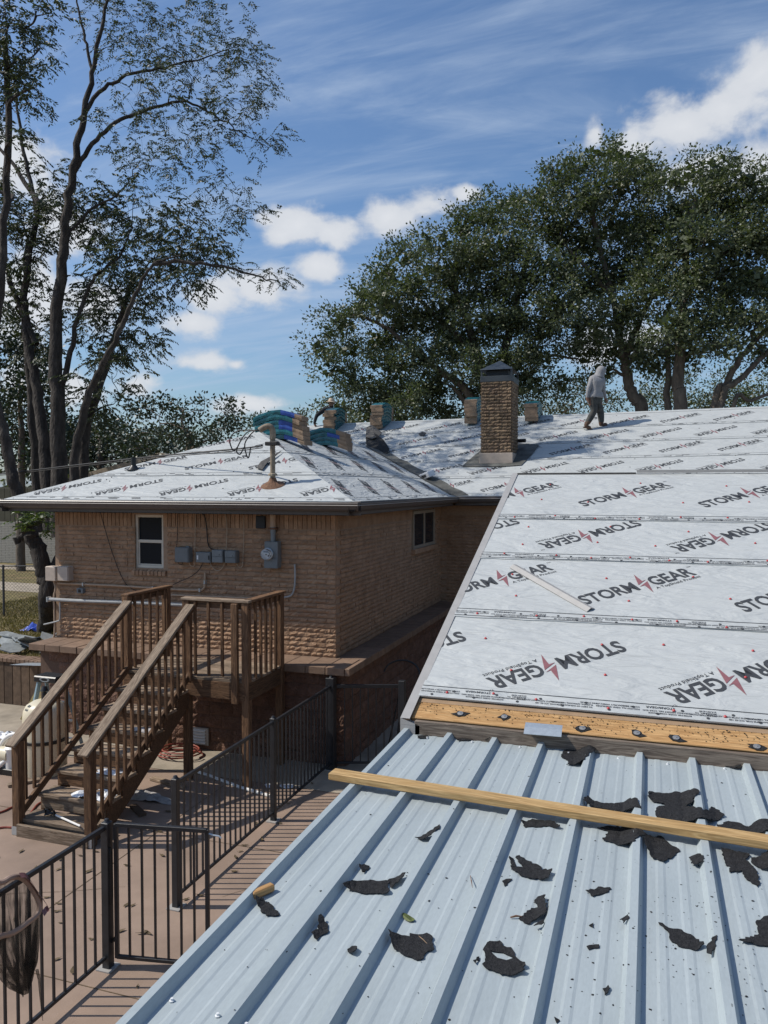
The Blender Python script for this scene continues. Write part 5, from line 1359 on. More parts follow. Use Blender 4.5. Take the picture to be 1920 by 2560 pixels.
# ================================================================== FITTINGS ON THE FRONT WALL
def wy(x, y, off=0.0):
    p = on_y(x, y, WY - .02); return Vector((p.x, WY - .02 - off, p.z))
def wall_box(name, x0, y0, x1, y1, depth, mat, label, cat, group=None, bev=.008):
    a, c_ = wy(x0, y1), wy(x1, y0)
    b = MB(); b.box((a.x, WY - .02 - depth, a.z), (c_.x, WY - .004, c_.z)); o = thing(name, label, cat, ((a.x + c_.x) / 2, WY, a.z), group)
    b.build('case', mat, o, bevel=bev)
    return o, a, c_
def face_box(o, name, a, c_, depth, u0, v0, u1, v1, th, mat, bev=.003):
    x0, x1 = a.x + (c_.x - a.x) * u0, a.x + (c_.x - a.x) * u1; z0, z1 = a.z + (c_.z - a.z) * v0, a.z + (c_.z - a.z) * v1
    b = MB(); b.box((x0, WY - .02 - depth - th, z0), (x1, WY - .02 - depth + .001, z1)); return b.build(name, mat, o, bevel=bev)
o, a, c_ = wall_box('utility_box', 447, 1368, 481, 1404, .11, 'box_grey', 'plain grey green utility box, leftmost of the grey boxes', 'utility box', 'grey utility boxes on the brick wall')
face_box(o, 'cover', a, c_, .11, .03, .03, .97, .97, .012, 'box_grey'); face_box(o, 'mount_tab', a, c_, .0, .55, 1.0, .8, 1.08, .02, 'box_grey')
o, a, c_ = wall_box('utility_box', 497, 1380, 534, 1405, .09, 'box_grey', 'low wide grey utility box with cables leaving below', 'utility box', 'grey utility boxes on the brick wall')
face_box(o, 'cover', a, c_, .09, .03, .04, .97, .96, .01, 'box_grey'); face_box(o, 'label_plate', a, c_, .10, .1, .3, .2, .7, .002, 'white_metal'); face_box(o, 'latch', a, c_, .10, .86, .3, .94, .7, .006, 'plastic_black')
o, a, c_ = wall_box('utility_box', 538, 1374, 565, 1405, .10, 'box_grey', 'small bluish grey network box, third of the grey boxes', 'utility box', 'grey utility boxes on the brick wall')
face_box(o, 'cover', a, c_, .10, .04, .52, .96, .97, .014, 'box_grey'); face_box(o, 'cover', a, c_, .10, .04, .03, .96, .48, .010, 'box_grey'); face_box(o, 'lock', a, c_, .114, .7, .6, .78, .66, .004, 'plastic_black')
o, a, c_ = wall_box('utility_box', 570, 1376, 598, 1406, .10, 'box_grey', 'small dark grey network box, rightmost of the four boxes', 'utility box', 'grey utility boxes on the brick wall')
face_box(o, 'cover', a, c_, .10, .04, .5, .96, .97, .014, 'box_grey'); face_box(o, 'cover', a, c_, .10, .04, .03, .96, .46, .010, 'box_grey'); face_box(o, 'lock', a, c_, .114, .7, .56, .78, .62, .004, 'plastic_black')
# meter
o, a, c_ = wall_box('electric_meter', 670, 1353, 703, 1418, .12, 'box_grey', 'grey electric meter box with a round glass meter', 'electric meter')
face_box(o, 'cover', a, c_, .12, .0, .0, 1, .36, .012, 'box_grey')
mc = wy(680, 1383); Mr = Matrix.Translation((mc.x, WY - .14, mc.z)) @ Matrix.Rotation(math.pi / 2, 4, 'X')
b = MB(); b.lathe([(.0, .0), (.088, .0), (.092, .012), (.092, .035), (.084, .04)], n=24); ring_ = b.build('meter_ring', 'galvanised', o, smooth=True, M=Mr)
b = MB(); b.lathe([(.0, .030), (.074, .030), (.074, .026)], n=24); b.build('dial', 'white_metal', ring_, M=Mr)
b = MB()
for x0, y0, x1, y1 in ((-.045, .018, .03, .034), (-.02, -.012, -.0, .004), (.01, -.03, .035, -.01)): b.poly([(x0, y0, .0315), (x1, y0, .0315), (x1, y1, .0315), (x0, y1, .0315)])
b.build('register', 'ink', ring_, M=Mr)
b = MB(); b.lathe([(.082, .036), (.082, .09), (.074, .115), (.05, .128), (.0, .132)], n=24); b.build('meter_dome', 'meter_glass', ring_, smooth=True, M=Mr)
# riser up to the soffit
a_, c2 = wy(687, 1276), wy(687, 1322)
rs_ = thing('service_riser', 'tan service riser pipe between meter and soffit', 'pipe', (a_.x, WY - .07, c2.z))
b = MB(); b.tube([(a_.x, WY - .08, EZ - .19), (a_.x, WY - .08, c2.z + .02)], .046, 12); b.build('pipe', 'conduit_tan', rs_, smooth=True)
b = MB(); b.tube([(a_.x, WY - .08, c2.z + .03), (a_.x, WY - .08, c2.z - .09), (a_.x, WY - .08, c_.z - .005)], [.05, .038, .04], 12); b.build('coupling', 'box_grey', rs_, smooth=True)
b = MB(); b.box((a_.x - .06, WY - .13, c2.z - .005), (a_.x + .06, WY - .018, c2.z + .022)); b.build('strap', 'rust', rs_)
wall_box('wall_vent', 641, 1290, 664, 1321, .03, 'vent_dark', 'dark square vent high on the wall beside the riser pipe', 'vent')
# beige boxes on the left corner
for x0, x1, lb in ((127, 152, 'beige utility box at the left corner of the brick wall'), (157, 183, 'beige utility box second from the left wall corner')):
    o, a, c_ = wall_box('junction_box', x0, 1415, x1, 1450, .12, 'box_beige', lb, 'utility box', 'beige boxes on the wall corner')
    face_box(o, 'cover', a, c_, .12, .03, .03, .97, .97, .014, 'box_beige')
o, a, c_ = wall_box('outlet_box', 197, 1470, 213, 1482, .06, 'box_grey', 'small grey outlet box low on the left of the wall', 'outlet')
face_box(o, 'cover', a, c_, .06, .3, .2, .7, .8, .006, 'plastic_black')
# conduits and cables
def wall_run(name, pts, r_, mat, label, cat, off=.03, group=None, straps=0, n_=4):
    q = smooth_line([wy(x, y, off) for x, y in pts], n_) if n_ > 1 else [wy(x, y, off) for x, y in pts]
    b = MB(); b.tube(q, r_, 8)
    if not straps: return tag(b.build(name, mat, smooth=True), label, cat, group)
    o = thing(name, label, cat, q[0], group); b.build('pipe', mat, o, smooth=True)
    for i in range(straps):
        p = q[int((i + .5) / straps * (len(q) - 1))]; s_ = MB(); s_.box((p.x - .012, p.y - r_ - .006, p.z - r_ - .012), (p.x + .012, WY - .012, p.z + r_ + .012)); s_.build('strap', 'galvanised', o)
    return o
wall_run('conduit', [(126, 1497), (200, 1501), (330, 1505), (420, 1509), (463, 1511)], .03, 'conduit', 'thick pale grey conduit running level behind the stair rail', 'conduit', .05, straps=3, n_=1)
wall_run('conduit', [(148, 1458), (230, 1461), (330, 1466), (420, 1472), (495, 1475), (512, 1470), (515, 1455), (515, 1432)], .016, 'conduit_tan', 'thin tan conduit turning up to the low wide box', 'conduit', .03, straps=4, n_=5)
wall_run('conduit', [(430, 1487), (560, 1492), (640, 1496)], .015, 'conduit_tan', 'thin tan conduit running behind the landing rail', 'conduit', .028, n_=1)
wall_run('conduit', [(739, 1410), (740, 1440), (738, 1470), (730, 1488), (712, 1493)], .015, 'conduit', 'grey conduit bending down right of the meter', 'conduit', .03)
wall_run('conduit', [(138, 1452), (142, 1470), (138, 1492), (139, 1520), (140, 1580), (134, 1600)], .017, 'conduit_tan', 'tan conduit dropping down the left wall corner', 'conduit', .03)
wall_run('conduit', [(155, 1505), (155, 1545), (148, 1552), (115, 1560)], .013, 'conduit', 'short grey pipe elbow near the left wall corner', 'pipe', .05)
wall_run('cable', [(253, 1277), (262, 1310), (280, 1370), (300, 1425), (320, 1462), (347, 1478)], .006, 'cable_black', 'black cable sagging from the soffit to the stair rail', 'cable', .03)
wall_run('cable', [(446, 1280), (445, 1340), (442, 1390), (448, 1408), (457, 1410), (458, 1403)], .005, 'cable_black', 'black cable down to the leftmost grey box', 'cable', .02)
wall_run('cable', [(491, 1283), (490, 1320), (489, 1370), (488, 1412), (478, 1413), (474, 1404)], .006, 'cable_tan', 'tan cable right of the leftmost grey box', 'cable', .02)
wall_run('cable', [(500, 1279), (512, 1288), (518, 1310), (521, 1350), (526, 1368), (538, 1374)], .009, 'cable_black', 'black cable curving down to the third grey box', 'cable', .025)
wall_run('cable', [(566, 1284), (570, 1320), (568, 1370), (566, 1400), (558, 1420), (545, 1426), (532, 1416), (528, 1404)], .007, 'cable_tan', 'tan cable looping under the third grey box', 'cable', .03)
wall_run('cable', [(611, 1288), (611, 1340), (609, 1400), (606, 1417), (597, 1416), (593, 1406)], .006, 'cable_tan', 'tan cable right of the rightmost grey box', 'cable', .02)
wall_run('cable', [(511, 1406), (500, 1425), (480, 1441), (455, 1452), (436, 1461)], .006, 'cable_black', 'black cable swinging left from the low wide box', 'cable', .04)
wall_run('cable', [(132, 1279), (300, 1281), (480, 1280), (640, 1283), (760, 1284), (842, 1282)], .007, 'cable_black', 'black cable tucked under the soffit along the wall', 'cable', .03)
p = on_z(30, 1790, 0)

# ================================================================== ON THE HOUSE ROOF
NF = Vector((0, -S1, 1)).normalized()                 # front hip slope
def on_front(x, y, h_=.02): return on_plane(x, y, (AX, EY, EZ + h_), NF)
def on_right(x, y, h_=.02): return on_plane(x, y, (EX1, EY, EZ + h_), Vector((S1, 0, 1)).normalized())
NM = Vector((-TILT, -S1, 1)).normalized()
def on_main(x, y, h_=.02): return on_plane(x, y, (EX1, MEY, EZ + h_), NM)
mb_ = on_front(682, 1212)
mast = thing('service_mast', 'weathered electric service mast with rusty flashing on the hip roof', 'service mast', mb_)
b = MB(); b.tube([mb_ - Vector((0, 0, .1)), mb_ + Vector((0, 0, .78))], .040, 14); b.build('pipe', 'pipe_weathered', mast, smooth=True)
b = MB(); b.lathe([(.165, -.02), (.15, .0), (.07, .055), (.054, .09), (.048, .11)], mb_, 14); fl = b.build('boot_flashing', 'rust', mast)
for v_ in fl.data.vertices:
    if v_.co.z < mb_.z + .05: v_.co.z += (v_.co.y - mb_.y) * S1 * 1.0; v_.co.x = mb_.x + (v_.co.x - mb_.x) * 1.25
b = MB(); b.lathe([(.075, .14), (.07, .165), (.05, .18)], mb_, 10); b.build('storm_collar', 'pipe_weathered', mast)
top = mb_ + Vector((0, 0, .78))
b = MB(); b.tube(smooth_line([top - Vector((0, 0, .08)), top + Vector((0, 0, .06)), top + Vector((-.05, -.02, .115)), top + Vector((-.12, -.04, .10)), top + Vector((-.19, -.06, .055))], 4), .046, 12); b.build('weatherhead', 'pipe_weathered', mast, smooth=True)
b = MB(); cz = mb_ + Vector((0, 0, .63)); b.box((cz.x - .11, cz.y - .055, cz.z - .03), (cz.x + .10, cz.y + .055, cz.z + .03)); b.build('clamp', 'cable_black', mast, bevel=.01)
hd = top + Vector((-.18, -.06, .05)); att = mb_ + Vector((-.16, -.03, .60))
for k, (sx_, sz_, ex_, ez_) in enumerate(((-.10, -.10, -.20, -.42), (-.22, -.14, -.34, -.36), (-.36, -.06, -.46, -.30))):
    b = MB(); b.tube(smooth_line([hd, hd + Vector((sx_, -.02, sz_ * .4 + .03)), hd + Vector((ex_ - .05, -.03, sz_ * 2)), hd + Vector((ex_, -.02, ez_)), att + Vector((-.2 - .12 * k, 0, -.02))], 5), .010, 6); b.build('drip_loop', 'cable_black', mast, smooth=True)
dr = [att, at_depth(596, 1122, 12.6), at_depth(440, 1136, 13.4), at_depth(330, 1147, 14.2), at_depth(180, 1164, 15.6), at_depth(0, 1185, 17.6), at_depth(-260, 1212, 21)]
b = MB(); b.tube(smooth_line(dr, 6), .014, 6); sd = b.build('service_drop', 'cable_black', smooth=True); tag(sd, 'black overhead service cable running left from the mast', 'cable')
b = MB(); b.tube(smooth_line([p_ + Vector((0, 0, -.03)) for p_ in dr], 6), .008, 6); b.build('messenger_wire', 'cable_black', sd, smooth=True)
vb = on_front(334, 1172)
vt = thing('vent_pipe', 'short black plumbing vent pipe on the left of the hip roof', 'vent pipe', vb)
b = MB(); b.tube([vb - Vector((0, 0, .05)), vb + Vector((0, 0, .20))], .045, 12); b.build('pipe', 'plastic_black', vt, smooth=True)
b = MB(); b.lathe([(.12, -.02), (.07, .03), (.05, .06)], vb, 12); b.build('boot', 'plastic_black', vt, smooth=True)
# folded sheet corner near the mast, dark torn felt at the valley head, small carton in the valley
p = on_front(645, 1168, .03); q = on_front(712, 1125, .03); s_ = on_front(655, 1176, .03)
b = MB(); pp = [on_front(641, 1173, .02), on_front(656, 1178, .02), on_front(668, 1160, .03), on_front(705, 1130, .02), on_front(652, 1158, .05)]; b.poly([x_ + Vector((0, 0, .03)) for x_ in pp]); b.poly([x_ + Vector((0, 0, .018)) for x_ in pp][::-1]); tag(b.build('folded_flap', 'felt_grey'), 'grey folded underlayment flap pointing down left of the mast', 'flap')
vh = on_main(945, 1112, .05)
def torn(name, pts2, mat, label, cat, base, hgt, rs):
    rr_ = random.Random(rs); b = MB(); g_ = []; n_ = len(pts2)
    for i, (x, y, up_) in enumerate(pts2): g_.append(on_main(x, y, .04) + Vector((0, 0, up_)))
    ctr = sum(g_, Vector()) / n_ + Vector((0, 0, .03))
    for i in range(n_): b.poly([g_[i], g_[(i + 1) % n_], ctr]); b.poly([g_[(i + 1) % n_] - Vector((0, 0, .01)), g_[i] - Vector((0, 0, .01)), ctr - Vector((0, 0, .012))])
    return tag(b.build(name, mat), label, cat)
torn('torn_felt', [(914, 1092, .0), (917, 1120, .0), (945, 1124, .02), (965, 1137, .0), (974, 1128, .06), (960, 1112, .12), (940, 1103, .2), (930, 1096, .1)], 'felt', 'dark crumpled torn felt at the head of the roof valley', 'torn felt', vh, .2, 3)
torn('torn_felt', [(914, 1096, .05), (916, 1084, .18), (930, 1082, .22), (955, 1090, .10), (945, 1097, .05), (940, 1110, .18), (930, 1106, .1)], 'felt_grey', 'grey torn felt flap standing up at the head of the valley', 'torn felt', vh, .2, 4)
torn('torn_felt', [(1046, 1086, .02), (1056, 1083, .05), (1066, 1085, .03), (1060, 1089, .0), (1050, 1088, .0)], 'felt_grey', 'small curled dark scrap on the main slope behind the valley', 'torn felt', vh, .2, 5)
cp = on_main(1068, 1196, .05)
ct = thing('nail_carton', 'small white carton lying on the grey valley lining', 'carton', cp)
Mc = Matrix.Translation(cp + Vector((0, 0, .08))) @ Matrix.Rotation(R_(-32), 4, 'Z') @ Matrix.Rotation(R_(18), 4, 'X') @ Matrix.Rotation(R_(-14), 4, 'Y')
b = MB(); b.box((-.17, -.10, -.07), (.17, .10, .07)); b.build('box', 'bag_white', ct, M=Mc, bevel=.012)
b = MB(); b.box((-.09, -.104, -.03), (.07, -.0985, .03)); b.build('label_print', 'ink', ct, M=Mc)

# --- bundles of shingles
def bundle_mesh(kind, rs, drop=.40, soft=.22):
    """a paper and film wrapped bundle, 1.0 x 0.33 x 0.09, sagging over a ridge at its middle"""
    rr_ = random.Random(rs); b = MB(); n_ = 14; L_ = 1.0; Wd, Th = .335, .088
    ph = rr_.uniform(0, 6)
    for i in range(n_ + 1):
        x = -L_ / 2 + L_ * i / n_
        z = -drop * (math.sqrt((x) ** 2 + soft ** 2) - soft)
        sl = .006 * math.sin(i * 2.1 + ph)
        for (y, h_) in ((-Wd / 2, 0), (Wd / 2, 0), (Wd / 2 + .006, Th * .5), (Wd / 2, Th), (-Wd / 2, Th), (-Wd / 2 - .006, Th * .5)):
            b.v.append((x + rr_.uniform(-.004, .004), y + sl * .5 + rr_.uniform(-.003, .003), z + h_ + (sl if h_ > .05 else 0)))
    lo, hi = kind
    for i in range(n_):
        x = -L_ / 2 + L_ * (i + .5) / n_; u = (x + L_ / 2) / L_
        mi = 0 if (u < lo or u > hi) else (2 if (hi - .26 < u or u < lo + .02 * 0) and kind[1] < .9 and rs % 2 else 1)
        for k in range(6):
            k2 = (k + 1) % 6; b.f.append((i * 6 + k, (i + 1) * 6 + k, (i + 1) * 6 + k2, i * 6 + k2)); b.m.append(mi)
    b.f.append((0, 1, 2, 3, 4, 5)[::1]); b.m.append(0); e = n_ * 6; b.f.append((e + 5, e + 4, e + 3, e + 2, e + 1, e)); b.m.append(0)
    return b.mesh('shingle_bundle', ['kraft', 'teal_wrap', 'label_blue'])
bm_ridge = [bundle_mesh((.03, .76 + .05 * (i % 3)), i) for i in range(6)]
bm_main = [bundle_mesh((.10, .88), 10 + 2 * i, drop=.36) for i in range(4)]
rb = random.Random(8)
def stack(x, y, z, n_, rot, meshes, where, step=.092, jit=.025, drift=(0, 0)):
    for k in range(n_):
        M = Matrix.Translation((x + rb.uniform(-jit, jit) + drift[0] * k, y + rb.uniform(-jit, jit) + drift[1] * k, z + k * step)) @ Matrix.Rotation(rot + rb.uniform(-.05, .05), 4, 'Z')
        o = new_obj('shingle_bundle', rb.choice(meshes), None, M)
        place = 'lowest' if k == 0 else 'topmost' if k == n_ - 1 else '%s up' % ('second', 'third', 'fourth', 'fifth', 'sixth', 'seventh')[k - 1]
        tag(o, 'shingle bundle, %s of the stack %s' % (place, where), 'shingle bundle', 'wrapped shingle bundles stacked on the roof')
stack(AX + .42, AY + .25, APZ - .13, 6, 0.0, bm_ridge, 'draped over the hip peak near the mast', drift=(-.018, 0))
stack(AX + .52, 15.6, APZ - .15, 4, 0.0, bm_ridge, 'right behind the hip peak stack', drift=(-.02, 0))
stack(-8.75, 21.35, rz(-8.75) - .2, 7, math.pi / 2, bm_main, 'farthest left on the main ridge')
stack(-7.30, 21.35, rz(-7.3) - .12, 7, math.pi / 2, bm_main, 'second from the left on the main ridge')
stack(-4.62, 21.45, rz(-4.6) - .08, 7, math.pi / 2, bm_main, 'just left of the chimney')
stack(-3.0, 21.45, rz(-3) - .08, 5, math.pi / 2, bm_main, 'just right of the chimney', jit=.012)

# ================================================================== PEOPLE
def skin_body(name, chains, mats, parent, M, pick, sub=2):
    """joints as connected edges with a radius each, grown into one continuous body"""
    vs, es, rs, idx = [], [], [], {}
    def vid(nm, p, r_):
        if nm not in idx: idx[nm] = len(vs); vs.append(p); rs.append(r_)
        return idx[nm]
    for ch in chains:
        prev = None
        for nm, p, r_ in ch:
            i = vid(nm, p, r_)
            if prev is not None: es.append((prev, i))
            prev = i
    me = bpy.data.meshes.new(name); me.from_pydata(vs, es, [])
    o = bpy.data.objects.new(name, me); col.objects.link(o)
    sm = o.modifiers.new('skin', 'SKIN'); sm.use_smooth_shade = True
    for i, d in enumerate(me.skin_vertices[0].data): d.radius = rs[i] if isinstance(rs[i], tuple) else (rs[i], rs[i]); d.use_root = (i == 0)
    ss = o.modifiers.new('sub', 'SUBSURF'); ss.levels = sub; ss.render_levels = sub
    dg = bpy.context.evaluated_depsgraph_get(); dg.update()
    me2 = bpy.data.meshes.new_from_object(o.evaluated_get(dg)); bpy.data.objects.remove(o)
    me2.materials.clear(); set_mats(me2, mats)
    for p_ in me2.polygons: p_.material_index = pick(p_.center); p_.use_smooth = True
    return new_obj(name, me2, parent, M)
foot = on_main(1479, 1074, .0)
F_p = Matrix((_rt, _fh, Vector((0, 0, 1)))).transposed().to_4x4(); F_p.translation = foot
S_ = 1 / 814.7
def J(x, y, d=0.0): return ((x - 330) * S_, d, (1462 - y) * S_)
person = thing('person', 'person in a grey hooded sweatshirt and dark jeans walking along the white roof', 'person', foot)
def hand(side, wr, dirx, dep):
    ch = []
    pal = (wr[0] + dirx * .02, wr[1], wr[2] - .075)
    ch.append([(side + 'wrist', wr, .028), (side + 'palm', pal, (.036, .022))])
    for k, (o_, l_) in enumerate(((-.024, .075), (-.008, .085), (.009, .08), (.024, .062))):
        ch.append([(side + 'palm', pal, .03), (side + 'f%da' % k, (pal[0] + dirx * .012, pal[1] + o_, pal[2] - l_ * .6), .0095), (side + 'f%db' % k, (pal[0] + dirx * .03, pal[1] + o_, pal[2] - l_ * 1.0), .008)])
    ch.append([(side + 'palm', pal, .03), (side + 't1', (pal[0] + dirx * .045, pal[1] - .01, pal[2] - .005), .0105), (side + 't2', (pal[0] + dirx * .06, pal[1] - .012, pal[2] - .035), .009)])
    return ch
hipc = J(400, 840, .05); LW = J(222, 815, -.05); RW = J(640, 790, .16)
chains = [[('hip', hipc, (.170, .150)), ('waist', J(405, 720, .05), (.185, .165)), ('chest', J(420, 560, .06), (.225, .19)), ('upper', J(445, 440, .07), (.20, .165)), ('neck', J(497, 335, .08), .07), ('head', J(535, 268, .08), (.095, .11)), ('crown', J(535, 215, .08), .075)],
          [('upper', J(450, 420, .07), .16), ('ls', J(325, 430, -.02), .085), ('le', J(248, 640, -.06), .062), ('lwrist', LW, .042)],
          [('upper', J(450, 420, .07), .16), ('rs', J(570, 425, .14), .085), ('re', J(592, 620, .15), .062), ('rwrist', RW, .042)],
          [('hip', hipc, .15), ('lh', J(352, 900, .0), .128), ('lk', J(385, 1080, .0), .095), ('lc', J(312, 1200, .0), .086), ('la', J(248, 1325, .0), .072)],
          [('hip', hipc, .15), ('rh', J(470, 900, .12), .128), ('rk', J(535, 1085, .12), .095), ('rc', J(550, 1190, .13), .086), ('ra', J(560, 1310, .14), .072)],
          [('la', J(248, 1325, .0), .072), ('lheel', J(205, 1375, .0), .064), ('lball', J(255, 1420, .0), .06), ('ltoe', J(318, 1432, .0), .05)],
          [('ra', J(560, 1310, .14), .072), ('rheel', J(552, 1362, .14), .064), ('rball', J(625, 1358, .14), .06), ('rtoe', J(690, 1345, .15), .048)]]
chains += hand('l', LW, 1, 0) + hand('r', RW, 1, 0)
def pickA(c_):
    x, y, z = c_; X_ = x / S_ + 330; Y_ = 1462 - z / S_
    if Y_ > 1296: return 2
    arm = (X_ < 292 and Y_ > 560) or (X_ > 545 and Y_ > 560)
    if arm and Y_ > 815 and Y_ < 960: return 3
    if Y_ > 800 and not (arm and Y_ < 850): return 1
    if Y_ < 330 and X_ > 560: return 3
    return 0
skin_body('body', chains, ['hoodie', 'jeans', 'boot', 'skin'], person, F_p, pickA)
# hood, hem and pocket band
def lathe_obj(name, prof, M, mat, parent, sx=1.0, sy=1.0, n_=18, open_from=None):
    b = MB(); b.lathe(prof, n=n_)
    b.v = [(x * sx, y * sy, z) for x, y, z in b.v]
    return b.build(name, mat, parent, smooth=True, M=M)
hd_ = F_p @ Vector(J(528, 262, .08))
Mh = Matrix.Translation(hd_) @ F_p.to_3x3().to_4x4() @ Matrix.Rotation(R_(20), 4, 'Y')
hood = lathe_obj('hood', [(.001, .135), (.06, .125), (.108, .075), (.125, .01), (.118, -.06), (.125, -.12), (.15, -.165)], Mh, 'hoodie', person, .98, 1.0)
hm = F_p @ Vector(J(400, 775, .05)); lathe_obj('hem', [(.19, .10), (.215, .03), (.222, -.03), (.20, -.05)], Matrix.Translation(hm) @ F_p.to_3x3().to_4x4(), 'hoodie', person, 1.0, .86)
for nm, jx, jy, dd, rot in (('boot', 250, 1400, .0, 12), ('boot', 610, 1360, .14, -10)):
    b = MB(); b.hexa([(-.11, -.045, -.05), (.12, -.045, -.05), (.12, .045, -.05), (-.11, .045, -.05), (-.10, -.042, -.02), (.125, -.04, -.025), (.125, .04, -.025), (-.10, .042, -.02)])
    b.build('boot_sole', 'boot', person, M=Matrix.Translation(F_p @ Vector(J(jx, jy, dd))) @ F_p.to_3x3().to_4x4() @ Matrix.Rotation(R_(rot), 4, 'Y'), bevel=.008)
# worker bent over behind the farthest bundles
wb_ = on_main(812, 1083, .0); wb_ = Vector((-9.22, 21.75, rz(-9.1) - .40))
F_w = Matrix((_rt, _fh, Vector((0, 0, 1)))).transposed().to_4x4(); F_w.translation = wb_
worker = thing('person', 'person in dark clothes and a pale hat stooping behind the farthest bundles', 'person', wb_)
ch = [[('hip', (.18, .25, .52), .15), ('chest', (.14, .12, .74), (.17, .13)), ('upper', (.13, .02, .84), .13), ('neck', (.15, -.02, .93), .06), ('head', (.17, -.04, 1.02), .09), ('crown', (.17, -.04, 1.08), .07)],
      [('upper', (.13, .02, .84), .13), ('ls', (-.05, -.02, .84), .078), ('le', (-.27, -.08, .66), .062), ('lwrist', (-.33, -.12, .44), .045)],
      [('upper', (.13, .02, .84), .13), ('rs', (.28, -.02, .82), .075), ('re', (.34, -.12, .62), .06), ('rwrist', (.24, -.22, .60), .042)],
      [('hip', (.18, .25, .52), .15), ('lk', (.02, -.02, .38), .09), ('la', (.06, .18, .08), .06), ('lt', (.05, .02, .04), .04)], [('hip', (.18, .25, .52), .15), ('rk', (.36, .0, .38), .09), ('ra', (.32, .2, .08), .06), ('rt', (.33, .04, .04), .04)]]
ch += hand('l', (-.33, -.12, .44), 1, 0) + hand('r', (.24, -.22, .60), 1, 0)
skin_body('body', ch, ['shirt_dark', 'jeans', 'skin'], worker, F_w, lambda c_: 2 if c_[2] > .95 or (c_[0] < -.2 and c_[2] < .40) else (1 if c_[2] < .5 and c_[0] > -.08 else 0))
Mhat = Matrix.Translation(F_w @ Vector((.17, -.04, 1.09))) @ F_w.to_3x3().to_4x4() @ Matrix.Rotation(R_(8), 4, 'Y')
lathe_obj('hat', [(.001, .095), (.06, .09), (.085, .06), (.092, .0), (.15, -.02), (.155, -.03), (.09, -.012)], Mhat, 'hat_straw', worker)

# ================================================================== POOL EQUIPMENT, LEFT
tb = on_z(82, 1945, 0)
tk = thing('filter_tank', 'cream domed pool filter tank with a black valve behind the stair rail', 'filter tank', (tb.x, tb.y + .24, 0))
tc_ = (tb.x, tb.y + .24, 0)
b = MB(); b.lathe([(.275, .0), (.285, .02), (.285, .44), (.290, .46)], tc_, 28); b.build('tank_base', 'tank_cream', tk, smooth=True)
b = MB(); b.lathe([(.292, .455), (.305, .46), (.305, .50), (.292, .505)], tc_, 28); b.build('clamp_band', 'plastic_black', tk, smooth=True)
b = MB(); b.lathe([(.288, .50), (.288, .80), (.278, .88), (.24, .955), (.16, 1.005), (.07, 1.02), (.001, 1.022)], tc_, 28); b.build('tank_dome', 'tank_cream', tk, smooth=True)
b = MB(); b.tube([(tc_[0], tc_[1], 1.01), (tc_[0], tc_[1], 1.13)], [.045, .03], 10); b.tube([(tc_[0], tc_[1], 1.12), (tc_[0], tc_[1] - .005, 1.15), (tc_[0], tc_[1], 1.21)], [.025, .055, .03], 10); b.build('air_valve', 'plastic_black', tk, smooth=True)
b = MB(); a0_ = math.radians(235)
for i in range(4):
    a1_, a2_ = a0_ + i * .09, a0_ + (i + 1) * .09
    b.poly([(tc_[0] + .262 * math.cos(a1_), tc_[1] + .262 * math.sin(a1_), .915), (tc_[0] + .262 * math.cos(a2_), tc_[1] + .262 * math.sin(a2_), .925), (tc_[0] + .205 * math.cos(a2_), tc_[1] + .205 * math.sin(a2_), .995), (tc_[0] + .205 * math.cos(a1_), tc_[1] + .205 * math.sin(a1_), .985)])
b.build('sticker', 'box_grey', tk)
def pipe_thing(name, pts, r_, mat, label, cat, n_=5, elbows=True, group=None):
    q = smooth_line([Vector(p_) for p_ in pts], n_); b = MB(); b.tube(q, r_, 10)
    o = thing(name, label, cat, pts[0], group); b.build('pipe', mat, o, smooth=True)
    if elbows:
        for e_ in (q[0], q[-1]): f_ = MB(); d_ = Vector((0, 0, .03)); f_.tube([e_ - d_, e_ + d_], r_ * 1.35, 10); f_.build('fitting', mat, o, smooth=True)
    return o
lx, ly = tb.x - .3, tb.y + .15
pipe_thing('pool_pipe', [(lx, ly, .42), (lx - .12, ly - .02, .52), (lx - .28, ly - .05, .44), (lx - .42, ly - .05, .2)], .032, 'pvc_white', 'upper white plumbing pipe arching from the filter tank', 'pipe', group='white pool plumbing')
pipe_thing('pool_pipe', [(lx + .02, ly - .12, .18), (lx - .14, ly - .16, .20), (lx - .3, ly - .2, .08), (lx - .6, ly - .25, .05)], .032, 'pvc_white', 'lower white plumbing pipe at the foot of the filter tank', 'pipe', group='white pool plumbing')
pm = thing('pool_pump', 'cream pool pump housing beside the filter tank', 'pump', (lx - .22, ly - .1, 0))
b = MB(); b.tube([(lx - .30, ly - .1, .26), (lx - .12, ly - .1, .26)], [.10, .11], 16); b.build('motor', 'tank_cream', pm, smooth=True)
b = MB(); b.lathe([(.09, .0), (.09, .26), (.10, .28), (.05, .33), (.001, .335)], (lx - .1, ly - .1, .08), 16); b.build('strainer', 'pvc_white', pm, smooth=True); b = MB(); b.box((lx - .34, ly - .2, 0), (lx + .0, ly + .0, .09)); b.build('base', 'plastic_black', pm, bevel=.01)
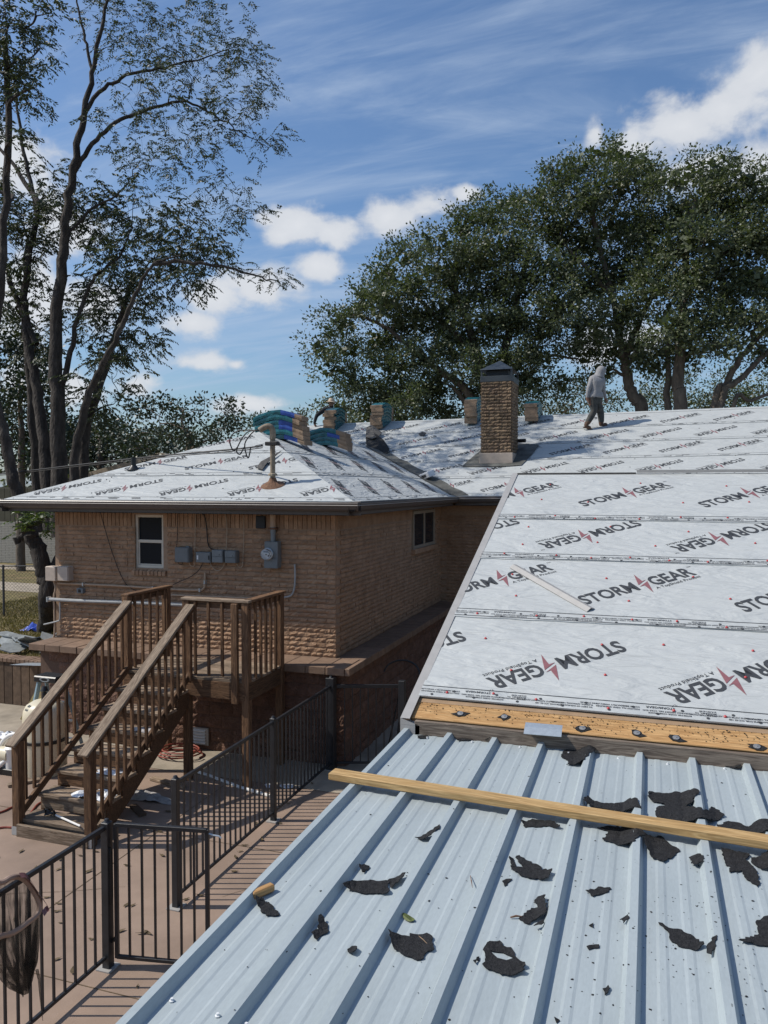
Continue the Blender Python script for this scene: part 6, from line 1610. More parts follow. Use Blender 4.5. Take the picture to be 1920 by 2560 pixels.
# step ladder
lb_ = at_depth(124, 1700, 11.2); lp = Vector((lb_.x, lb_.y, 0))
lad = thing('step_ladder', 'pale blue step ladder with a black top behind the filter tank', 'ladder', lp)
LH = 1.22
for sx_, w0 in ((-1, .26), (1, .26)):
    board('front_rail', lp + Vector((sx_ * w0, -.28, .0)), lp + Vector((sx_ * .16, -.02, LH)), .03, .075, 'ladder_blue', lad, hint=(0, 1, 0)); board('rear_rail', lp + Vector((sx_ * w0, .42, .0)), lp + Vector((sx_ * .16, .10, LH)), .028, .05, 'ladder_blue', lad, hint=(0, 1, 0))
for k in range(1, 4):
    t_ = k / 4.2; w_ = .26 - .1 * t_; board('step', lp + Vector((-w_, -.28 + .26 * t_, LH * t_)), lp + Vector((w_, -.28 + .26 * t_, LH * t_)), .09, .03, 'galvanised', lad)
    board('rear_brace', lp + Vector((-w_, .42 - .32 * t_, LH * t_)), lp + Vector((w_, .42 - .32 * t_, LH * t_)), .02, .03, 'galvanised', lad)
b = MB(); b.box((lp.x - .20, lp.y - .10, LH - .01), (lp.x + .20, lp.y + .16, LH + .08)); b.build('top_cap', 'plastic_black', lad, bevel=.015)
b = MB(); b.lathe([(.06, 0), (.055, .004), (.04, .004), (.036, 0)], n=18); b.v = [(x * 1.5, y * .55, z) for x, y, z in b.v]
b.build('emblem', 'box_grey', lad, M=Matrix.Translation((lp.x, lp.y - .101, LH + .035)) @ Matrix.Rotation(math.pi / 2, 4, 'X'))
# hoses
def hose(pts, label, r_=.012):
    b = MB(); b.tube(smooth_line([Vector(p_) for p_ in pts], 6), r_, 8); return tag(b.build('garden_hose', 'hose_red', smooth=True), label, 'hose', 'red garden hoses')
q = [on_z(x, y, .014) for x, y in ((-40, 2075), (10, 2068), (40, 2066), (70, 2040), (95, 2010), (120, 2004), (165, 2004))]
hose(q, 'red garden hose on the ground at the foot of the stairs')
q = [on_z(x, y, .014) for x, y in ((-30, 2040), (8, 2028), (30, 2018), (60, 2012))]; hose(q, 'second red hose strand at the left picture edge')
hc = on_z(448, 1897, 0); pts = []
for k in range(40):
    a_ = k * .48; rr_ = .30 + .05 * math.sin(k * .9); pts.append((hc.x - .05 + rr_ * math.cos(a_) * 1.1, hc.y + .1 + rr_ * math.sin(a_) * .7, .014 + .003 * k))
hose(pts, 'coiled red garden hose on the ground under the landing')
q = [on_z(470, 1922, .02), on_z(520, 1938, .02), on_z(600, 1968, .02), on_z(675, 1990, .02)]
b = MB(); b.tube(q, .022, 8); tag(b.build('plastic_pipe', 'pvc_white', smooth=True), 'long white plastic pipe lying on the ground under the landing', 'pipe')
for x, y, lb in ((675, 1965, 'white flat scrap on the ground beside the fence'), (718, 1966, 'second white flat scrap on the ground near the fence')):
    p = on_z(x, y, .006); b = MB(); n_ = 8; b.poly([(p.x + rb.uniform(.06, .12) * math.cos(i * .785), p.y + rb.uniform(.04, .1) * math.sin(i * .785), .008 + .006 * (i % 3)) for i in range(n_)]); tag(b.build('paper_scrap', 'bag_white'), lb, 'scrap')
# offcuts and litter round the stairs
for (x, y, ang, L_, m_, lb) in ((300, 1990, .3, .5, 'grey_wood', 'weathered board offcut on the ground just right of the stair foot'), (255, 1905, 1.2, .45, 'plank_dark', 'dark board offcut on the ground under the stairs'), (420, 1960, -.2, .6, 'grey_wood', 'weathered board offcut on the ground left of the middle fence post'),
                               (60, 1960, .9, .4, 'grey_wood', 'short board offcut on the ground left of the stairs'), (345, 2030, -.6, .35, 'plank_dark', 'dark stick of wood on the ground beside the pale cloth')):
    p = on_z(x, y, 0); d_ = Vector((math.cos(ang), math.sin(ang), 0)) * L_ / 2
    tag(board('board_offcut', p - d_ + Vector((0, 0, .022)), p + d_ + Vector((0, 0, .022)), .09, .036, m_, None), lb, 'board')
for (x, y, sx_, lb, m_) in ((20, 1905, .16, 'crumpled pale rag on the ground left of the filter tank', 'bag_plain'), (10, 1840, .2, 'white crumpled sheet on the ground behind the pump', 'bag_white'), (310, 1950, .14, 'grey crumpled rag in the shade under the stairs', 'bag_plain')):
    p = on_z(x, y, 0); crumple('rag', (p.x, p.y, 0), sx_, sx_ * .7, .08, m_, lb, 'rag', int(x) + 3, 14, 10)
for (k, dy_, lb, m_) in ((3, .1, 'flattened white wrapper on the third stair tread', 'bag_white'), (5, .08, 'grey dust rag on the fifth stair tread', 'bag_plain')):
    crumple('wrapper', (-6.3 + .05 * k, SY0 + RUN * (k - 1) + dy_ + .03, RISE * k), .17, .09, .03, m_, lb, 'wrapper', k + 40, 14, 10)
# retaining wall of the raised lawn
rw = thing('retaining_wall', 'low brown retaining wall with a brick cap at the left edge', 'wall', (-11, 11.3, 0))
b = MB(); b.box((-30, 11.32, -.02), (-10.22, 11.52, LAWN_Z + .03)); b.box((-10.42, 11.53, -.02), (-10.22, 13.2, LAWN_Z + .03)); b.build('core', 'block_mortar', rw)
x = -10.22; i = 0
while x > -14.5:
    p = MB(); p.box((x - .19, 11.285, .0), (x - .003, 11.318, LAWN_Z + .028)); p.build('plank', 'plank_dark', rw, bevel=.006); x -= .195  # dark plank colour stands in for shadow on the wall face
x = -10.2
while x > -14.6:
    p = MB(); p.box((x - .098, 11.26, LAWN_Z + .032), (x - .004, 11.56, LAWN_Z + .10 + rb.uniform(-.004, .004))); p.build('cap_brick', 'ledge_tile', rw, bevel=.006); x -= .1
# heap of torn shingle and slate on the lawn edge
for i in range(16):
    x, y = rb.uniform(-12.6, -10.9), rb.uniform(11.8, 12.9); w_ = rb.uniform(.15, .38)
    b = MB(); n_ = 7; th = rb.uniform(.015, .03); ol = [(w_ * rb.uniform(.6, 1.1) * math.cos(2 * math.pi * k / n_), w_ * .7 * rb.uniform(.6, 1.1) * math.sin(2 * math.pi * k / n_)) for k in range(n_)]
    b.poly([(u, v, th) for u, v in ol]); b.poly([(u, v, 0) for u, v in ol][::-1])
    for k in range(n_): k2 = (k + 1) % n_; b.poly([(*ol[k], 0), (*ol[k2], 0), (*ol[k2], th), (*ol[k], th)])
    o = b.build('shingle_scrap', 'slate_scrap', None, M=Matrix.Translation((x, y, LAWN_Z + .03 + rb.uniform(0, .22))) @ Matrix.Rotation(rb.uniform(-.5, .5), 4, 'X') @ Matrix.Rotation(rb.uniform(-.5, .5), 4, 'Y') @ Matrix.Rotation(rb.uniform(0, 6), 4, 'Z'))
    tag(o, 'grey torn shingle scrap heaped on the lawn above the retaining wall', 'shingle scrap', 'torn shingles heaped on the lawn edge')
p = on_z(95, 1662, LAWN_Z + .05)
b = MB(); b.poly([(p.x - .45, p.y - .2, LAWN_Z + .06), (p.x + .35, p.y - .12, LAWN_Z + .08), (p.x + .5, p.y + .22, LAWN_Z + .1), (p.x - .2, p.y + .25, LAWN_Z + .05)]); tag(b.build('metal_sheet', 'galvanised'), 'pale flat metal sheet lying on the lawn', 'metal sheet')
p = on_z(100, 1577, LAWN_Z); crumple('tarp', (p.x, p.y, LAWN_Z), .42, .2, .18, 'tarp_blue', 'crumpled blue tarp on the lawn beside the leaning trunk', 'tarp', 21)
# dry leaves on the pool deck
lv = []
for k in range(4):
    b = MB(); n_ = 5; rr_ = random.Random(k)
    top_ = [(-.055 + .11 * i / n_, .022 * math.sin(math.pi * (i / n_) ** .8) * rr_.uniform(.7, 1.2), .006 + .016 * abs(i / n_ - .5) + rr_.uniform(0, .008)) for i in range(n_ + 1)]
    bot_ = [(x, -y * rr_.uniform(.7, 1.1), z * .7) for x, y, z in top_]
    for i in range(n_): b.poly([bot_[i], bot_[i + 1], top_[i + 1], top_[i]])
    lv.append(b.mesh('dry_leaf', 'dry_leaf'))
lpx = [(145, 2175), (318, 2165), (146, 2260), (116, 2245), (315, 2265), (222, 2180), (144, 2280), (182, 2430), (142, 2400), (355, 2335), (370, 2335), (52, 2130), (405, 2140), (332, 2265), (62, 2430), (240, 2130), (380, 2070), (445, 2180), (118, 2160),
       (600, 2130), (612, 2115), (590, 2145), (655, 2100), (640, 2060), (720, 2010), (560, 2300), (350, 2120), (300, 2330), (260, 2290), (320, 2065), (75, 2060), (90, 2170), (150, 2150), (200, 2140), (230, 2350), (344, 2468), (400, 2080), (420, 2030), (290, 2100), (465, 2250), (500, 2240), (585, 2180), (700, 2060), (735, 1985), (780, 1960)]
for x, y in lpx:
    p = on_z(x, y, 0); s_ = rb.uniform(.5, 1.05)
    o = new_obj('dry_leaf', rb.choice(lv), None, Matrix.Translation((p.x, p.y, .004)) @ Matrix.Rotation(rb.uniform(0, 6.28), 4, 'Z') @ Matrix.Diagonal((s_, s_, s_, 1)))
    tag(o, 'dry brown leaf fallen on the tan pool deck', 'leaf', 'fallen leaves on the pool deck')
for i in range(40):
    x, y = rb.uniform(-9, -2), rb.uniform(3, 10); s_ = rb.uniform(.3, .8)
    o = new_obj('dry_leaf', rb.choice(lv), None, Matrix.Translation((x, y, .004)) @ Matrix.Rotation(rb.uniform(0, 6.28), 4, 'Z') @ Matrix.Diagonal((s_, s_, s_, 1)))
    tag(o, 'dry brown leaf fallen on the tan pool deck', 'leaf', 'fallen leaves on the pool deck')
# folded stand in the shade at the house corner
st_ = Vector((-3.55, 11.3, 0)); tr_ = thing('folded_stand', 'dark folding stand in the shade behind the far fence', 'stand', st_)
for a_ in (0, 2.1, 4.2): b = MB(); b.tube([st_ + Vector((0, 0, 1.0)), st_ + Vector((.3 * math.cos(a_), .3 * math.sin(a_), 0))], .012, 6); b.build('leg', 'plastic_black', tr_)
b = MB(); b.tube([st_ + Vector((.28 * math.cos(a_ / 8), .1 * math.sin(a_ / 8), 1.15 + .18 * math.sin(a_ / 8))) for a_ in range(0, 26)], .015, 6); b.build('hoop', 'plastic_black', tr_)

# ================================================================== NEIGHBOUR, LEFT
nb = thing('neighbour_house', 'white brick neighbour house with olive siding and low gable at the far left', 'house', (-22, 27, LAWN_Z))
NY = 26.2; nx0, nx1 = -30, -12.8
b = MB(); b.box((nx0, NY, LAWN_Z - .1), (nx1, NY + 6, LAWN_Z + 1.75)); b.build('brick_wall', 'white_mortar', nb)
wbk = MB()
for c in range(24):
    x = nx0 + (.2 if c % 2 else 0)
    while x < nx1 - .1:
        if x > -29: wbk.box((x + .006, NY - .012, LAWN_Z + .02 + c * .0725), (min(x + .394, nx1), NY + .01, LAWN_Z + .02 + c * .0725 + .062))
        x += .4
stuff(wbk.build('brick_courses', 'white_brick', nb))
b = MB(); b.box((nx0, NY + .03, LAWN_Z + 1.75), (nx1, NY + 6, LAWN_Z + 3.2)); b.build('siding_wall', 'siding_olive', nb)
x = -29.4
while x < nx1:
    p = MB(); p.box((x, NY - .0, LAWN_Z + 1.76), (x + .29, NY + .028, LAWN_Z + 3.15)); p.build('siding_panel', 'siding_olive', nb, bevel=.006); x += .3
b = MB(); za = LAWN_Z + 3.15
gx = -17.6
b.poly([(gx - 6, NY - .7, za), (gx, NY - .7, za + 1.35), (gx, NY + 8, za + 1.35), (gx - 6, NY + 8, za)]); b.poly([(gx, NY - .7, za + 1.35), (gx + 5.2, NY - .7, za - .0), (gx + 5.2, NY + 8, za - .0), (gx, NY + 8, za + 1.35)]); b.build('roof', 'shingle_old', nb)
b = MB(); b.poly([(gx - 5.4, NY + .02, za), (gx + 4.8, NY + .02, za), (gx, NY + .02, za + 1.25)]); b.build('gable', 'siding_olive', nb)
board('barge_board', (gx - 6, NY - .72, za - .06), (gx, NY - .72, za + 1.29), .04, .17, 'trim_tan', nb); board('barge_board', (gx, NY - .72, za + 1.29), (gx + 5.2, NY - .72, za - .06), .04, .17, 'trim_tan', nb)
# chain-link fence on the lawn
cf = thing('chainlink_fence', 'dark chain link fence across the lawn at the far left', 'fence', (-15, 19, LAWN_Z))
pA = on_z(10, 1540, LAWN_Z); fd = Vector((.92, .39, 0)).normalized()
def cpt(t_, z): return Vector((pA.x, pA.y, LAWN_Z + z)) + fd * t_
for t_ in (-6.0, -3.0, 0.0, 3.0):
    b = MB(); b.tube([cpt(t_, -.05), cpt(t_, 1.28)], .028, 8); b.build('post', 'chainlink', cf)
b = MB(); b.tube([cpt(-6, 1.25), cpt(3.2, 1.25)], .018, 6); b.build('top_rail', 'chainlink', cf)
b = MB(); s_ = .085; n_ = int(9.2 / s_)
def wire(p, q): 
    up_ = Vector((0, 0, .0035)); b.poly([p - up_, q - up_, q + up_, p + up_])
for i in range(-14, n_):
    for sg in (1, -1):
        t0 = -6 + i * s_ + (0 if sg > 0 else 1.2); t1 = t0 + sg * 1.2
        if -6 <= min(t0, t1) and max(t0, t1) <= 3.2: wire(cpt(t0, .03), cpt(t1, 1.23))
stuff(b.build('wire_mesh', 'chainlink', cf))

# ================================================================== TREES
def quads_mesh(name, V, mat):
    """V: (n,4,3) leaf corners"""
    n = len(V); me = bpy.data.meshes.new(name)
    me.vertices.add(n * 4); me.vertices.foreach_set('co', V.reshape(-1).astype(np.float32))
    me.loops.add(n * 4); me.loops.foreach_set('vertex_index', np.arange(n * 4, dtype=np.int32))
    me.polygons.add(n); me.polygons.foreach_set('loop_start', np.arange(0, n * 4, 4, dtype=np.int32))
    me.polygons.foreach_set('loop_total', np.full(n, 4, dtype=np.int32))
    me.update(calc_edges=True); set_mats(me, mat); return me
def leaf_quads(c, d, L_, W_, r, droop=0.0):
    """diamond leaves at c pointing along d"""
    n = len(c); d = d / np.linalg.norm(d, axis=1, keepdims=True)
    a = r.normal(size=(n, 3)); s = np.cross(d, a); s /= np.linalg.norm(s, axis=1, keepdims=True)
    L_ = L_ * r.uniform(.7, 1.25, n)[:, None]; W_ = W_ * r.uniform(.7, 1.25, n)[:, None]
    nrm = np.cross(s, d)
    V = np.empty((n, 4, 3)); V[:, 0] = c; V[:, 1] = c + d * L_ * .5 + s * W_ * .5 + nrm * L_ * .06; V[:, 2] = c + d * L_; V[:, 3] = c + d * L_ * .5 - s * W_ * .5 + nrm * L_ * .06
    return V
class Skel:
    def __init__(s): s.p = []; s.r = []; s.mb = MB()
    def limb(s, pts, r0, r1, n=8, sides=8, wob=0.0, rr=None):
        q = smooth_line([Vector(p) for p in pts], n)
        if wob: q = [p + Vector((rr.gauss(0, wob), rr.gauss(0, wob), rr.gauss(0, wob))) if 0 < i < len(q) - 1 else p for i, p in enumerate(q)]
        rs = [r0 + (r1 - r0) * (i / (len(q) - 1)) ** .85 for i in range(len(q))]
        s.mb.tube(q, rs, sides, caps=False); s.p += q; s.r += rs
    def nearest(s, t, below=True):
        best, bd = 0, 1e9
        for i, p in enumerate(s.p):
            d = (p - t).length + (1.2 * max(0, p.z - t.z + .3) if below else 0)
            if d < bd: bd, best = d, i
        return best
def grow(sk, target, rr, rmax=.09, rend=.014, sag=.0, sides=6):
    i = sk.nearest(target); p = sk.p[i]; r0 = min(sk.r[i] * .62, rmax); L_ = (target - p).length
    if L_ < .05: return
    mid1 = p.lerp(target, .35) + Vector((rr.gauss(0, .08), rr.gauss(0, .08), .10 + rr.gauss(0, .05))) * L_; mid2 = p.lerp(target, .7) + Vector((rr.gauss(0, .07), rr.gauss(0, .07), .06 - sag)) * L_
    sk.limb([p, mid1, mid2, target], r0, rend, 4, sides)
def tree(name, label, trunks, blobs, dep, leaf, rs, bark='bark_oak', sub=22, per=46, L_=.11, W_=.06, clump=.42, group=None, twigs=True, frond=False, flat=.9, dens=1.0, hang=.0, depth_r=1.0, shell=.35, twig_r=.012, limb_r=.10, spray=0, core=0):
    """trunks: list of (points, r0, r1); blobs: (x, y, rx, ry[, dz]) crown clumps measured in the photograph, set at depth dep"""
    rr = random.Random(rs); r = np.random.default_rng(rs)
    base = trunks[0][0][0]
    root = thing(name, label, 'tree', base, group)
    sk = Skel()
    for pts, r0, r1 in trunks: sk.limb(pts, r0, r1, 6, 10, .02, rr)
    cs = []
    for bl in blobs:
        x, y, rx, ry = bl[:4]; off = bl[4] if len(bl) > 4 else rr.uniform(-1, 1) * depth_r * 1.6
        de = dep + off; c = at_depth(x, y, de); cs.append((c, rx / FOC * de, ry / FOC * de))
    order = sorted(cs, key=lambda q: min((p - q[0]).length for p in sk.p[::3]))
    allV = []
    for c, rx, ry in order:
        grow(sk, c, rr, limb_r, limb_r * .25)
        n = max(4, int(sub * dens * (rx * ry) / .9))
        u = r.normal(size=(n, 3)); u /= np.linalg.norm(u, axis=1, keepdims=True); rad = (shell + (1 - shell) * r.random(n)) ** .6
        if spray: rad[-spray * 2:] = r.uniform(.95, 1.45, min(n, spray * 2))
        u *= rad[:, None]
        rd = (rx + ry) / 2 * depth_r
        P_ = np.array(c)[None] + u[:, :1] * rx * np.array(_rt)[None] + u[:, 1:2] * rd * np.array(_fh)[None] + u[:, 2:] * ry * np.array([0, 0, 1.])[None]
        if core:                                    # inner boughs: bigger overlapping sprays that close the middle of each clump
            m = int(core * rx * ry / .8); w = r.normal(size=(m, 3)); w /= np.linalg.norm(w, axis=1, keepdims=True); w *= (r.random(m) ** .5 * .74)[:, None]
            cp = np.array(c)[None] + w[:, :1] * rx * np.array(_rt)[None] + w[:, 1:2] * rd * np.array(_fh)[None] + w[:, 2:] * ry * np.array([0, 0, 1.])[None]
            allV.append(leaf_quads(cp, r.normal(size=(m, 3)), .34, .2, r))
        for k, t in enumerate(P_):
            if twigs and (k % 2 == 0 or frond): grow(sk, Vector(t), rr, twig_r * 2.2, twig_r * .35, sides=4)
            out = t - np.array(c); out = out / (np.linalg.norm(out) + 1e-6)
            if frond:                              # compound leaves: leaflets in pairs along drooping stalks
                for f in range(per):
                    a = r.uniform(0, 2 * math.pi); dd = np.array([math.cos(a), math.sin(a), r.uniform(-.5, .4)]) + out * .5; dd /= np.linalg.norm(dd)
                    s0 = t + r.normal(size=3) * clump * .35; m = 7; q = np.arange(1, m + 1) / m; ln = r.uniform(.22, .42)
                    stalk = s0 + dd * (q * ln)[:, None] - np.array([0, 0, 1]) * (q ** 2 * ln * .35)[:, None]
                    sd = np.cross(dd, [0, 0, 1]); sd /= (np.linalg.norm(sd) + 1e-6)
                    for sg in (1, -1):
                        dv = dd * .6 + sg * sd * .8 + np.array([0, 0, -.45 - hang]) + r.normal(size=(m, 3)) * .18
                        allV.append(leaf_quads(stalk, dv, L_, W_, r))
            else:
                m = int(per * r.uniform(.6, 1.4)); cpos = t + r.normal(size=(m, 3)) * clump * np.array([.5, .5, .38 * flat / .9])
                dv = (cpos - t) + out * .15 + r.normal(size=(m, 3)) * .22 - np.array([0, 0, hang])
                allV.append(leaf_quads(cpos, dv, L_, W_, r))
    sk.mb.build('trunk', bark, root, smooth=True)
    V = np.concatenate(allV)
    new_obj('crown', quads_mesh('crown', V, leaf), root)
    return root, len(V)
tot = 0
D_ = at_depth
# tall many-stemmed tree on the left
DP = 20.0
def d20(x, y, o=0): return D_(x, y, DP + o)
pec_trunks = [
    ([d20(152, 1340), d20(148, 1180), d20(142, 1000), d20(138, 850), d20(150, 700), d20(165, 560), d20(185, 420), d20(205, 300), d20(235, 160), d20(262, 20), d20(290, -120)], .235, .02),
    ([d20(128, 1330, .3), d20(118, 1180, .4), d20(100, 1030, .6), d20(75, 880, .8), d20(60, 760, 1), d20(72, 640, 1), d20(90, 520, 1.2), d20(60, 380, 1.4), d20(40, 230, 1.5)], .19, .03),
    ([d20(175, 1330, -.3), d20(190, 1120, -.4), d20(225, 980, -.6), d20(265, 900, -.8), d20(310, 800, -1), d20(345, 720, -1.2), d20(385, 660, -1.4), d20(450, 640, -1.5)], .135, .015),
    ([d20(150, 1000, .1), d20(170, 900), d20(200, 780), d20(240, 690), d20(300, 640), d20(330, 560)], .09, .015),
    ([d20(185, 430), d20(230, 360), d20(300, 300), d20(390, 268), d20(470, 255), d20(540, 290), d20(600, 330), d20(670, 370)], .07, .006),
    ([d20(200, 300), d20(260, 220), d20(330, 185), d20(430, 165), d20(520, 140), d20(600, 110)], .06, .008),
    ([d20(160, 600), d20(220, 530), d20(300, 480), d20(340, 420)], .05, .01),
    ([d20(230, 180), d20(215, 100), d20(195, 20), d20(180, -60)], .045, .015),
    ([d20(385, 660, -1.4), d20(470, 655, -1.5), d20(560, 670, -1.5), d20(640, 690, -1.5), d20(700, 705, -1.5)], .055, .01),
    ([d20(100, 520, 1), d20(40, 420, 1.5), d20(-40, 330, 2)], .08, .03),
    ([d20(90, 860, .8), d20(40, 740, 1), d20(0, 640, 1), d20(-60, 540, 1)], .10, .03)]
thin = [(330, 60, 90, 60), (430, 90, 95, 60), (540, 60, 80, 60), (600, 110, 60, 45), (640, 140, 40, 35), (470, 170, 110, 45), (590, 190, 75, 45), (350, 200, 90, 50), (440, 270, 100, 45), (600, 260, 70, 50), (650, 300, 45, 45), (660, 355, 40, 25), (520, 330, 70, 40),
        (480, 330, 60, 45), (250, 60, 60, 60), (320, 320, 80, 50), (560, 430, 55, 45), (420, 400, 70, 50), (520, 500, 70, 45), (340, 390, 60, 50), (590, 470, 35, 30), (600, 530, 45, 25), (640, 535, 30, 18), (620, 690, 70, 20), (690, 690, 30, 20)]
tot += tree('pecan_tree', 'tall many stemmed tree with thin leafage against the sky at the left', pec_trunks, thin, DP, 'leaf_pecan', 5, 'bark', sub=40, per=4, L_=.088, W_=.031, spray=4, clump=.3, frond=True, depth_r=1.0, twig_r=.007, limb_r=.03)[1]
# its dense lower boughs belong to the neighbouring stems of the same clump
DP2 = 21.0
thick = [(60, 620, 80, 80), (150, 560, 70, 60), (250, 560, 80, 60), (340, 520, 70, 45), (420, 560, 80, 50), (490, 620, 70, 45), (400, 640, 80, 55), (310, 650, 80, 55), (460, 690, 60, 40), (520, 650, 50, 40), (370, 720, 60, 45), (250, 720, 60, 60), (300, 790, 75, 60), (340, 850, 55, 55), (250, 860, 60, 55), (280, 940, 60, 45), (230, 1000, 45, 35), (180, 790, 40, 60), (30, 740, 60, 60), (20, 530, 60, 60), (100, 470, 70, 50), (200, 480, 60, 40),
         (90, 860, 40, 60), (285, 1010, 40, 25)]
d21 = lambda x, y, o=0: D_(x, y, DP2 + o)
tot += tree('pecan_tree', 'dense leaning tree clump with dark leaves behind the thin left tree',
            [([d21(205, 1330), d21(215, 1080), d21(262, 930), d21(300, 800), d21(330, 700)], .16, .05), ([d21(96, 1330, 1), d21(80, 1000, 1), d21(60, 800, 1), d21(70, 600, 1)], .15, .05)],
            thick, DP2, 'leaf_pecan', 6, 'bark', sub=48, per=5, L_=.105, W_=.042, spray=5, clump=.34, frond=True, depth_r=.8, hang=.25, limb_r=.05)[1]
# leaning trunk beside the house corner, its leaves at the left picture edge
d17 = lambda x, y, o=0: D_(x, y, 16.9 + o)
lb0 = on_z(116, 1588, LAWN_Z - .1)
tot += tree('leaning_tree', 'dark leaning trunk beside the left house corner with leaves at the picture edge',
            [([lb0, d17(121, 1500), d17(113, 1440), d17(98, 1380), d17(76, 1330), d17(58, 1280), d17(42, 1230), d17(22, 1150), d17(4, 1060), d17(-20, 960), d17(-10, 800), d17(10, 600), d17(20, 300), d17(10, 100)], .21, .06),
             ([d17(117, 1480), d17(140, 1420), d17(158, 1360), d17(175, 1290), d17(170, 1220, .5)], .15, .09),
             ([d17(66, 1330), d17(48, 1345), d17(40, 1355)], .09, .06)],
            [(20, 60, 90, 60), (90, 40, 60, 50), (40, 150, 80, 60), (100, 120, 40, 50), (20, 250, 80, 55), (80, 220, 50, 40), (30, 350, 55, 40), (-30, 480, 50, 60)], 16.9, 'leaf_pecan', 7, 'bark', sub=44, per=5, L_=.10, W_=.038, clump=.3, frond=True, depth_r=.7)[1]
# fresh shoots at the broken trunk
b = MB(); sp = d17(55, 1300, -.35); V_ = []; r_ = np.random.default_rng(4)
for k in range(46):
    c = np.array(D_(30 + r_.uniform(0, 95), 1272 + r_.uniform(0, 60), 16.4)); 
    a = r_.uniform(0, 6.28); dd = np.array([math.cos(a), math.sin(a), r_.uniform(-.2, .5)]); q = np.arange(1, 8) / 7
    stalk = c + dd * (q * .3)[:, None] - np.array([0, 0, 1]) * (q ** 2 * .08)[:, None]; sd = np.cross(dd, [0, 0, 1])
    for sg in (1, -1): V_.append(leaf_quads(stalk, dd * .6 + sg * sd * .8 + np.array([0, 0, -.3]) + r_.normal(size=(7, 3)) * .15, .11, .04, r_))
so = thing('leafy_shoots', 'bright green leafy shoots sprouting from the leaning trunk under the eave', 'shoots', sp)
new_obj('leaves', quads_mesh('leaves', np.concatenate(V_), 'leaf_pecan_light'), so)
b = MB()
for k in range(12): b.tube([sp + Vector((0, .1, -.2)), Vector(D_(40 + k * 7, 1320 - (k % 4) * 10, 16.4)), Vector(D_(35 + k * 8, 1285 + (k % 3) * 14, 16.35))], [.012, .008, .004], 5, caps=False)
b.build('stems', 'bark', so)
# dark trees at the left edge behind
def mass(name, label, blobs, dep, leaf, rs, trunk_x, **kw):
    global tot
    gz = LAWN_Z
    x0, y0 = trunk_x
    t0 = on_z(x0, 1280 + (1215 - 1280) + FOC * (4 - 0) / dep, 0); t0 = D_(x0, 1215 + FOC * 4 / dep, dep)
    tr_ = [([t0, D_(x0 + 4, 1130, dep), D_(x0 - 3, y0, dep)], kw.pop('r0', .2), .06)]
    ro, n = tree(name, label, tr_, blobs, dep, leaf, rs, **kw); tot += n
    return ro
mass('dark_tree', 'very dark evergreen tree at the left picture edge', [(20, 850, 70, 60), (70, 900, 60, 60), (20, 960, 80, 60), (90, 990, 60, 60), (40, 1060, 90, 60), (120, 1080, 60, 50), (60, 1140, 90, 45), (150, 1150, 60, 40)], 30, 'leaf_dark', 21, (50, 950), sub=16, per=60, L_=.17, W_=.10, clump=.55)
mass('dark_tree', 'dark bushy tree low between the left stems', [(190, 1110, 60, 45), (240, 1080, 55, 45), (300, 1100, 60, 40), (230, 1150, 80, 40), (330, 1130, 60, 35), (160, 1150, 60, 40), (380, 1110, 50, 30), (420, 1130, 50, 25)], 33, 'leaf_dark', 22, (250, 1100), sub=16, per=60, L_=.17, W_=.10, clump=.55)
mass('distant_tree', 'grey green distant tree line tree left of the hip peak', [(230, 1085, 80, 30), (330, 1085, 80, 28), (420, 1085, 60, 25), (180, 1090, 60, 30)], 60, 'leaf_olive', 23, (300, 1090), sub=5, per=60, L_=.28, W_=.17, clump=.9, twigs=False)
mass('magnolia_tree', 'round leafed dark tree standing left of the hip peak', [(360, 1020, 34, 22), (405, 1010, 40, 22), (450, 1020, 50, 26), (510, 1025, 50, 28), (560, 1030, 45, 28), (590, 1055, 30, 28), (540, 1070, 55, 30), (470, 1065, 60, 32), (400, 1060, 50, 30), (350, 1085, 40, 26), (440, 1100, 70, 26), (520, 1100, 60, 22), (340, 1120, 45, 22), (380, 1135, 60, 20)], 26, 'leaf_dark', 24, (470, 1090), sub=16, per=56, L_=.13, W_=.075, clump=.36, shell=.5)
mass('shrub_tree', 'small olive green tree behind the hip peak bundles', [(640, 1060, 26, 22), (670, 1050, 20, 20), (760, 1045, 34, 34), (730, 1075, 40, 24)], 34, 'leaf_olive', 25, (720, 1080), sub=16, per=50, L_=.15, W_=.085, clump=.5)
mass('shrub_tree', 'loose olive green tree behind the second ridge bundles', [(905, 1010, 45, 50), (960, 1000, 45, 40), (930, 1050, 60, 30), (1010, 1040, 45, 24)], 33, 'leaf_olive', 26, (930, 1060), sub=16, per=46, L_=.13, W_=.075, clump=.5)
mass('shrub_tree', 'olive green tree in the gap right of the chimney', [(1330, 1010, 45, 40), (1390, 990, 50, 45), (1430, 1020, 50, 30), (1290, 1010, 30, 40), (1480, 960, 40, 40), (1500, 1010, 50, 30), (1550, 1000, 20, 40), (1360, 1050, 90, 20)], 37, 'leaf_olive', 27, (1400, 1040), sub=16, per=46, L_=.15, W_=.08, clump=.5)
mass('shrub_tree', 'dark green shrubby tree low at the right picture edge', [(1640, 970, 45, 35), (1690, 950, 40, 40), (1760, 980, 60, 40), (1830, 970, 60, 45), (1900, 980, 60, 50), (1650, 1010, 60, 30), (1760, 1020, 90, 24), (1870, 1020, 80, 26), (1620, 985, 25, 35)], 36, 'leaf_oak', 28, (1780, 1040), sub=16, per=46, L_=.15, W_=.08, clump=.5)
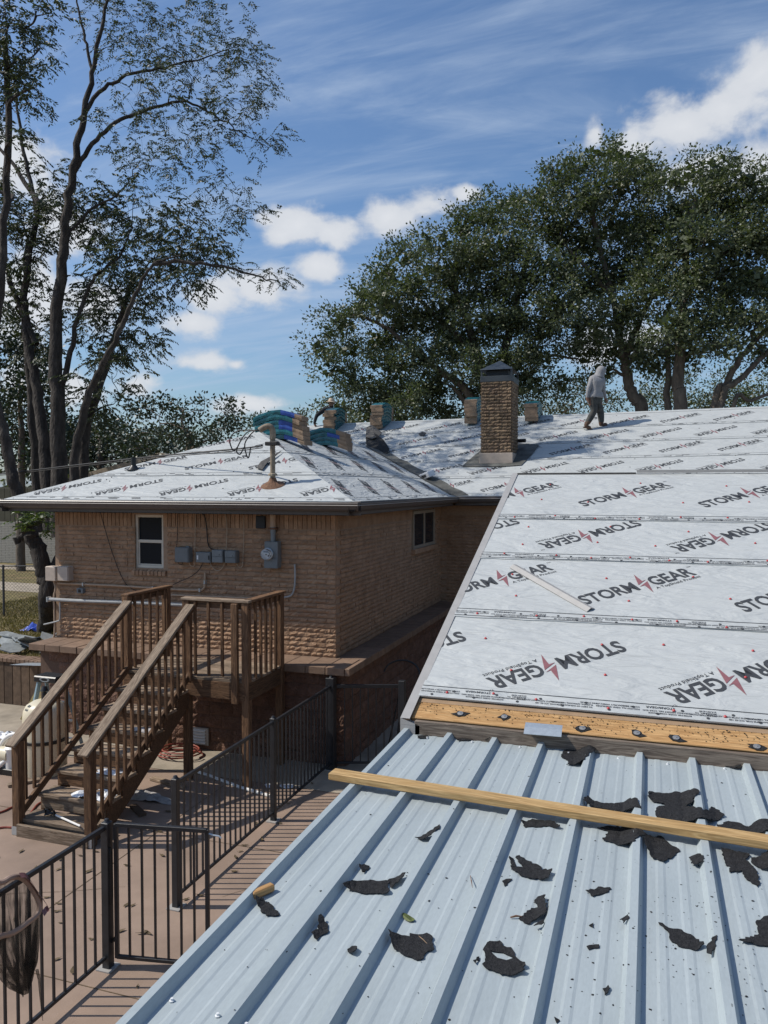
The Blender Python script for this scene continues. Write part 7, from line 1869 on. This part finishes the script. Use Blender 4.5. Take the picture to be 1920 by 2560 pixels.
# great oaks behind the main ridge
DO = 31.0
dO = lambda x, y, o=0: D_(x, y, DO + o)
gy = 1215 + FOC * 4 / DO
oak1 = [([dO(1225, gy), dO(1222, 1120), dO(1205, 1060), dO(1185, 1010), dO(1150, 960), dO(1100, 930)], .36, .12), ([dO(1225, gy), dO(1228, 1080), dO(1215, 980), dO(1190, 880), dO(1160, 780), dO(1120, 680)], .34, .10),
        ([dO(1228, 1080), dO(1245, 960), dO(1270, 840), dO(1300, 720), dO(1330, 600)], .26, .08), ([dO(1150, 960), dO(1060, 900), dO(980, 830), dO(900, 790), dO(830, 790)], .13, .03), ([dO(1190, 880), dO(1100, 800), dO(1020, 720), dO(960, 680)], .13, .03), ([dO(1205, 1060), dO(1160, 1000), dO(1130, 965)], .16, .06),
        ([dO(1245, 960), dO(1320, 900), dO(1400, 890), dO(1450, 900)], .10, .03)]
ob1 = [(800, 790, 34, 40), (850, 730, 50, 40), (905, 680, 46, 38), (830, 850, 40, 24), (880, 800, 55, 34), (900, 890, 55, 40), (850, 945, 45, 22), (960, 620, 46, 34), (1020, 590, 55, 36), (960, 700, 65, 45), (1030, 660, 70, 45), (960, 790, 65, 45), (1040, 750, 75, 50), (980, 860, 65, 45), (950, 930, 60, 40), (1020, 950, 50, 34), (1000, 1000, 40, 24),
       (1090, 560, 60, 34), (1160, 540, 60, 40), (1110, 640, 80, 50), (1190, 620, 75, 50), (1120, 730, 80, 50), (1060, 840, 75, 45), (1140, 820, 80, 50), (1080, 910, 60, 34), (1220, 520, 60, 40), (1280, 490, 55, 40), (1260, 590, 80, 55), (1210, 700, 80, 50), (1300, 680, 80, 55), (1220, 780, 80, 50), (1290, 780, 75, 50), (1180, 890, 60, 34), (1260, 880, 80, 40), (1340, 860, 60, 40), (1330, 920, 50, 30), (1180, 960, 40, 34), (1390, 930, 40, 30), (1300, 950, 60, 28), (1060, 970, 45, 30), (1110, 990, 40, 26), (920, 980, 40, 26), (870, 990, 30, 20), (1000, 1030, 36, 20), (1150, 1020, 30, 20), (1070, 930, 60, 40), (1240, 940, 60, 34)]
ob1 = [(x, y + 25 + 55 * max(0, min(1, (1250 - x) / 420)), rx, ry * .9) for x, y, rx, ry in ob1]
tot += tree('oak_tree', 'great spreading oak behind the chimney, left of the two crowns', oak1, ob1, DO, 'leaf_oak', 31, 'bark_oak', sub=30, per=76, L_=.135, W_=.072, clump=.40, shell=.10, spray=7, core=95, group='large oaks behind the main ridge')[1]
DO2 = 30.0
dP = lambda x, y, o=0: D_(x, y, DO2 + o)
gy2 = 1215 + FOC * 4 / DO2
oak2 = [([dP(1640, gy2), dP(1606, 1045), dP(1588, 1000), dP(1572, 960), dP(1562, 900), dP(1550, 840), dP(1530, 740), dP(1500, 620), dP(1480, 520)], .30, .07), ([dP(1562, 900), dP(1600, 800), dP(1650, 700), dP(1680, 600)], .16, .05), ([dP(1530, 740), dP(1460, 660), dP(1400, 600)], .12, .04)]
ob2 = [(1350, 470, 50, 40), (1400, 430, 50, 40), (1450, 395, 40, 34), (1490, 360, 40, 26), (1540, 370, 50, 30), (1600, 385, 40, 30), (1380, 540, 75, 50), (1460, 480, 75, 55), (1540, 440, 75, 50), (1620, 440, 45, 36), (1380, 640, 75, 55), (1460, 590, 80, 60), (1550, 540, 80, 60), (1400, 740, 70, 50), (1470, 700, 75, 55), (1550, 650, 80, 60), (1620, 560, 60, 50), (1440, 800, 55, 34), (1500, 790, 60, 40), (1570, 760, 70, 50), (1480, 860, 40, 26), (1540, 850, 55, 30), (1610, 680, 50, 55), (1600, 850, 40, 34), (1360, 800, 60, 45), (1510, 900, 36, 24), (1450, 840, 40, 30), (1640, 900, 30, 26)]
ob2 = [(x, y + 24, rx, ry * .93) for x, y, rx, ry in ob2]
tot += tree('oak_tree', 'tall oak with a leaning trunk behind the walking person', oak2, ob2, DO2, 'leaf_oak', 32, 'bark_oak', sub=30, per=76, L_=.135, W_=.072, clump=.40, shell=.10, spray=7, core=95, group='large oaks behind the main ridge')[1]
DO3 = 28.5
dQ = lambda x, y, o=0: D_(x, y, DO3 + o)
gy3 = 1215 + FOC * 4 / DO3
oak3 = [([dQ(1705, gy3), dQ(1703, 1040), dQ(1695, 960), dQ(1702, 860), dQ(1710, 740), dQ(1720, 600), dQ(1740, 500)], .30, .08), ([dQ(1690, gy3, .4), dQ(1668, 1020, .4), dQ(1672, 900, .4), dQ(1660, 780, .4)], .18, .06),
        ([dQ(1760, gy3, -.5), dQ(1785, 1025, -.5), dQ(1815, 960, -.5), dQ(1855, 890, -.5), dQ(1920, 820, -.5), dQ(1990, 760, -.5)], .17, .07), ([dQ(1775, gy3, -.7), dQ(1800, 1025, -.7), dQ(1850, 950, -.7), dQ(1920, 880, -.7), dQ(2000, 820, -.7)], .15, .07),
        ([dQ(1790, gy3, -.9), dQ(1830, 1030, -.9), dQ(1880, 1000, -.9), dQ(1960, 970, -.9)], .10, .05), ([dQ(1710, 740), dQ(1800, 640), dQ(1880, 560)], .14, .04)]
ob3 = [(1690, 440, 50, 36), (1740, 410, 50, 34), (1810, 400, 50, 30), (1870, 430, 50, 34), (1920, 470, 50, 50), (1700, 510, 70, 50), (1780, 480, 75, 55), (1860, 510, 75, 55), (1680, 600, 60, 50), (1750, 580, 75, 55), (1830, 590, 80, 60), (1910, 590, 60, 60), (1660, 700, 55, 50), (1730, 680, 70, 55), (1810, 690, 80, 60), (1890, 690, 70, 60), (1680, 790, 60, 45), (1750, 780, 65, 45), (1830, 780, 70, 45), (1900, 790, 60, 45), (1660, 860, 45, 30), (1730, 860, 55, 34), (1800, 850, 50, 28), (1900, 860, 50, 30), (1970, 500, 60, 80), (1980, 700, 60, 80)]
ob3 = [(x, y + 20, rx, ry * .95) for x, y, rx, ry in ob3]
tot += tree('oak_tree', 'oak with several pale slanting stems at the right picture edge', oak3, ob3, DO3, 'leaf_oak', 33, 'bark_oak', sub=30, per=76, L_=.135, W_=.072, clump=.40, shell=.10, spray=7, core=95, group='large oaks behind the main ridge')[1]
# a far wood closing the horizon all round
b = MB(); V_ = []; r_ = np.random.default_rng(9)
for k in range(900):
    a = r_.uniform(0, 2 * math.pi); R0 = r_.uniform(75, 120); z = r_.uniform(0, 1) ** .8 * (5 + 2.5 * math.sin(a * 9) + 1.5 * math.sin(a * 23))
    c = np.array([R0 * math.cos(a), R0 * math.sin(a), z]); m = 26; cp_ = c + r_.normal(size=(m, 3)) * np.array([1.6, 1.6, 1.0]); V_.append(leaf_quads(cp_, r_.normal(size=(m, 3)), .9, .6, r_))
fw_ = new_obj('far_wood', quads_mesh('far_wood', np.concatenate(V_), 'leaf_olive')); stuff(fw_); tag(fw_, 'distant belt of trees along the horizon', 'trees')
print('leaf quads', tot)
